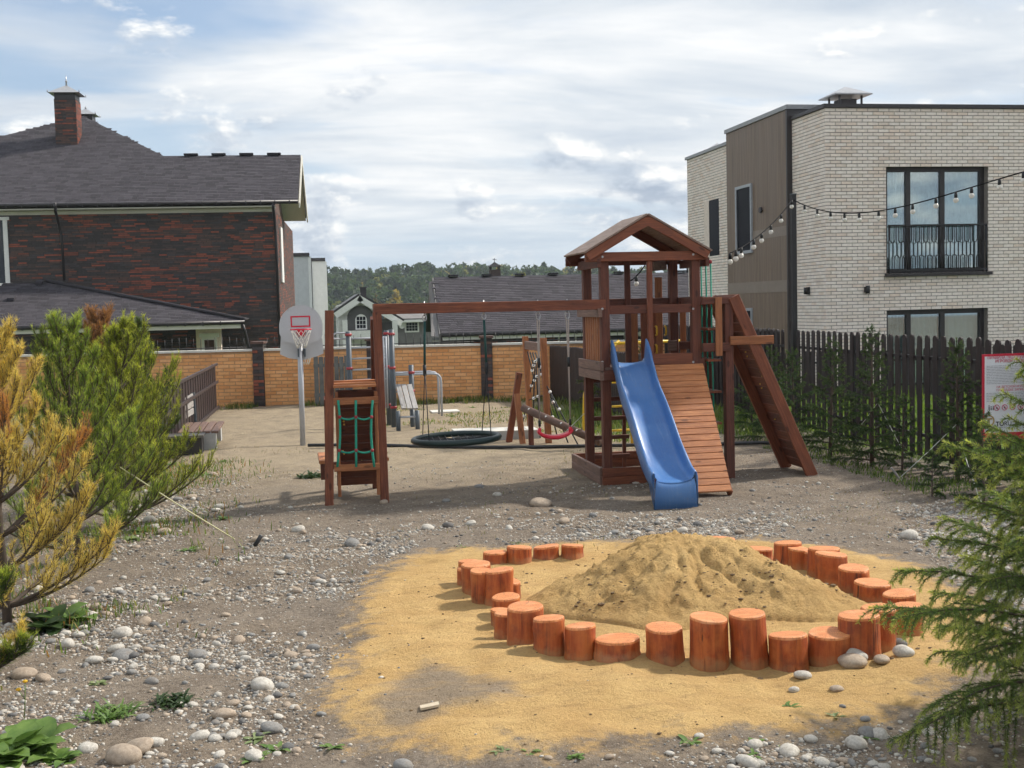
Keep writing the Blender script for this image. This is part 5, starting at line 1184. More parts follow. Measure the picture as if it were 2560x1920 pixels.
# ================================================================== swings
def beam_pt(px): 
    a, b2 = np.array([0.895, 13.12, 2.09]), np.array([3.60, 13.39, 2.085]); d = ray(px, 771); t = np.linspace(0, 1, 400); P = a+(b2-a)*t[:, None]; X, _ = proj(P); return P[np.argmin(abs(X-px))]
def swings():
    c = PY(1141, 1096, 13.25); rad = 0.475
    s = empty('nest_swing', (c[0], c[1], 0), 'round black nest swing with dark green padded ring and mesh floor', 'swing')
    ring = lambda r, n=40, dz=0: [(c[0]+r*math.cos(a), c[1]+r*math.sin(a), c[2]+dz+0.012*math.cos(a)) for a in np.linspace(0, 2*math.pi, n, endpoint=False)]
    MB().tube(ring(rad), 0.035, 10, closed=True).build('padded_ring', 'ring_green', s)
    m = MB()
    for i in range(-5, 6):
        o = i*0.078; L = math.sqrt((rad-0.02)**2-o*o)
        m.tube([(c[0]-L, c[1]+o, c[2]-0.01), (c[0], c[1]+o, c[2]-0.045), (c[0]+L, c[1]+o, c[2]-0.01)], 0.006, 4); m.tube([(c[0]+o, c[1]-L, c[2]-0.01), (c[0]+o, c[1], c[2]-0.047), (c[0]+o, c[1]+L, c[2]-0.01)], 0.006, 4)
    m.build('mesh_floor', 'net_dark', s)
    for px, sx in ((1060, -1), (1209, 1)):
        h = beam_pt(px); z0 = h[2]-0.16; k = MB(); k.tube([h+ZV*0.08, h-ZV*0.08], 0.007, 6)
        for i in range(10):
            pass
        k.tube([h+np.array([0.022*math.cos(a), 0, -0.105+0.034*math.sin(a)]) for a in np.linspace(0, 2*math.pi, 12, endpoint=False)], 0.006, 5, closed=True)
        k.build('shackle', 'galvanised', s)
        knot = np.array([h[0]+0.015*sx, h[1], 1.42])
        MB().tube([h-ZV*0.14, (h+knot)/2-ZV*0.05, knot], 0.014, 7).build('sleeve', 'rope_dark_green', s)
        MB().tube([knot+ZV*0.05, knot-ZV*0.07], 0.02, 7).build('rope_clamp', 'rubber', s)
        for sy in (-1, 1):
            e = np.array([c[0]+sx*rad*0.72, c[1]+sy*rad*0.69, c[2]+0.02]); MB().tube([knot, e], 0.0055, 5).build('rope', 'rope_black', s)
    # red seat
    c = PY(1388, 1083, 13.36); s = empty('swing_seat', (c[0], c[1], 0), 'red plastic swing seat hanging on two grey ropes', 'swing')
    V, Fc = [], []; n = 16; w, dp = 0.205, 0.075
    for i in range(n+1):
        u = -1+2*i/n; x = c[0]+w*u; z = c[2]-0.045*(1-u*u)+0.03*abs(u)**4; d = dp*(1-0.35*abs(u)**3)
        V += [(x, c[1]-d, z-0.012), (x, c[1]-d*0.9, z+0.022), (x, c[1], z+0.008), (x, c[1]+d*0.9, z+0.022), (x, c[1]+d, z-0.012), (x, c[1], z-0.028)]
    for i in range(n):
        for j in range(6): Fc.append((i*6+j, i*6+(j+1) % 6, (i+1)*6+(j+1) % 6, (i+1)*6+j))
    Fc += [tuple(range(6))[::-1], tuple(range(n*6, n*6+6))]
    MB().mesh(V, Fc, 0, True).build('seat', 'plastic_red', s)
    for px, sx in ((1345, -1), (1418, 1)):
        h = beam_pt(px); e = np.array([c[0]+sx*(w-0.025), c[1], c[2]+0.035])
        k = MB(); k.tube([h+ZV*0.07, h-ZV*0.08], 0.007, 6); k.tube([h+np.array([0.024*math.cos(a), 0, -0.115+0.045*math.sin(a)]) for a in np.linspace(0, 2*math.pi, 12, endpoint=False)], 0.0065, 5, closed=True); k.build('shackle', 'galvanised', s)
        for dx in (-0.012, 0.012): MB().tube([h+np.array([dx, 0, -0.16]), (h*0.55+e*0.45)+np.array([dx*0.3, 0, 0]), e], 0.0075, 6).build('rope', 'rope_grey', s)
        MB().tube([h*0.55+e*0.45+ZV*0.05, h*0.55+e*0.45-ZV*0.06], 0.018, 6).build('rope_clamp', 'rubber', s); MB().tube([e+ZV*0.12, e+ZV*0.05], 0.016, 6).build('rope_clamp', 'rubber', s)
        MB().tube([e+ZV*0.03, e-ZV*0.03], 0.02, 7).build('lug', 'plastic_red', s)
swings()

# ================================================================== basketball stand
def hoop_stand():
    b = G(757, 1110); Y = b[1]; f = lambda x, y, d=0: PY(x, y, Y+d)
    s = empty('basketball_stand', b, 'grey basketball stand with two round topped boards on one pole', 'basketball hoop')
    pt = f(751, 890)
    MB().tube([(b[0], Y, -0.1), (pt[0], Y+0.0, pt[2]+0.35)], 0.042, 12).build('pole', 'steel_grey', s)
    def board(pxs, y, name, th, mat='board_grey'):
        P = [f(px, py) for px, py in pxs]; return MB().prism([(p[0], y, p[2]) for p in P], (0, th, 0)).build(name, mat, s)
    cx, cy = 752, 812
    up = [(cx-53, 835), (cx-46, 849)]+[(cx-22, 858), (cx, 860), (cx+24, 858), (cx+48, 849), (cx+54, 836), (cx+54, 815)]
    up += [(cx+54*math.cos(a), 815-53*math.sin(a)) for a in np.linspace(0.08, math.pi-0.08, 18)]+[(cx-54, 815)]
    ub = board(up, Y-0.075, 'backboard', 0.022)
    lo = [(702, 842), (700, 886), (722, 896), (757, 900), (790, 892), (809, 884), (806, 848), (799, 838), (710, 838)]
    lb = board(lo, Y+0.06, 'backboard', 0.022)
    MB().box((f(744, 880)[0], Y-0.05, f(744, 892)[2]), (f(748, 880)[0], Y+0.06, f(744, 872)[2])).box((f(760, 880)[0], Y-0.05, f(744, 892)[2]), (f(764, 880)[0], Y+0.06, f(744, 872)[2])).build('bracket', 'steel_dark', s)
    # red target square (frame proud of the board)
    a, c = f(727, 818), f(775, 789); w = 0.022; y = Y-0.079; m = MB()
    m.box((a[0], y, a[2]), (a[0]+w, y+0.0035, c[2])); m.box((c[0]-w, y, a[2]), (c[0], y+0.0035, c[2])); m.box((a[0]+w, y, c[2]-w), (c[0]-w, y+0.0035, c[2])); m.box((a[0]+w, y, a[2]), (c[0]-w, y+0.0035, a[2]+w))
    m.build('target_square', 'hoop_red', ub)
    for px, py in ((720, 775), (780, 774)): q = f(px, py); MB().disc((q[0], Y-0.078, q[2]), (0, 1, 0), 0.01, 0.008, 8).build('bolt', 'galvanised', ub)
    def rim(px, py, sgn, y0, r=0.155):
        q = f(px, py); c = np.array([q[0], y0+sgn*(r+0.06), q[2]]); m = MB()
        m.tube([c+np.array([r*math.cos(a), r*math.sin(a), 0]) for a in np.linspace(0, 2*math.pi, 24, endpoint=False)], 0.010, 7, closed=True)
        m.obox((c[0]-0.05, y0+sgn*0.005, c[2]-0.11), (0.10, 0, 0), (0, sgn*0.07, 0.02), (0, 0, 0.10)); m.tube([(c[0]-0.045, y0+sgn*0.02, c[2]-0.10), c+np.array([-0.08, sgn*-0.13, -0.005])], 0.008, 5); m.tube([(c[0]+0.045, y0+sgn*0.02, c[2]-0.10), c+np.array([0.08, sgn*-0.13, -0.005])], 0.008, 5)
        h = m.build('rim', 'hoop_red', s); n = MB(); k = 12
        for i in range(k):
            for dd in (1, -1):
                pts = []
                for j in range(6):
                    an = 2*math.pi*(i+dd*j*0.5)/k; rr = r*(1-0.11*j) if j < 5 else r*0.42; pts.append(c+np.array([rr*math.cos(an), rr*math.sin(an), -0.055*j-0.01]))
                n.tube(pts, 0.004, 4)
        n.build('net', 'net_white', s)
    rim(752, 823, -1, Y-0.075); rim(762, 868, 1, Y+0.085, 0.14)
hoop_stand()

# ================================================================== exercise bars by the wall
def gym():
    def bar(n, p, q, r, par, mat='steel_grey'): MB().tube([p, q], r, 8).build(n, mat, par)
    def clamp(p, par): MB().tube([p-ZV*0.022, p+ZV*0.022], 0.062, 10).build('clamp', 'paint_dull_red', par)
    b = G(870, 1035); Y = 21.6; f = lambda x, y, d=0: PY(x, y, Y+d)
    g = empty('wall_bars', (f(870, 1000)[0], Y, 0), 'grey steel wall bars with ladder rungs and red clamps', 'exercise bars')
    xs = [f(873, 900)[0], f(971, 900)[0], f(982, 900, -0.5)[0]]
    for x, y, yt in ((xs[0], Y, 828), (xs[1], Y+0.25, 828), (xs[2], Y-0.35, 826)):
        bar('upright', (x, y, -0.1), (x, y, PY(900, yt, y)[2]), 0.048, g, 'steel_dark')
        for z in (0.35, 1.05, 1.65): clamp(np.array([x, y, z]), g)
    for py in (846, 869, 896, 924, 950): z = f(920, py)[2]; bar('rung', (xs[0], Y, z), (xs[1], Y+0.25, z), 0.017, g)
    zt = f(830, 833)[2]; x0 = f(835, 833)[0]
    MB().tube([(xs[0], Y, zt), (x0+0.05, Y, zt), (x0, Y, zt-0.02), (x0-0.02, Y, zt-0.06), (x0, Y, zt-0.1), (xs[0], Y, zt-0.11)], 0.015, 7).build('grip_loop', 'steel_grey', g)
    for px in (960, 966): 
        x = f(px, 900, 0.1)[0]; bar('side_rail', (x, Y+0.1, 0.3), (x, Y+0.1, 1.6), 0.016, g)
    # sit-up bench
    Y2 = 20.9; f2 = lambda x, y, d=0: PY(x, y, Y2+d)
    s = empty('situp_bench', (f2(1012, 1030)[0], Y2, 0), 'sloping slatted sit up bench with grey posts', 'exercise bench')
    px_ = f2(1030, 1000, 0.5)[0]; bar('post', (px_, Y2+0.5, -0.1), (px_, Y2+0.5, f2(1030, 912, 0.5)[2]), 0.045, s, 'steel_dark')
    for z in (0.95, 0.62): clamp(np.array([px_, Y2+0.5, z]), s); bar('cross_bar', (xs[2], Y-0.35, z), (px_, Y2+0.5, z), 0.016, s)
    for i in range(3):
        a = f2(995+i*14, 962, 0.45); b2 = f2(1010+i*14.5, 1022, -0.25); beam('slat', (a[0], Y2+0.45, a[2]), (b2[0], Y2-0.25, b2[2]), 0.088, 0.03, 'wood_grey', s)
    for px, Yp in ((995, -0.25), (1043, -0.25), (1031, 0.2)):
        x = f2(px, 1030, Yp)[0]; bar('foot', (x, Y2+Yp, -0.1), (x, Y2+Yp, 0.33), 0.04, s, 'steel_dark')
    x0 = f2(995, 1030, -0.25)[0]; x1 = f2(1043, 1030, -0.25)[0]; bar('cross_bar', (x0, Y2-0.25, 0.22), (x1, Y2-0.25, 0.22), 0.018, s)
    # parallel bars
    Y3 = 23.0; f3 = lambda x, y, d=0: PY(x, y, Y3+d)
    p = empty('parallel_bars', (f3(1098, 1020)[0], Y3, 0), 'bent grey steel parallel bars near the brick wall', 'exercise bars')
    for d, px, py in ((0.0, 1104, 934), (0.5, 1097, 929)):
        x = f3(px, 1000, d)[0]; z = f3(px-20, py, d)[2]; xl = f3(985, 930, d)[0]
        MB().tube([(xl, Y3+d, z), (x-0.16, Y3+d, z), (x-0.06, Y3+d, z-0.02), (x-0.01, Y3+d, z-0.08), (x, Y3+d, z-0.18), (x, Y3+d, -0.1)], 0.022, 8).build('bar', 'steel_grey', p)
        MB().tube([(xl, Y3+d, z), (xl, Y3+d, -0.1)], 0.03, 8).build('post', 'steel_dark', p)
    q = G(1112, 1029); MB().box((q[0]-0.28, q[1]-0.25, -0.05), (q[0]+0.28, q[1]+0.25, 0.02)).build('footing', 'concrete_top', p)
gym()

# ================================================================== black climbing net frame, slab, hose, seesaw log
def net_frame():
    Y = 17.9; f = lambda x, y, d=0: PY(x, y, Y+d)
    s = empty('climbing_net_frame', (f(1335, 1080)[0], Y, 0), 'wooden frame with black spider net and white connectors', 'climbing frame')
    zt = f(1310, 843)[2]
    pa = np.array([f(1313, 850, 1.2)[0], Y+1.2, 0]); pb = np.array([f(1358, 850, -0.2)[0], Y-0.2, 0])
    zA, zB = PY(1310, 841, Y+1.2)[2], PY(1358, 845, Y-0.2)[2]
    beam('post', pa-ZV*0.1+np.array([0.06, 0, 0]), pa+ZV*zA, 0.09, 0.09, 'wood_orange', s, up=(0, 1, 0)); beam('post', pb-ZV*0.1+np.array([0.05, 0, 0]), pb+ZV*zB, 0.09, 0.09, 'wood_orange', s, up=(0, 1, 0))
    a, b2 = pa+ZV*(zA-0.14), pb+ZV*(zB-0.14); beam('cross_beam', a, b2, 0.05, 0.13, 'wood_aged', s)
    n = 6; tops = [a+(b2-a)*(0.12+0.76*i/(n-1))-ZV*0.1 for i in range(n)]
    m = MB(); w = []
    foot = [PY(px, py, Y+d) for px, py, d in ((1300, 1050, 1.6), (1330, 1065, 1.0), (1350, 1070, 0.5), (1395, 1072, 0.2), (1420, 1080, -0.3), (1447, 1092, -0.8))]
    strands = []
    waist = [PY(px, py, Y+d) for px, py, d in ((1334, 942, 1.0), (1337, 925, .8), (1340, 912, .5), (1346, 905, .2), (1355, 930, 0), (1362, 955, -.2))]
    for i in range(n):
        e = foot[i]; e = np.array([e[0], e[1], 0.0]); P = [tops[i]]; P.append(waist[i]); P.append((waist[i]*0.55+e*0.45)); P.append(e); strands.append(P)
        MB().tube(P, 0.011, 5).build('net_rope', 'rope_black', s)
    for lv in (0.25, 0.45, 0.65, 0.82):
        pts = []
        for P in strands:
            u = lv*3; k = min(2, int(u)); pts.append(P[k]+(P[k+1]-P[k])*(u-k))
        MB().tube(pts, 0.009, 5).build('net_rope', 'rope_black', s)
        for p in pts: MB().ball(p, 0.027, 0, 6, 4).build('connector', 'plastic_white', s)
    # A shaped prop
    b = empty('timber_prop', (f(1285, 1070)[0], Y-0.2, 0), 'two leaning reddish timbers joined as a prop', 'timber frame')
    beam('leg', f(1270, 1078, 0.2)*np.array([1, 1, 0])-ZV*0.05, f(1298, 932, 0.1), 0.09, 0.09, 'wood_red', b, up=(0, 1, 0)); beam('leg', f(1307, 1080, -0.2)*np.array([1, 1, 0])-ZV*0.05, f(1292, 985, 0.0), 0.085, 0.075, 'wood_orange', b, up=(0, 1, 0))
    # sloping balance log
    l = empty('balance_log', (f(1390, 1060)[0], Y-1.0, 0), 'sloping wooden balance beam with white bolts', 'balance beam')
    p0, p1 = f(1308, 1020, -0.35), PY(1500, 1105, Y-1.6); p1[2] = max(0.05, p1[2]); MB().tube([p0, p1], 0.058, 10).build('log', 'log_brown', l)
    for px, u in ((1320, .07), (1357, .3), (1394, .5), (1431, .7)): c = p0+(p1-p0)*u; MB().ball(c+np.array([0.0, -0.055, 0.015]), 0.022, 0, 7, 4).build('bolt_cap', 'plastic_white', l)
    beam('prop', (p0+(p1-p0)*0.1)*np.array([1, 1, 0])-ZV*0.05, p0+(p1-p0)*0.1, 0.07, 0.07, 'wood_dark', l, up=(0, 1, 0))
    # concrete slab
    q = G(1245, 1106); e = G(1360, 1104); h = PY(1300, 1078, 18.3)[2]
    MB().obox((2.45, 18.45, -0.05), (e[0]-2.45, -0.15, 0), (0.0, 0.55, 0), (0, 0, h+0.05)).build('concrete_slab', ['concrete'])
    o = bpy.data.objects['concrete_slab']; tag(o, 'long grey concrete slab lying behind the nest swing', 'slab')
    MB().obox((2.445, 18.445, h-0.0), (e[0]-2.445, -0.15, 0), (0.0, 0.56, 0), (0, 0, 0.012)).build('slab_top', 'concrete_top', o)
    # black water hose
    pts = [np.array([*G(px, py)[:2], 0.03]) for px, py in ((770, 1118), (850, 1117), (960, 1118), (1060, 1121), (1160, 1123), (1300, 1123), (1420, 1121), (1520, 1119), (1640, 1117), (1790, 1115), (1900, 1112), (1960, 1114))]
    o = MB().tube(pts, 0.026, 8).build('hose', 'hose'); tag(o, 'black pipe lying across the yard under the swings', 'pipe')
plain('log_brown', (0.11, 0.06, 0.042), 0.7, var=0.25)
net_frame()
def monkey_bars():
    Y = 16.6; f = lambda x, y, d=0: PY(x, y, Y+d)
    s = empty('monkey_bars', (f(1585, 1090)[0], Y, 0), 'yellow painted steel climbing bars behind the play tower', 'climbing frame')
    T = lambda n, pts, r=0.02: MB().tube(pts, r, 8).build(n, 'paint_yellow', s)
    xs = f(1589, 1000)[0], f(1578, 1000, 0.5)[0], f(1466, 1000)[0], f(1690, 900, 0.6)[0]
    T('upright', [(xs[0], Y, -0.1), (xs[0], Y, f(1600, 890)[2])]); T('upright', [(xs[1], Y+0.5, -0.1), (xs[1], Y+0.5, 1.3)])
    T('upright', [(xs[2]+0.06, Y, -0.1), (xs[2]-0.05, Y, 0.35), (xs[2]-0.03, Y, 0.8), (xs[2]+0.1, Y, 1.2), (xs[2]+0.5, Y, 1.56)])
    for py in (1015, 1075): z = f(1560, py)[2]; T('rung', [(f(1530, py)[0], Y, z), (xs[0], Y, z)], 0.017)
    for py in (955, ): z = f(1560, py)[2]; T('rung', [(f(1530, py)[0], Y, z), (xs[0], Y, z)], 0.017)
    z = f(1600, 1082)[2]; T('rung', [(xs[0], Y, z), (f(1640, 1078)[0], Y, z)], 0.017)
    T('top_bar', [f(1500, 861), f(1575, 857), f(1700, 852)], 0.022)
    z = f(1600, 758, -0.5)[2]; T('top_bar', [f(1583, 759, -0.5), f(1655, 755, -0.5)], 0.03)
    a, b2 = f(1520, 763, -0.5), f(1570, 757, 0.4)
    for i in range(7): c = a+(b2-a)*i/6; MB().ball(c, 0.026, 0, 7, 5).build('grip', 'plastic_yellow', s)
    T('brace', [(a+b2)/2, a+np.array([-0.1, 0, -0.02])], 0.012); T('post', [b2+np.array([0.06, 0, -0.01]), np.array([b2[0]+0.1, b2[1], -0.1])], 0.028); T('link', [f(1583, 759, -0.5), b2], 0.02)
    MB().tube([b2+np.array([0.06, 0, -0.06]), b2+np.array([0.06, 0, 0.06])], 0.05, 10).build('collar', 'rubber', s)
monkey_bars()

# ================================================================== lamp post, festoon lights, sign, bench
def lights():
    X = 8.0; b = PX(1988, 1060, X); tp = PX(1983, 486, X)
    p = empty('lamp_post', (X, b[1], 0), 'slim black steel post holding the string of bulbs', 'post')
    MB().box((X-0.038, b[1]-0.038, -0.3), (X+0.038, b[1]+0.038, tp[2])).build('shaft', 'steel_black', p); MB().box((X-0.042, b[1]-0.042, tp[2]), (X+0.042, b[1]+0.042, tp[2]+0.012)).build('cap', 'steel_dark', p)
    P0 = np.array([X-0.03, b[1]-0.04, PX(1983, 499, X)[2]]); P1 = np.array([5.02, 13.3, F(1785, 634, 13.3)[2]]); P2 = PY(2640, 408, 11.6)
    def span(a, c, sag, pxs, lab, skew=0.0):
        s = empty('string_lights', (a+c)/2, lab, 'string lights', 'festoon light strings'); t = np.linspace(0, 1, 60); Q = a+(c-a)*t[:, None]-np.outer(sag*4*t*(1-t)*(1+skew*(0.5-t)), ZV)
        MB().tube(Q, 0.0085, 5).build('cable', 'cable_black', s); X_, _ = proj(Q)
        for px in pxs:
            q = Q[np.argmin(abs(X_-px))]; k = MB().tube([q, q-ZV*0.035, q-ZV*0.07], [0.016, 0.020, 0.020], 8).build('socket', 'rubber', s); MB().ball(q-ZV*0.098, 0.034, 0, 9, 6).build('bulb', 'bulb_glass', k)
    sc = 0.4219
    span(P0, P2, 0.30, [1680+sc*v for v in (784, 860, 941, 1030, 1116, 1214, 1319, 1430, 1551, 1670, 1760, 1927, 2078)], 'string of bulbs running from the black post past the white house', 1.2)
    span(P0, P1, 0.10, [1680+sc*v for v in (709, 644, 588, 530, 481, 414, 380, 325, 280, 255)], 'string of bulbs running from the black post to the play tower roof')
    a = PY(1612, 664, 14.4); c = PY(1575, 703, 15.5); span(a, c, 0.02, [1591], 'short dark string with one bulb seen through the play tower')
    MB().tube([PY(1400+.2411*885, 520+.2411*600, 14.4), a], 0.0085, 5).build('cable', 'steel_black', [o for o in bpy.data.objects if o.name.startswith('string_lights')][-1])
lights()

def text_mesh(body, size, loc, mat, parent, name='lettering', align='LEFT', bold=0.0):
    cu = bpy.data.curves.new(name, 'FONT'); cu.body = body; cu.size = size; cu.align_x = align; cu.extrude = 0.0008; cu.offset = bold; cu.resolution_u = 3
    o = bpy.data.objects.new(name, cu); COL.objects.link(o); dg = bpy.context.evaluated_depsgraph_get(); dg.update()
    me = bpy.data.meshes.new_from_object(o.evaluated_get(dg)); bpy.data.objects.remove(o); me.materials.clear(); me.materials.append(MATS[mat])
    me.transform(Matrix.Rotation(math.pi/2, 4, 'X'))
    return link(name, me, parent, loc)
def sign():
    Y = 11.7; f = lambda x, y: PY(x, y, Y); a, c = f(2456, 1103), f(2456, 886); x0, z0, z1 = a[0], a[2], c[2]; W = 0.72; H = z1-z0
    plain('sign_red', (0.55, 0.022, 0.05), 0.4, var=0.05); plain('sign_white', (0.74, 0.77, 0.80), 0.4, var=0.03); plain('ink', (0.03, 0.03, 0.035), 0.6); plain('ink_grey', (0.32, 0.33, 0.36), 0.6); plain('ink_gold', (0.36, 0.26, 0.10), 0.5); plain('ink_pink', (0.55, 0.10, 0.16), 0.5)
    s = empty('rules_sign', (x0+W/2, Y, 0), 'white playground rules sign with red border and TORUDA logo', 'sign')
    MB().box((x0, Y, z0), (x0+W, Y+0.012, z1)).build('board', 'sign_red', s)
    face = MB().box((x0+0.025, Y-0.003, z0+0.085), (x0+W-0.025, Y-0.0005, z1-0.025)).build('panel', 'sign_white', s)
    for x in (x0+0.09, x0+W-0.12): MB().box((x, Y+0.014, -0.2), (x+0.05, Y+0.06, z1-0.03)).build('leg', 'steel_black', s)
    y = Y-0.006; sx = lambda px: f(px, 1000)[0]; sz = lambda py: f(2470, py)[2]
    cxm = x0+W/2
    text_mesh('ПРАВИЛА ЭКСПЛУАТАЦИИ', 0.043, (x0+0.055, y, sz(898)), 'ink_pink', s, bold=0.0006); text_mesh('ИГРОВОЙ ПЛОЩАДКИ', 0.043, (x0+0.145, y, sz(907)), 'ink_pink', s, bold=0.0006)
    m = MB(); r = random.Random(3)
    for py in list(range(916, 962, 4))+list(range(984, 1008, 4)):
        xx = x0+0.045; e = x0+W-0.05-r.random()*0.2
        while xx < e: w = r.uniform(0.015, 0.06); m.box((xx, y, sz(py)), (min(e, xx+w), y+0.002, sz(py)+0.0045)); xx += w+0.008
    o = m.build('small_print', 'ink_grey', s); o['kind'] = 'stuff'
    text_mesh('НА ДЕТСКОЙ ИГРОВОЙ', 0.034, (x0+0.16, y, sz(971)), 'ink_pink', s); text_mesh('ПЛОЩАДКЕ ЗАПРЕЩЕНО', 0.034, (x0+0.16, y, sz(979)), 'ink_pink', s)
    zc = sz(1020); rr = 0.030
    for i in range(5):
        cx = x0+0.165+i*0.093; k = MB().tube([(cx+rr*math.cos(q), y, zc+rr*math.sin(q)) for q in np.linspace(0, 2*math.pi, 20, endpoint=False)], 0.004, 5, closed=True)
        k.obox((cx-rr*0.7, y-0.001, zc+rr*0.62), (rr*1.4, 0, -rr*1.4), (0.0045, 0, 0.0045), (0, 0.002, 0)); k.build('prohibition_mark', 'ink_pink', s)
        MB().ball((cx, y+0.001, zc), 0.011, 0, 6, 4, (1, 0.1, 1)).tube([(cx, y, zc), (cx+0.008, y, zc-0.018)], 0.003, 4).build('pictogram', 'ink', s)
    for i, hh in enumerate((0.042, 0.032, 0.036)):
        cx = x0+0.075+i*0.024; MB().ball((cx, y+0.001, zc+hh-0.02), 0.007, 0, 6, 4, (1, 0.1, 1)).box((cx-0.006, y, zc-0.025), (cx+0.006, y+0.002, zc+hh-0.03)).build('pictogram', 'ink', s)
    # gold ring with T
    c0 = (sx(2472), sz(1052)); R_ = 0.056
    k = MB().tube([(c0[0]+R_*math.cos(q), y, c0[1]+R_*math.sin(q)) for q in np.linspace(0, 2*math.pi, 28, endpoint=False)], 0.0085, 5, closed=True)
    k.box((c0[0]-0.008, y-0.002, c0[1]-0.105), (c0[0]+0.008, y+0.002, c0[1]+0.012)); k.box((c0[0]-0.036, y-0.003, c0[1]+0.0125), (c0[0]+0.036, y+0.002, c0[1]+0.028)); k.build('emblem', 'ink_gold', s)
    text_mesh('TO', 0.068, (sx(2489), y, sz(1066)), 'ink', s, bold=0.0018); text_mesh('RU', 0.068, (sx(2489)+0.097, y, sz(1066)), 'ink', s, bold=0.0004); text_mesh('DA', 0.068, (sx(2489)+0.196, y, sz(1066)), 'ink_grey', s, bold=-0.0006)
    text_mesh('КОМФОРТНАЯ', 0.024, (sx(2490), y, sz(1072)), 'ink_grey', s); text_mesh('СРЕДА', 0.024, (sx(2490), y, sz(1078)), 'ink_grey', s)
    text_mesh('Единый телефон', 0.042, (x0+0.035, Y-0.003, sz(1101)), 'sign_white', s, bold=0.0006)
sign()
def benches():
    b = G(545, 1127); Y = b[1]; x1 = b[0]+0.02
    s = empty('park_bench', (x1-0.3, Y+0.6, 0), 'low bench of grey concrete blocks with wooden slats', 'bench')
    for y in (Y, Y+1.35): MB().box((x1-0.62, y, -0.05), (x1-0.05, y+0.32, 0.27)).build('block', 'concrete', s)
    for i in range(5): x = x1-0.56+i*0.125; beam('slat', (x, Y+0.02, 0.285), (x, Y+1.7, 0.285), 0.105, 0.035, 'wood_aged', s)
    p = empty('planter_box', (x1-0.42, Y-0.35, 0), 'dark square litter box standing beside the bench', 'box')
    MB().box((x1-0.72, Y-0.45, 0.0), (x1-0.22, Y-0.08, 0.26)).build('tub', 'mortar_dark', p); MB().box((x1-0.75, Y-0.48, 0.26), (x1-0.19, Y-0.05, 0.295)).build('rim', 'wood_grey_paint', p)
    for k in range(2):
        s = empty('park_bench', (-1.75, 20.9, 0), 'pale wooden bench back leaning near the brown sheet fence', 'bench') if k == 0 else s
    for i in range(3): beam('slat', (-1.93, 20.2, 0.35+i*0.13), (-1.80, 22.4, 0.35+i*0.13), 0.03, 0.11, 'wood_grey', s)
    for y in (20.3, 22.2): beam('leg', (-1.89+(y-20.2)*0.06, y, -0.05), (-1.92+(y-20.2)*0.06, y, 0.68), 0.05, 0.05, 'steel_dark', s, up=(0, 1, 0))
plain('wood_grey_paint', (0.13, 0.12, 0.11), 0.7)
benches()

# ================================================================== sand pile
def pile_z(x, y):
    dx, dy = x-MOUND_C[0], y-MOUND_C[1]
    r = np.hypot(dx/np.where(dx > 0, 1.12, 0.98), dy/0.98); a = np.arctan2(dy, dx)
    rr = r*(1+0.13*np.sin(a*3+0.6)+0.09*np.sin(a*5+2.0))
    h = 0.47*np.clip(1-rr, 0, 1)**0.92*(1-0.15*np.exp(-(rr/0.18)**2)*1.0)
    m = np.clip(1-rr, 0, 1)
    for k, (a0, w, dep) in enumerate(((-1.95, 0.07, 0.034), (-1.62, 0.06, 0.036), (-2.5, 0.10, 0.03), (-0.9, 0.06, 0.025), (-1.25, 0.05, 0.03), (2.9, 0.16, 0.05))):   # runnels down the slope
        h = h-dep*np.exp(-((np.angle(np.exp(1j*(a-a0)))+0.06*np.sin(rr*11+k))/w)**2)*np.clip(rr*4-0.6, 0, 1)*np.clip(m*3, 0, 1)
    h = h+(fbm(x*4, y*4, 4, 31)-0.5)*0.085*np.clip(m*3, 0, 1)+(fbm(x*14, y*14, 4, 41)-0.5)*0.050*np.clip(m*5, 0, 1)+(fbm(x*34, y*34, 2, 45)-0.5)*0.016*np.clip(m*5, 0, 1)
    n = fbm(x*22, y*22, 2, 51); h = h+np.clip(n-0.66, 0, 1)*0.13*np.clip(m*4, 0, 1)
    return h
def sand_pile():
    xs = np.arange(-1.45, 1.45, 0.016); ys = np.arange(-1.2, 1.2, 0.016); X, Y = np.meshgrid(xs+MOUND_C[0], ys+MOUND_C[1])
    H = pile_z(X, Y); Z = ground_z(X, Y)+H-0.02*(H < 0.012)+0.004; nx = len(xs)
    V = np.stack([X-MOUND_C[0], Y-MOUND_C[1], Z], -1).reshape(-1, 3); i = np.arange(len(ys)-1)[:, None]*nx+np.arange(nx-1)[None]; F_ = np.stack([i, i+1, i+1+nx, i+nx], -1).reshape(-1, 4)
    keep = H.reshape(-1)[F_].max(1) > 0.004; F_ = F_[keep]
    o = link('sand_pile', np_mesh('sand_pile', V, F_, 'sand', smooth=True), None, (*MOUND_C, 0)); tag(o, 'heap of ochre sand inside the ring of painted stumps', 'sand pile')
sand_pile()

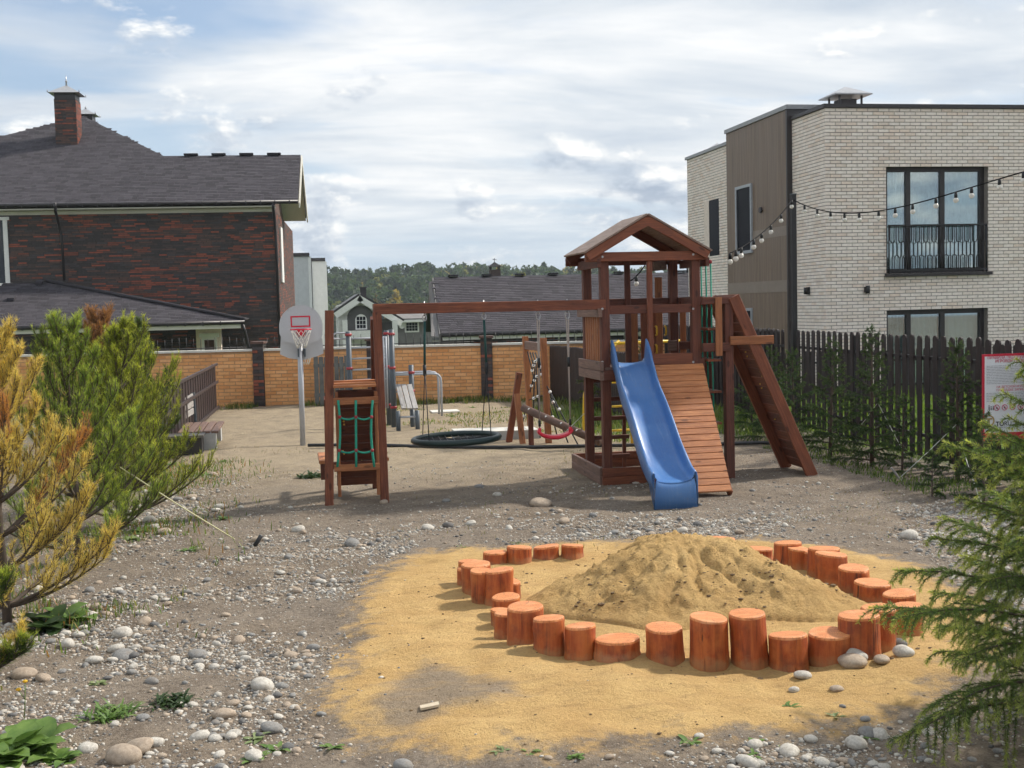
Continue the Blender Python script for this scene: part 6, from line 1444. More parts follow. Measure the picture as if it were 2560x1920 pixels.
# ================================================================== painted stumps
A_ = [(435, 608, 498, 605), (597, 775, 480, 596), (778, 967, 468, 568), (973, 1135, 458, 560), (265, 420, 572, 740), (297, 505, 585, 800), (257, 395, 625, 752), (355, 520, 632, 865), (442, 650, 630, 880), (500, 700, 705, 850), (500, 700, 815, 965), (488, 640, 905, 1020), (512, 690, 905, 1095), (600, 860, 880, 1172), (785, 1010, 965, 1225), (995, 1225, 992, 1252), (1200, 1535, 1115, 1285), (1565, 1832, 1035, 1290), (1862, 2140, 962, 1308)]
B_ = [(158, 372, 765, 1082), (378, 603, 862, 1095), (605, 843, 880, 1077), (772, 1010, 785, 1065), (895, 1105, 752, 1003), (1080, 1250, 750, 935), (1030, 1220, 672, 790), (865, 1075, 598, 722), (778, 957, 520, 670), (645, 828, 430, 610), (600, 778, 398, 572), (558, 690, 425, 538), (490, 610, 410, 532), (398, 560, 375, 516), (195, 393, 412, 492), (40, 187, 350, 430)]
STUMPS = [(1050+.3617*a, 1050+.3617*b2, 1200+.3617*c, 1200+.3617*d) for a, b2, c, d in A_]+[(1760+.4341*a, 1760+.4341*b2, 1200+.4341*c, 1200+.4341*d) for a, b2, c, d in B_]
STUMP_XY = []
def stumps():
    made = []
    for k, (xa, xb, yt, yb) in enumerate(STUMPS):
        px = (xa+xb)/2; g = G(px, yb); dist = np.linalg.norm(g[:2]); fr = np.array([g[0], g[1]])/dist; cz = dist*0.985
        r = (xb-xa)/2*cz/FPX*1.0; r = min(max(r, 0.07), 0.155); c = np.array([g[0], g[1]])+fr*r
        top = PY(px, yt, c[1])[2]; h = max(0.10, min(0.42, top))
        STUMP_XY.append((c[0], c[1], r))
        rr = random.Random(k*7+1); ph = [rr.random()*6.28 for _ in range(4)]; tilt = (rr.uniform(-0.10, 0.10), rr.uniform(-0.10, 0.06)); lean = (rr.uniform(-0.05, 0.05)*h, rr.uniform(-0.03, 0.03)*h)
        if k == 16: tilt = (0.02, -0.05)
        m = 28; V, Fc = [], []; mats = []
        levels = [(-0.12, 1.04), (0.02, 1.03), (0.25*h, 1.0), (0.5*h, 0.99), (0.75*h, 0.985), (h-0.014, 0.985), (h-0.003, 0.965), (h, 0.93)]
        knob = rr.random()*6.28; kz = h*rr.uniform(0.25, 0.8); has = rr.random() < 0.5
        for li, (z, s) in enumerate(levels):
            for j in range(m):
                a = 2*math.pi*j/m; q = r*s*(1+0.030*math.sin(2*a+ph[0])+0.022*math.sin(3*a+ph[1])+0.010*math.sin(7*a+ph[2])+0.008*math.sin(11*a+ph[3]+z*8))
                if has: q += 0.018*math.exp(-((math.atan2(math.sin(a-knob), math.cos(a-knob)))/0.28)**2-((z-kz)/0.04)**2)
                x = q*math.cos(a)+lean[0]*z/h; y = q*math.sin(a)+lean[1]*z/h
                zz = z+(tilt[0]*x+tilt[1]*y)*(max(0, z)/h)**1.5
                V.append((x, y, zz))
        for li in range(len(levels)-1):
            for j in range(m): Fc.append((li*m+j, li*m+(j+1) % m, (li+1)*m+(j+1) % m, (li+1)*m+j)); mats.append(0 if li < len(levels)-3 else 1)
        V.append((lean[0], lean[1], h+0.002)); e = len(V)-1; b0 = (len(levels)-1)*m
        for j in range(m): Fc.append((b0+j, b0+(j+1) % m, e)); mats.append(1)
        me = bpy.data.meshes.new('stump'); me.from_pydata(V, [], Fc); me.materials.append(MATS['stump_side']); me.materials.append(MATS['stump_top']); me.polygons.foreach_set('material_index', mats)
        me.polygons.foreach_set('use_smooth', [mm == 0 for mm in mats]); me.update()
        o = link('stump', me, None, (c[0], c[1], float(ground_z(c[0], c[1]))))
        o.rotation_euler.z = 0
        w = 2*r
        size = 'tall' if h > 0.27 else 'low' if h < 0.17 else 'medium'
        tagl = {'tall': 'tall orange painted stump', 'low': 'low orange painted stump', 'medium': 'middling orange painted stump'}[size]
        side = 'in the curve nearest the wide oval stump' if k in (13, 14, 15) else 'between the oval stump and the loose stones' if k in (17, 18, 19) else 'next to the loose stones on the sand' if k in (20, 21, 22) else 'behind the loose stones by the spruce branches' if k in (23, 24, 25) else 'facing the swing frame across bare sand' if k < 13 and k > 3 else 'behind the heap towards the swings' if k < 4 else 'in the row between heap and stony ground'
        lab = tagl+' '+side
        if k == 16: lab = 'very low wide oval orange stump with a slanting cut top'
        if k == 33: lab = 'low orange stump sunk in sand with a sloping top, behind the heap'
        tag(o, lab, 'stump', 'painted stumps ringing the sand'); made.append((o, h))
    sets = {}
    for o, h in made: sets.setdefault(o['label'], []).append((h, o))
    for lab, L in sets.items():
        if len(L) == 1: continue
        L.sort(key=lambda q: -q[0]); words = ['tallest', 'second tallest', 'third tallest', 'fourth tallest', 'fifth tallest', 'sixth tallest'] if len(L) > 2 else ['taller', 'shorter']
        for i, (h, o) in enumerate(L): o['label'] = lab+', '+('shortest' if len(L) > 2 and i == len(L)-1 else words[min(i, len(words)-1)])+' one'
stumps()

# ================================================================== stones
def stone_meshes(nv, sub, seed):
    out = []
    import bmesh
    for k in range(nv):
        bm = bmesh.new(); bmesh.ops.create_icosphere(bm, subdivisions=sub, radius=1.0); r = random.Random(seed+k); s = (1.0, r.uniform(0.62, 0.95), r.uniform(0.38, 0.66)); P = [(r.uniform(-1, 1), r.uniform(-1, 1), r.uniform(-1, 1)) for _ in range(5)]
        for v in bm.verts:
            n = sum(math.sin(3.1*(v.co.x*p[0]+v.co.y*p[1]+v.co.z*p[2])+p[0]*9) for p in P)/5; ang = abs(v.co.x)**1.0
            q = 1+0.16*n; v.co = Vector((v.co.x*s[0]*q, v.co.y*s[1]*q, v.co.z*s[2]*q))
        me = bpy.data.meshes.new('river_stone'); bm.to_mesh(me); bm.free(); me.polygons.foreach_set('use_smooth', [True]*len(me.polygons)); me.update(); out.append(me)
    return out
def rockiness(x, y):
    sd = poly_sd(x, y, SAND)
    left = np.clip((1.05-x+0.08*(y-6))/0.8, 0, 1)*np.clip((10.6-y)/2.0, 0, 1)
    band = np.exp(-((y-(10.55-0.10*(x-1.5)))/0.85)**2)*np.clip((x+1.3)/0.5, 0, 1)*0.9
    right = np.clip((x-3.7)/0.8, 0, 1)*np.clip((11.6-y)/1.2, 0, 1)*np.clip((y-6.0)/0.8, 0, 1)
    near = np.clip((5.75-y)/0.5, 0, 1)*np.clip((x-1.0)/0.7, 0, 1)
    mid = 0.10*np.clip((14.5-y)/2, 0, 1)
    rowl = 0.75*np.exp(-((x+1.35)/0.6)**2)*np.clip((17-y)/5, 0, 1)
    clump = np.clip((fbm(x*1.3, y*1.3, 3, 61)-0.36)*3.6, 0.06, 1.25)
    d = np.maximum.reduce([left, band, right, near, mid, rowl, np.full_like(x, 0.02)])*clump
    return d*np.clip(0.02-(sd-0.02)*4, 0.006, 1)
def stones():
    kinds = ['stone_pale', 'stone_grey', 'stone_tan', 'stone_dark']; wts = [.38, .27, .24, .11]
    big = stone_meshes(7, 3, 100)
    BIG = {}
    for k in kinds:
        for i, me in enumerate(big): c = me.copy(); c.name = 'river_stone'; c.materials.append(MATS[k]); BIG[k, i] = c
    names = {'stone_pale': 'pale grey', 'stone_grey': 'slate grey', 'stone_tan': 'tan', 'stone_dark': 'dark'}
    N = 170000; x = rng.uniform(-3.6, 8.2, N); y = rng.uniform(4.4, 17.5, N); ok = rng.random(N) < rockiness(x, y)*0.75; x, y = x[ok], y[ok]
    size = np.exp(rng.normal(math.log(0.0105), 0.55, len(x))); size = np.clip(size, 0.006, 0.075)
    for sx, sy, sr in STUMP_XY:
        k = np.hypot(x-sx, y-sy) > sr+size; x, y, size = x[k], y[k], size[k]
    X, Y = proj(np.stack([x, y, np.zeros_like(x)], 1)); vis = (X > -20) & (X < 2580) & (Y < 1960); 
    kind = rng.choice(4, len(x), p=wts); show = size/np.hypot(x, y); show[~vis] = 0
    special = [(1355, 1262, 0.125, 'stone_tan', 'large oval tan stone alone before the swing beam'), (2142, 1678, 0.082, 'stone_tan', None), (2148, 1668, 0.07, 'stone_pale', None), (2212, 1672, 0.058, 'stone_tan', None), (2268, 1660, 0.062, 'stone_pale', None), (2013, 1695, 0.052, 'stone_pale', None), (1989, 1718, 0.034, 'stone_pale', None), (2097, 1721, 0.042, 'stone_tan', None), (2255, 1628, 0.05, 'stone_dark', None)]
    special = [s for s in special]; extra = [(2270, 1348, .085, 'stone_pale'), (2380, 1365, .075, 'stone_grey'), (345, 1890, .085, 'stone_tan'), (310, 1908, .09, 'stone_tan'), (60, 1692, .075, 'stone_tan'), (655, 1720, .07, 'stone_pale'), (560, 1790, .065, 'stone_tan'), (495, 1632, .062, 'stone_grey'), (680, 1828, .058, 'stone_grey'), (375, 1305, .085, 'stone_pale'), (410, 1335, .075, 'stone_tan'), (480, 1245, .06, 'stone_tan'), (445, 1250, .06, 'stone_grey'), (550, 1270, .07, 'stone_pale'), (540, 1277, .055, 'stone_pale'), (745, 1325, .065, 'stone_pale'), (757, 1332, .05, 'stone_tan'), (1070, 1325, .06, 'stone_pale'), (1410, 1310, .065, 'stone_tan'), (1273, 1323, .05, 'stone_pale'), (1590, 1335, .045, 'stone_pale'), (1115, 1250, .05, 'stone_grey'), (960, 1255, .06, 'stone_tan'), (290, 1620, .06, 'stone_pale'), (170, 1610, .07, 'stone_pale'), (235, 1650, .055, 'stone_pale'), (15, 1612, .07, 'stone_pale'), (240, 1520, .05, 'stone_tan'), (220, 1880, .05, 'stone_pale'), (390, 1870, .045, 'stone_pale'), (500, 1850, .055, 'stone_pale'), (2490, 1500, .05, 'stone_pale'), (2170, 1820, .05, 'stone_grey'), (2200, 1825, .055, 'stone_pale'), (2140, 1850, .06, 'stone_pale'), (1870, 1908, .06, 'stone_pale')]
    def put(xx, yy, s, kd, lab, grp, sink=0.30, i=None, sq=1.0):
        i = random.randrange(7) if i is None else i; o = link('river_stone', BIG[kd, i], None, (xx, yy, float(ground_z(xx, yy))+s*0.26*(1-sink))); o.scale = (s, s, s*sq); o.rotation_euler = (random.uniform(-.25, .25), random.uniform(-.25, .25), random.random()*6.28); tag(o, lab, 'stone', grp); return o
    for k, (px, py, s, kd, lab) in enumerate(special):
        g = G(px, py); o = put(g[0], g[1]+s*0.6, s, kd, lab or names[kd]+' rounded stone on the sand at the foot of the stumps', 'stones on the sand' if not lab else 'loose stones', 0.1); o.rotation_euler = (0.05, 0.05, random.uniform(-0.5, 0.5)+(0 if k % 3 else 0.6))
    for px, py, s, kd in extra: g = G(px, py); put(g[0], g[1], s, kd, names[kd]+' large rounded river stone lying on the stony ground', 'loose stones', 0.2)
    lim = 300-len(special)-len(extra); top = np.argsort(-show)[:lim]
    for i in top: put(x[i], y[i], size[i]*1.0, kinds[kind[i]], names[kinds[kind[i]]]+' small river stone lying loose among the gravel', 'loose stones')
    rest = np.ones(len(x), bool); rest[top] = False; rest &= (X > -120) & (X < 2680)
    x, y, size, kind = x[rest], y[rest], size[rest], kind[rest]
    m = 60000; gx = rng.uniform(-3.4, 8.0, m*4); gy = rng.uniform(4.4, 16.0, m*4); gk = rng.random(m*4) < np.clip(rockiness(gx, gy)*0.9+0.03*(poly_sd(gx, gy, SAND) < 0), 0, 1); gx, gy = gx[gk], gy[gk]
    GX, GY = proj(np.stack([gx, gy, np.zeros_like(gx)], 1)); gk = (GX > -60) & (GX < 2620); gx, gy = gx[gk][:36000], gy[gk][:36000]
    x = np.concatenate([x, gx]); y = np.concatenate([y, gy]); size = np.concatenate([size, np.clip(np.exp(rng.normal(math.log(0.0068), 0.35, len(gx))), 0.004, 0.014)]); kind = np.concatenate([kind, rng.choice(4, len(gx), p=[.52, .22, .20, .06])])
    small = stone_meshes(6, 1, 500); VV, FF, MI = [], [], []; off = 0
    which = rng.integers(0, 6, len(x)); zz = ground_z(x, y)
    for w in range(6):
        V0 = np.array([v.co[:] for v in small[w].vertices]); F0 = np.array([p.vertices[:] for p in small[w].polygons]); s = which == w; n = s.sum(); a = rng.random(n)*6.28; c, sn = np.cos(a), np.sin(a); sz = size[s]
        P = np.empty((n, len(V0), 3)); st = sz[:, None]*rng.uniform(0.75, 1.25, (n, 1))
        P[..., 0] = (V0[None, :, 0]*c[:, None]-V0[None, :, 1]*sn[:, None])*st+x[s][:, None]; P[..., 1] = (V0[None, :, 0]*sn[:, None]+V0[None, :, 1]*c[:, None])*st+y[s][:, None]; P[..., 2] = V0[None, :, 2]*st+zz[s][:, None]+sz[:, None]*0.10
        VV.append(P.reshape(-1, 3)); FF.append((F0[None]+(np.arange(n)*len(V0))[:, None, None]).reshape(-1, 3)+off); off += n*len(V0); MI.append(np.repeat(kind[s], len(F0)))
    o = link('gravel', np_mesh('gravel', np.concatenate(VV), np.concatenate(FF), kinds, np.concatenate(MI), smooth=True)); tag(o, 'small grey and tan pebbles strewn over the bare soil', 'gravel', kind='stuff')
stones()

# ================================================================== conifers
def needles(P, T, L, width, cone, tint, n_dir=None):
    "one thin triangle per needle: base P, axis T (unit), half-angle cone, length L"
    n = len(P); r = rng.normal(size=(n, 3)); r -= T*(r*T).sum(1, keepdims=True); r /= np.linalg.norm(r, axis=1, keepdims=True)+1e-9
    d = T*np.cos(cone)[:, None]+r*np.sin(cone)[:, None]; w = np.cross(d, r); w /= np.linalg.norm(w, axis=1, keepdims=True)+1e-9
    spin = rng.random(n)*np.pi; w = w*np.cos(spin)[:, None]+np.cross(d, w)*np.sin(spin)[:, None]
    tip = P+d*L[:, None]; tip[:, 2] += 0
    V = np.stack([P-w*(width/2), P+w*(width/2), tip], 1)
    return V.reshape(-1, 3), np.repeat(tint, 3, 0)
class Tree:
    def __init__(s): s.nv = []; s.nt = []; s.wood = MB(); s.trunk = MB()
    def shoot(s, pts, per_m, L, width, cone, col, tipcol=None, tipfrac=0.2, jit=0.25):
        pts = np.asarray(pts, float); seg = np.diff(pts, axis=0); ln = np.linalg.norm(seg, axis=1); tot = ln.sum(); n = max(3, int(tot*per_m))
        u = np.sort(rng.random(n))*tot; cum = np.concatenate([[0], np.cumsum(ln)]); k = np.clip(np.searchsorted(cum, u)-1, 0, len(seg)-1); f = (u-cum[k])/np.maximum(ln[k], 1e-9)
        P = pts[k]+seg[k]*f[:, None]; T = seg[k]/np.maximum(ln[k], 1e-9)[:, None]
        t = np.array(col)[None]*rng.uniform(1-jit, 1+jit, (n, 1))
        if tipcol is not None:
            q = np.clip((u/tot-(1-tipfrac))/tipfrac, 0, 1)[:, None]; t = t*(1-q)+np.array(tipcol)[None]*rng.uniform(1-jit, 1+jit, (n, 1))*q
        V, C = needles(P, T, L*rng.uniform(0.75, 1.15, n), width, np.clip(rng.normal(cone, 0.22, n), 0.1, 1.5), t); s.nv.append(V); s.nt.append(C)
    def build(s, name, loc, label, cat='tree', group=None, bark='bark'):
        o = empty(name, loc, label, cat, group); L = np.asarray(loc, float)
        s.trunk.build('trunk', bark, o, origin=L); s.wood.build('limbs', bark, o, origin=L)
        V = np.concatenate(s.nv)-L; T = np.concatenate(s.nt); me = np_mesh('crown', V, np.arange(len(V)).reshape(-1, 3), 'needles', tint=np.clip(T, 0, 1)); link('crown', me, o, L)
        return o
def curve(a, d0, L, up, n=6, droop=0.0):
    "polyline leaving a along d0 and bending towards vertical by 'up' (negative: drooping)"
    P = [np.asarray(a, float)]; d = np.asarray(d0, float)/np.linalg.norm(d0)
    for i in range(n):
        d = d+ZV*(up/n)-ZV*droop*(i/n)**2; d /= np.linalg.norm(d); P.append(P[-1]+d*L/n)
    return np.array(P)
def pine(loc, H, label, cols, seed, spread=1.0, dead=0.0, dens=1.0, group='young pines beside the stony ground', nw=9, stakes=False, bias=0.0, dead_top=2.0):
    global rng
    r = np.random.default_rng(seed); t = Tree(); loc = np.asarray(loc, float); loc[2] = float(ground_z(loc[0], loc[1]))
    lean = np.array([r.uniform(-.03, .03), r.uniform(-.03, .03), 1.0]); top = loc+lean*H
    tp = [loc-ZV*0.1]+[loc+lean*H*u+np.array([r.normal(0, .008), r.normal(0, .008), 0]) for u in (0.15, 0.35, 0.55, 0.75, 0.9, 1.0)]; t.trunk.tube(tp, [0.040*H/2, 0.034*H/2, 0.028*H/2, 0.021*H/2, 0.015*H/2, 0.008*H/2, 0.004], 8)
    green, tipc, yel, brn = cols
    def col(u=0.0):
        if u > dead_top: return (brn, brn)
        if r.random() < dead: return (yel, tuple(x*1.15 for x in yel)) if r.random() < 0.84 else (brn, brn)
        k = r.uniform(0.8, 1.2); return (tuple(x*k for x in green), tipc)
    def candle(p, d, L, c, up=0.9):
        Q = curve(p, d, L, up, 4); t.wood.tube(Q, [0.0045, 0.004, 0.0035, 0.003, 0.002], 4, cap=False); t.shoot(Q[0:], 620*dens, 0.052, 0.0034, 0.62, c[0], c[1], 0.35)
        return Q
    # leader cluster
    c = col(1.0); Q = candle(top-lean*0.02, lean, 0.22, c, 0.1)
    for k in range(5): a = 6.28*k/5+r.random(); candle(top-lean*0.01, np.array([math.cos(a)*0.55, math.sin(a)*0.55, 1]), r.uniform(0.10, 0.17), c)
    for w in range(nw):
        u = 0.06+0.90*(w/(nw-1))**0.95; base = loc+lean*H*min(u, 0.97); L = spread*H*(0.46*(1-u)**0.7+0.11)
        for k in range(6 if u < 0.6 else 5 if u < 0.85 else 4):
            a = 6.28*(k+0.3*w)/5+r.uniform(-.3, .3); out = np.array([math.cos(a), math.sin(a), r.uniform(0.05, 0.30)+0.85*u]); c = col(u); Lb = L*r.uniform(0.75, 1.15)*(1+bias*math.cos(a))
            Q = curve(base, out, Lb, r.uniform(0.35, 0.7)+0.4*u, 7); t.wood.tube(Q, np.linspace(0.012+0.006*(1-u), 0.004, len(Q)), 5, cap=False)
            t.shoot(Q[2:], 380*dens, 0.060, 0.0034, 0.75, c[0], None)
            for i in range(2, len(Q)):
                for sgn in (-1, 1):
                    if r.random() < 0.18: continue
                    d = Q[i]-Q[i-1]; d /= np.linalg.norm(d); side = np.cross(d, ZV)*sgn; dd = d*0.75+side*r.uniform(0.45, 0.85)+ZV*r.uniform(0.0, 0.3); Ls = Lb*r.uniform(0.17, 0.34)*(1.25-0.09*i)
                    S = curve(Q[i], dd, Ls, 0.7, 4); t.wood.tube(S, np.linspace(0.005, 0.003, len(S)), 4, cap=False); t.shoot(S, 480*dens, 0.052, 0.0034, 0.70, c[0], c[1], 0.3)
                    for q in range(2): candle(S[-1 if q == 0 else 2], (S[-1]-S[-2])+np.array([r.normal(0, .02), r.normal(0, .02), .02]), r.uniform(0.06, 0.13), c)
            for q in range(4): candle(Q[-1], (Q[-1]-Q[-2])/np.linalg.norm(Q[-1]-Q[-2])+r.normal(0, 0.35, 3)+ZV*0.3, r.uniform(0.08, 0.16), c)
    return t.build('pine_tree', loc, label, 'pine', group)
GREEN = (0.13, 0.20, 0.040); TIP = (0.44, 0.52, 0.10); YEL = (0.62, 0.50, 0.165); BRN = (0.52, 0.27, 0.11)
OLIVE = (0.24, 0.30, 0.044); TIP2 = (0.55, 0.60, 0.10)
pine((-2.03, 8.75, 0), 1.82, 'yellowing pine with brown dying branches above the broad leaved weeds', (GREEN, TIP, YEL, BRN), 11, 0.70, 0.95, 0.72, bias=0.30, nw=8)
pine((-1.86, 10.6, 0), 1.86, 'bright green young pine with tall upright candles behind the yellow one', ((0.170, 0.255, 0.058), TIP, YEL, BRN), 12, 0.78, 0.0, 0.62)
pine((-1.72, 12.3, 0), 1.82, 'bushy olive green young pine reaching out over the stony ground', (OLIVE, TIP2, YEL, BRN), 13, 0.80, 0.0, 0.62, bias=0.25)
pine((-2.1, 13.6, 0), 1.92, 'young pine with a dead rusty brown top between green pines', (OLIVE, TIP2, YEL, (0.36, 0.19, 0.10)), 14, 0.72, 0.02, 0.7, dead_top=0.84)
pine((-1.95, 15.2, 0), 1.82, 'dark green young pine standing before the brown sheet fence', ((0.055, 0.105, 0.030), (0.12, 0.18, 0.045), YEL, BRN), 15, 0.72, 0.0, 0.7)
pine((-1.86, 7.15, 0), 0.95, 'small green pine below the yellowing pine', ((0.075, 0.135, 0.030), TIP, YEL, BRN), 16, 0.55, 0.1, 1.0, nw=4)

def spruce(loc, H, label, seed, col=(0.040, 0.085, 0.032), tipc=(0.10, 0.16, 0.04), dens=1.0, nlen=0.016, nwid=0.0022, spread=0.42, per_m=9, side=0.3, group='small spruces along the picket fence', needles_m=620, fine=1.0, zmin=0.04, droop=0.55, expo=0.85):
    r = np.random.default_rng(seed); t = Tree(); loc = np.asarray(loc, float); loc[2] = float(ground_z(loc[0], loc[1])); lean = np.array([r.uniform(-.04, .04), r.uniform(-.04, .04), 1.0])
    tr = 0.018*H; t.trunk.tube([loc-ZV*0.1]+[loc+lean*H*u for u in (0.2, 0.5, 0.8, 1.0)], [tr, tr*0.85, tr*0.6, tr*0.3, 0.003], 7)
    t.shoot([loc+lean*H*0.86, loc+lean*H*1.02], needles_m*1.2, nlen, nwid, 0.7, col, tipc)
    nb = int(H*per_m*1.9); ga = r.random()*6.28
    for b in range(nb):
        u = zmin+(0.97-zmin)*(b+r.random())/nb; base = loc+lean*H*u; ga += 2.399+r.uniform(-.3, .3); L = H*spread*(1-u)**expo*r.uniform(0.72, 1.12)+0.06
        out = np.array([math.cos(ga), math.sin(ga), 0.10+0.75*u]); Q = curve(base, out, L, -0.10+0.2*u, 7, droop*0.35*(1-u)); Q[-1] += ZV*0.015
        k = r.uniform(0.75, 1.25); cc = tuple(x*k for x in col); tc = tuple(x*k for x in tipc)
        t.wood.tube(Q, np.linspace(0.0045+0.006*(1-u)*H/2, 0.0018, len(Q)), 4, cap=False); t.shoot(Q[1:], needles_m*dens, nlen, nwid, 0.85, cc, tc, 0.3)
        ns = max(4, int(L/ (0.030/fine)))
        for i in range(ns):
            v = 0.16+0.80*(i+r.random()*0.6)/ns; kk = v*(len(Q)-1); j = min(int(kk), len(Q)-2); p = Q[j]+(Q[j+1]-Q[j])*(kk-j); d = Q[j+1]-Q[j]; d /= np.linalg.norm(d)
            sgn = 1 if i % 2 else -1; sd = np.cross(d, ZV); sd /= np.linalg.norm(sd)+1e-9; Ls = side*L*(1.05-v*0.75)*r.uniform(0.6, 1.2)+0.025
            S = curve(p, d*r.uniform(0.5, 0.9)+sd*sgn*r.uniform(0.4, 0.8)+ZV*r.uniform(-0.25, 0.15)*(1+droop), Ls, -0.25-0.5*max(0, droop-0.6), 5, droop*1.3)
            t.wood.tube(S, np.linspace(0.0022, 0.0012, len(S)), 3, cap=False); t.shoot(S, needles_m*dens, nlen, nwid, 0.85, cc, tc, 0.4)
    return t.build('spruce_tree', loc, label, 'spruce', group)
SP = [((2180, 1168), 820, 'slim spruce with bare trunk foot tied by white guy cords', 1.0), ((2075, 1143), 848, 'small spruce standing beside the climbing wall', 1.0), ((1985, 1118), 872, 'dense small spruce behind the climbing wall foot', 1.1), ((1925, 1103), 868, 'bushy spruce in the corner by the lamp post', 1.1), ((2395, 1196), 848, 'dark spruce growing against the fence beside the rules sign', 0.95), ((1500, 1032), 800, 'pale green spruce behind the slatted side of the play tower', 1.0), ((1600, 1020), 850, 'small spruce seen through the play tower', 1.0), ((1880, 1078), 905, 'low spruce between the fence and the climbing wall posts', 1.2), ((2255, 1185), 985, 'knee high spruce between two taller ones at the fence', 1.0), ((2460, 1262), 1030, 'low spreading spruce below the rules sign', 1.2), ((2330, 1240), 1130, 'tiny spruce in the weeds before the fence', 1.3)]
for k, (g, top, lab, w) in enumerate(SP):
    p = G(*g); H = max(0.3, PY(g[0], top, p[1])[2]); pale = k in (5, 6)
    spruce((p[0], p[1], 0), H, lab, 200+k, col=(0.075, 0.115, 0.04) if pale else (0.040, 0.078, 0.036), tipc=(0.16, 0.20, 0.075) if pale else (0.095, 0.150, 0.055), nlen=0.026, nwid=0.0058, spread=0.30*w, per_m=16, needles_m=760, fine=0.85, side=0.36)
# the large spruce whose branches reach in from the right, close by
spruce((3.54, 5.0, 0), 2.25, 'large spruce with drooping fresh green branches reaching in over the sand', 301, col=(0.115, 0.185, 0.060), tipc=(0.42, 0.48, 0.14), nlen=0.026, nwid=0.0032, spread=0.52, per_m=24, group=None, needles_m=880, fine=1.0, side=0.34, zmin=0.05, droop=0.80, expo=1.2)

# ================================================================== weeds and grass
def leaf(m, base, d, L, w, bend, col_i=0, segs=4):
    base = np.asarray(base, float); d = np.asarray(d, float)/np.linalg.norm(d); s = np.cross(d, ZV); s /= np.linalg.norm(s)+1e-9; V = []
    for i in range(segs+1):
        u = i/segs; dd = d*L*u+ZV*(-bend*L*u*u); ww = w*math.sin(math.pi*min(1, 0.12+0.88*u))**0.7 if i < segs else 0.0
        p = base+dd; V += [p-s*ww/2+ZV*ww*0.12, p, p+s*ww/2+ZV*ww*0.12]
    F_ = []
    for i in range(segs): a = 3*i; F_ += [(a, a+1, a+4, a+3), (a+1, a+2, a+5, a+4)]
    m.mesh(V, F_, col_i, True)
def leaf_mat(name, a, b2):
    m, t, b = new_mat(name); P = t.add('ShaderNodeNewGeometry').outputs['Position']; c = t.mix(t.maprange(t.noise(P, 14, 4, 0.6), 0.3, 0.7), a, b2); t.l.new(c, b.inputs['Base Color']); b.inputs['Roughness'].default_value = 0.5
    tl = t.add('ShaderNodeBsdfTranslucent'); t.l.new(c, tl.inputs[0]); mx = t.add('ShaderNodeMixShader'); mx.inputs[0].default_value = 0.3; out = [n for n in t.n if n.type == 'OUTPUT_MATERIAL'][0]; t.l.new(b.outputs[0], mx.inputs[1]); t.l.new(tl.outputs[0], mx.inputs[2]); t.l.new(mx.outputs[0], out.inputs[0])
leaf_mat('leaf_green', (0.085, 0.175, 0.032), (0.19, 0.29, 0.065)); leaf_mat('leaf_pale', (0.16, 0.22, 0.08), (0.27, 0.33, 0.14)); leaf_mat('leaf_dark', (0.022, 0.050, 0.014), (0.055, 0.095, 0.026)); leaf_mat('leaf_dry', (0.22, 0.16, 0.085), (0.36, 0.27, 0.15)); leaf_mat('petal_yellow', (0.75, 0.45, 0.02), (0.85, 0.55, 0.03))
def plant(px, py, n, L, w, rise, lab, mat='leaf_green', group='weeds on the stony ground', name='weed', spread=0.0, mats=None):
    g = G(px, py); z = float(ground_z(g[0], g[1])); r = random.Random(int(px*3+py)); m = MB()
    for i in range(n):
        a = 6.283*i/n+r.uniform(-.5, .5); q = spread*math.sqrt(r.random()); b_ = r.random()*6.28; l = L*r.uniform(0.6, 1.15)
        leaf(m, (g[0]+q*math.cos(b_), g[1]+q*math.sin(b_), z-0.005), (math.cos(a), math.sin(a), rise*r.uniform(0.5, 1.5)), l, w*r.uniform(0.7, 1.2), r.uniform(0.15, 0.6)*rise+0.1)
    o = m.build(name, mat, None, origin=(g[0], g[1], z)); tag(o, lab, 'weed', group); return o
plant(60, 1870, 26, 0.24, 0.13, 0.9, 'big leafy green weed beside the yellow flower stalk', spread=0.10, name='leafy_weed'); plant(15, 1905, 20, 0.24, 0.13, 0.8, 'big leafy green weed beside the yellow flower stalk', spread=0.10, name='leafy_weed'); plant(150, 1905, 14, 0.15, 0.08, 0.7, 'medium leafy weed beside the big leafy one', spread=0.05, name='leafy_weed')
plant(120, 1565, 22, 0.26, 0.15, 0.8, 'broad leaved weed under the yellowing pine', 'leaf_dark', spread=0.12, name='leafy_weed'); plant(180, 1545, 14, 0.24, 0.14, 0.7, 'broad leaved weed under the yellowing pine', spread=0.08, name='leafy_weed')
plant(430, 1762, 110, 0.13, 0.016, 0.9, 'dark green grassy tuft among the stones', 'leaf_dark', spread=0.10, name='grass_tuft'); plant(270, 1790, 130, 0.13, 0.014, 1.1, 'pale green grassy tuft among the stones', 'leaf_green', spread=0.12, name='grass_tuft')
plant(775, 1198, 90, 0.15, 0.03, 0.9, 'dark green weed clump beside the swing frame', 'leaf_dark', spread=0.14, name='weed_clump')
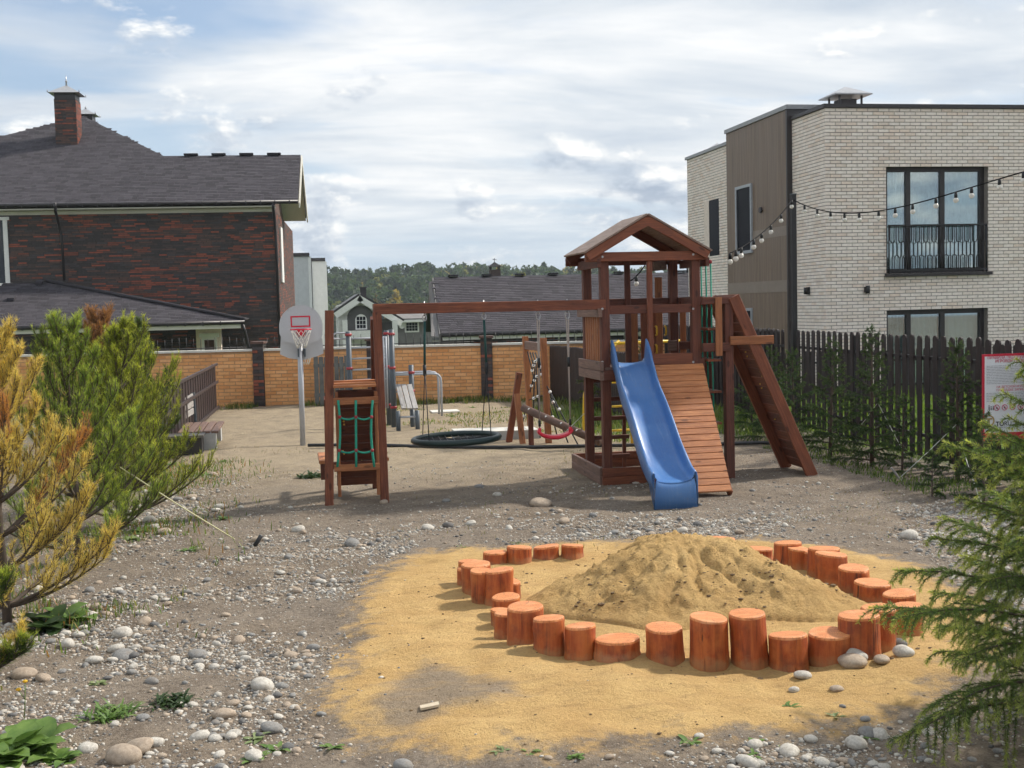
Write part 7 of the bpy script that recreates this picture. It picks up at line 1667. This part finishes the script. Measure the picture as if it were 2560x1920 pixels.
for k, (px, py, n, L, w) in enumerate(((690, 1870, 14, .09, .03), (640, 1850, 12, .08, .028), (640, 1905, 12, .08, .03), (830, 1870, 10, .07, .024), (1335, 1893, 10, .06, .02), (1250, 1890, 12, .05, .018), (1440, 1905, 14, .06, .02), (1725, 1855, 10, .07, .026), (1970, 1760, 10, .06, .02), (2090, 1780, 9, .06, .02), (1890, 1845, 9, .06, .024), (1950, 1850, 8, .05, .02), (2180, 1830, 9, .06, .026), (245, 1706, 30, .05, .03), (560, 1300, 16, .10, .03), (470, 1380, 18, .10, .03), (350, 1330, 22, .13, .04), (330, 1350, 20, .12, .04), (470, 1165, 14, .12, .05), (430, 1160, 14, .10, .04), (560, 1150, 18, .10, .03), (1290, 1030, 16, .12, .02), (1130, 1040, 20, .14, .02), (1180, 1020, 20, .14, .02), (1880, 1880, 8, .05, .02), (1290, 1355, 16, .06, .012), (1155, 1365, 14, .06, .012), (520, 1190, 16, .12, .03))):
    plant(px, py, n, L, w, 0.45, 'small low green weed growing flat on the bare ground', 'leaf_pale' if k % 4 == 1 else 'leaf_green', spread=0.03)
# yellow flower stalk at the left
g = G(60, 1800); fl = empty('hawkweed', (g[0], g[1], 0), 'thin stalk with two yellow flowers above the big leafy weed', 'flower')
MB().tube([(g[0], g[1], 0), (g[0]+0.01, g[1], 0.10), (g[0]+0.015, g[1], 0.20)], 0.0025, 4).tube([(g[0]+0.01, g[1], 0.11), (g[0]-0.02, g[1], 0.16)], 0.002, 4).build('stalk', 'leaf_green', fl)
for q in ((0.015, 0.205), (-0.02, 0.165)): MB().ball((g[0]+q[0], g[1], q[1]), 0.014, 0, 8, 5, (1, 1, .6)).build('flower_head', 'petal_yellow', fl)

def grass(name, n, fx, L, w, cols, lab):
    P = fx(n); n = len(P); z = ground_z(P[:, 0], P[:, 1]); a = rng.random(n)*6.28; l = L*rng.uniform(0.4, 1.2, n); le = rng.uniform(0.2, 0.9, n); d = np.stack([np.cos(a)*le, np.sin(a)*le, np.ones(n)], 1); d /= np.linalg.norm(d, axis=1, keepdims=True)
    s = np.stack([-np.sin(a), np.cos(a), np.zeros(n)], 1)*w/2; B0 = np.stack([P[:, 0], P[:, 1], z-0.005], 1); mid = B0+d*(l*0.55)[:, None]; tip = B0+d*l[:, None]-ZV*(l*le*0.35)[:, None]
    V = np.stack([B0-s, B0+s, mid+s*0.8, mid-s*0.8, tip], 1).reshape(-1, 3); b_ = np.arange(n)[:, None]*5
    F_ = np.concatenate([b_+np.array([[0, 1, 2]]), b_+np.array([[0, 2, 3]]), b_+np.array([[3, 2, 4]])], 0); c = np.array(cols)[rng.integers(0, len(cols), n)]*rng.uniform(0.75, 1.25, (n, 1))
    o = link(name, np_mesh(name, V, F_, 'needles', tint=np.repeat(c, 5, 0))); tag(o, lab, 'grass', kind='stuff')
GC = [(0.10, 0.17, 0.035), (0.14, 0.21, 0.05), (0.07, 0.13, 0.03), (0.20, 0.22, 0.08)]
def strip(x0, y0, x1, y1, sp, clump=0.42):
    def f(n):
        u = rng.random(n); x = x0+(x1-x0)*u+rng.normal(0, sp, n); y = y0+(y1-y0)*u+rng.normal(0, sp, n); k = fbm(x*1.6, y*1.6, 3, 71) > clump; return np.stack([x[k], y[k]], 1)
    return f
def area(x0, x1, y0, y1, clump=0.45, sc=1.2):
    def f(n):
        x = rng.uniform(x0, x1, n); y = rng.uniform(y0, y1, n); k = fbm(x*sc, y*sc, 3, 81) > clump; return np.stack([x[k], y[k]], 1)
    return f
grass('wall_grass', 7000, strip(-1.5, 27.1, 6.0, 25.8, 0.22, 0.46), 0.16, 0.012, GC+[(0.3, 0.25, 0.12)], 'ragged grass along the foot of the brick wall')
grass('yard_grass', 9000, area(1.0, 6.0, 18.8, 26.0, 0.54, 1.3), 0.075, 0.012, GC+[(0.30, 0.25, 0.12)]*2, 'patchy low grass in the far yard')
grass('corner_grass', 9000, area(4.6, 7.9, 17.5, 26.0, 0.40, 0.8), 0.24, 0.013, GC, 'green grass between the slatted fence and the pickets')
grass('fence_grass', 6000, area(6.5, 8.2, 11.5, 18.0, 0.46, 1.4), 0.10, 0.010, [(0.05, 0.10, 0.028), (0.09, 0.15, 0.04), (0.16, 0.24, 0.05)], 'green weeds at the foot of the small spruces')
grass('lawn_grass', 26000, area(8.0, 14.0, 12.0, 24.0, 0.15, 0.8), 0.16, 0.014, [(0.13, 0.22, 0.035), (0.17, 0.27, 0.05), (0.09, 0.17, 0.03)], 'lawn of the white house behind the pickets')
grass('pine_grass', 7000, strip(-1.75, 8.0, -1.5, 17.5, 0.42, 0.50), 0.11, 0.010, GC+[(0.30, 0.17, 0.08)], 'weeds and fallen needles under the pines')
grass('stray_grass', 5200, area(-1.5, 6.5, 9.5, 19.0, 0.60, 1.1), 0.055, 0.006, [(0.28, 0.23, 0.13), (0.20, 0.20, 0.08), (0.12, 0.15, 0.05), (0.20, 0.15, 0.10)], 'stray dry grass on the trodden yard')

# ================================================================== guy cords, stake, small litter
def clods():
    "dark damp crumbs on the heap and the trodden sand"
    n = 6500; x = rng.uniform(0.4, 4.6, n); y = rng.uniform(5.4, 9.6, n); h = pile_z(x, y); sd = poly_sd(x, y, SAND)
    keep = (sd > 0.05) & (rng.random(n) < np.where(h > 0.02, 0.85, 0.10)) & (fbm(x*3, y*3, 2, 91) > 0.42); x, y, h = x[keep], y[keep], h[keep]; n = len(x)
    me = stone_meshes(1, 1, 900)[0]; V0 = np.array([v.co[:] for v in me.vertices]); F0 = np.array([p.vertices[:] for p in me.polygons]); s = np.clip(np.exp(rng.normal(math.log(0.0085), 0.5, n)), 0.004, 0.03)*np.where(h > 0.02, 1.0, 0.6)
    P = V0[None]*s[:, None, None]*rng.uniform(0.7, 1.3, (n, len(V0), 1)); P += np.stack([x, y, ground_z(x, y)+h+s*0.2], 1)[:, None]
    F_ = (F0[None]+(np.arange(n)*len(V0))[:, None, None]).reshape(-1, 3); mottled('damp_soil', (0.085, 0.055, 0.03), (0.20, 0.13, 0.065), 30, 0.95, world_space=True)
    o = link('sand_clods', np_mesh('sand_clods', P.reshape(-1, 3), F_, 'damp_soil')); tag(o, 'dark damp crumbs scattered over the sand', 'sand crumbs', kind='stuff')
clods()
def guys():
    def cord(a, b2, lab, mat, r=0.005, stake=None):
        a, b2 = np.asarray(a, float), np.asarray(b2, float); o = empty('guy_cord', b2, lab, 'cord', 'guy cords of the young trees'); MB().tube([a, (a+b2)/2-ZV*0.01, b2], r, 5).build('cord', mat, o)
        if stake is not None: beam('stake', b2-np.asarray(stake)*0.07, b2+np.asarray(stake)*0.16, 0.022, 0.022, 'wood_grey', o, up=(0, 1, 0))
    g = G(600, 1352); cord(PY(300, 1168, 10.9), np.array([g[0]-0.05, g[1], 0.02]), 'pale yellow guy cord running from the pines to a peg', 'cord_pale', 0.006)
    k = G(640, 1362); o = MB().tube([(k[0]-0.04, k[1], -0.05), (k[0]+0.05, k[1]-0.02, 0.085)], 0.02, 8).build('ground_peg', 'hose'); tag(o, 'short dark metal peg leaning out of the stony ground', 'peg')
    e = G(2278, 1168); cord(PY(2196, 1010, 13.66), np.array([e[0], e[1], 0.02]), 'white guy cord from the slim spruce down to a wooden stake', 'cord_white', 0.005, (0.05, 0, 1))
    e = G(2140, 1098); cord(PY(2192, 1010, 13.7), np.array([e[0], e[1], 0.12]), 'short white guy cord from the slim spruce towards the climbing wall', 'cord_white', 0.004)
    e = G(2248, 1200); cord(PY(2392, 1060, 12.5), np.array([e[0], e[1], 0.02]), 'long white guy cord tied to the dark spruce by the sign', 'cord_white', 0.005, (-0.6, 0, 0.8))
    e = G(2452, 1262); cord(PY(2405, 1115, 12.4), np.array([e[0], e[1], 0.02]), 'white guy cord behind the large spruce branches', 'cord_white', 0.005)
    o = MB().tube([PY(1376+.0, 1083, 13.3)+np.array([0.19, 0, 0.02]), PY(1470, 1025, 14.5)], 0.004, 5).build('loose_cord', 'cord_white'); tag(o, 'thin pale cord stretched from the red swing to the tower', 'cord')
    g = G(1078, 1790); o = MB().obox((g[0]-0.055, g[1]-0.02, float(ground_z(g[0], g[1]))+0.004), (0.10, 0.025, 0.004), (0.0, 0.05, 0.0), (0, 0, 0.012)).build('wood_chip', 'wood_bare'); tag(o, 'small pale piece of board lying on the muddy sand', 'wood piece')
guys()

# ================================================================== air
def haze():
    m = bpy.data.materials.new('haze_air'); m.use_nodes = True; t = NT(m.node_tree); t.n.clear(); out = t.add('ShaderNodeOutputMaterial'); v = t.add('ShaderNodeVolumePrincipled', i_Density=0.00034)
    v.inputs['Color'].default_value = (0.76, 0.84, 0.93, 1); t.l.new(v.outputs[0], out.inputs['Volume']); MATS['haze_air'] = m
    o = MB().box((-910, -66, -17), (910, 1510, 36)).build('haze', 'haze_air'); tag(o, 'thin bluish air softening the far forest', 'haze', kind='stuff')
haze()
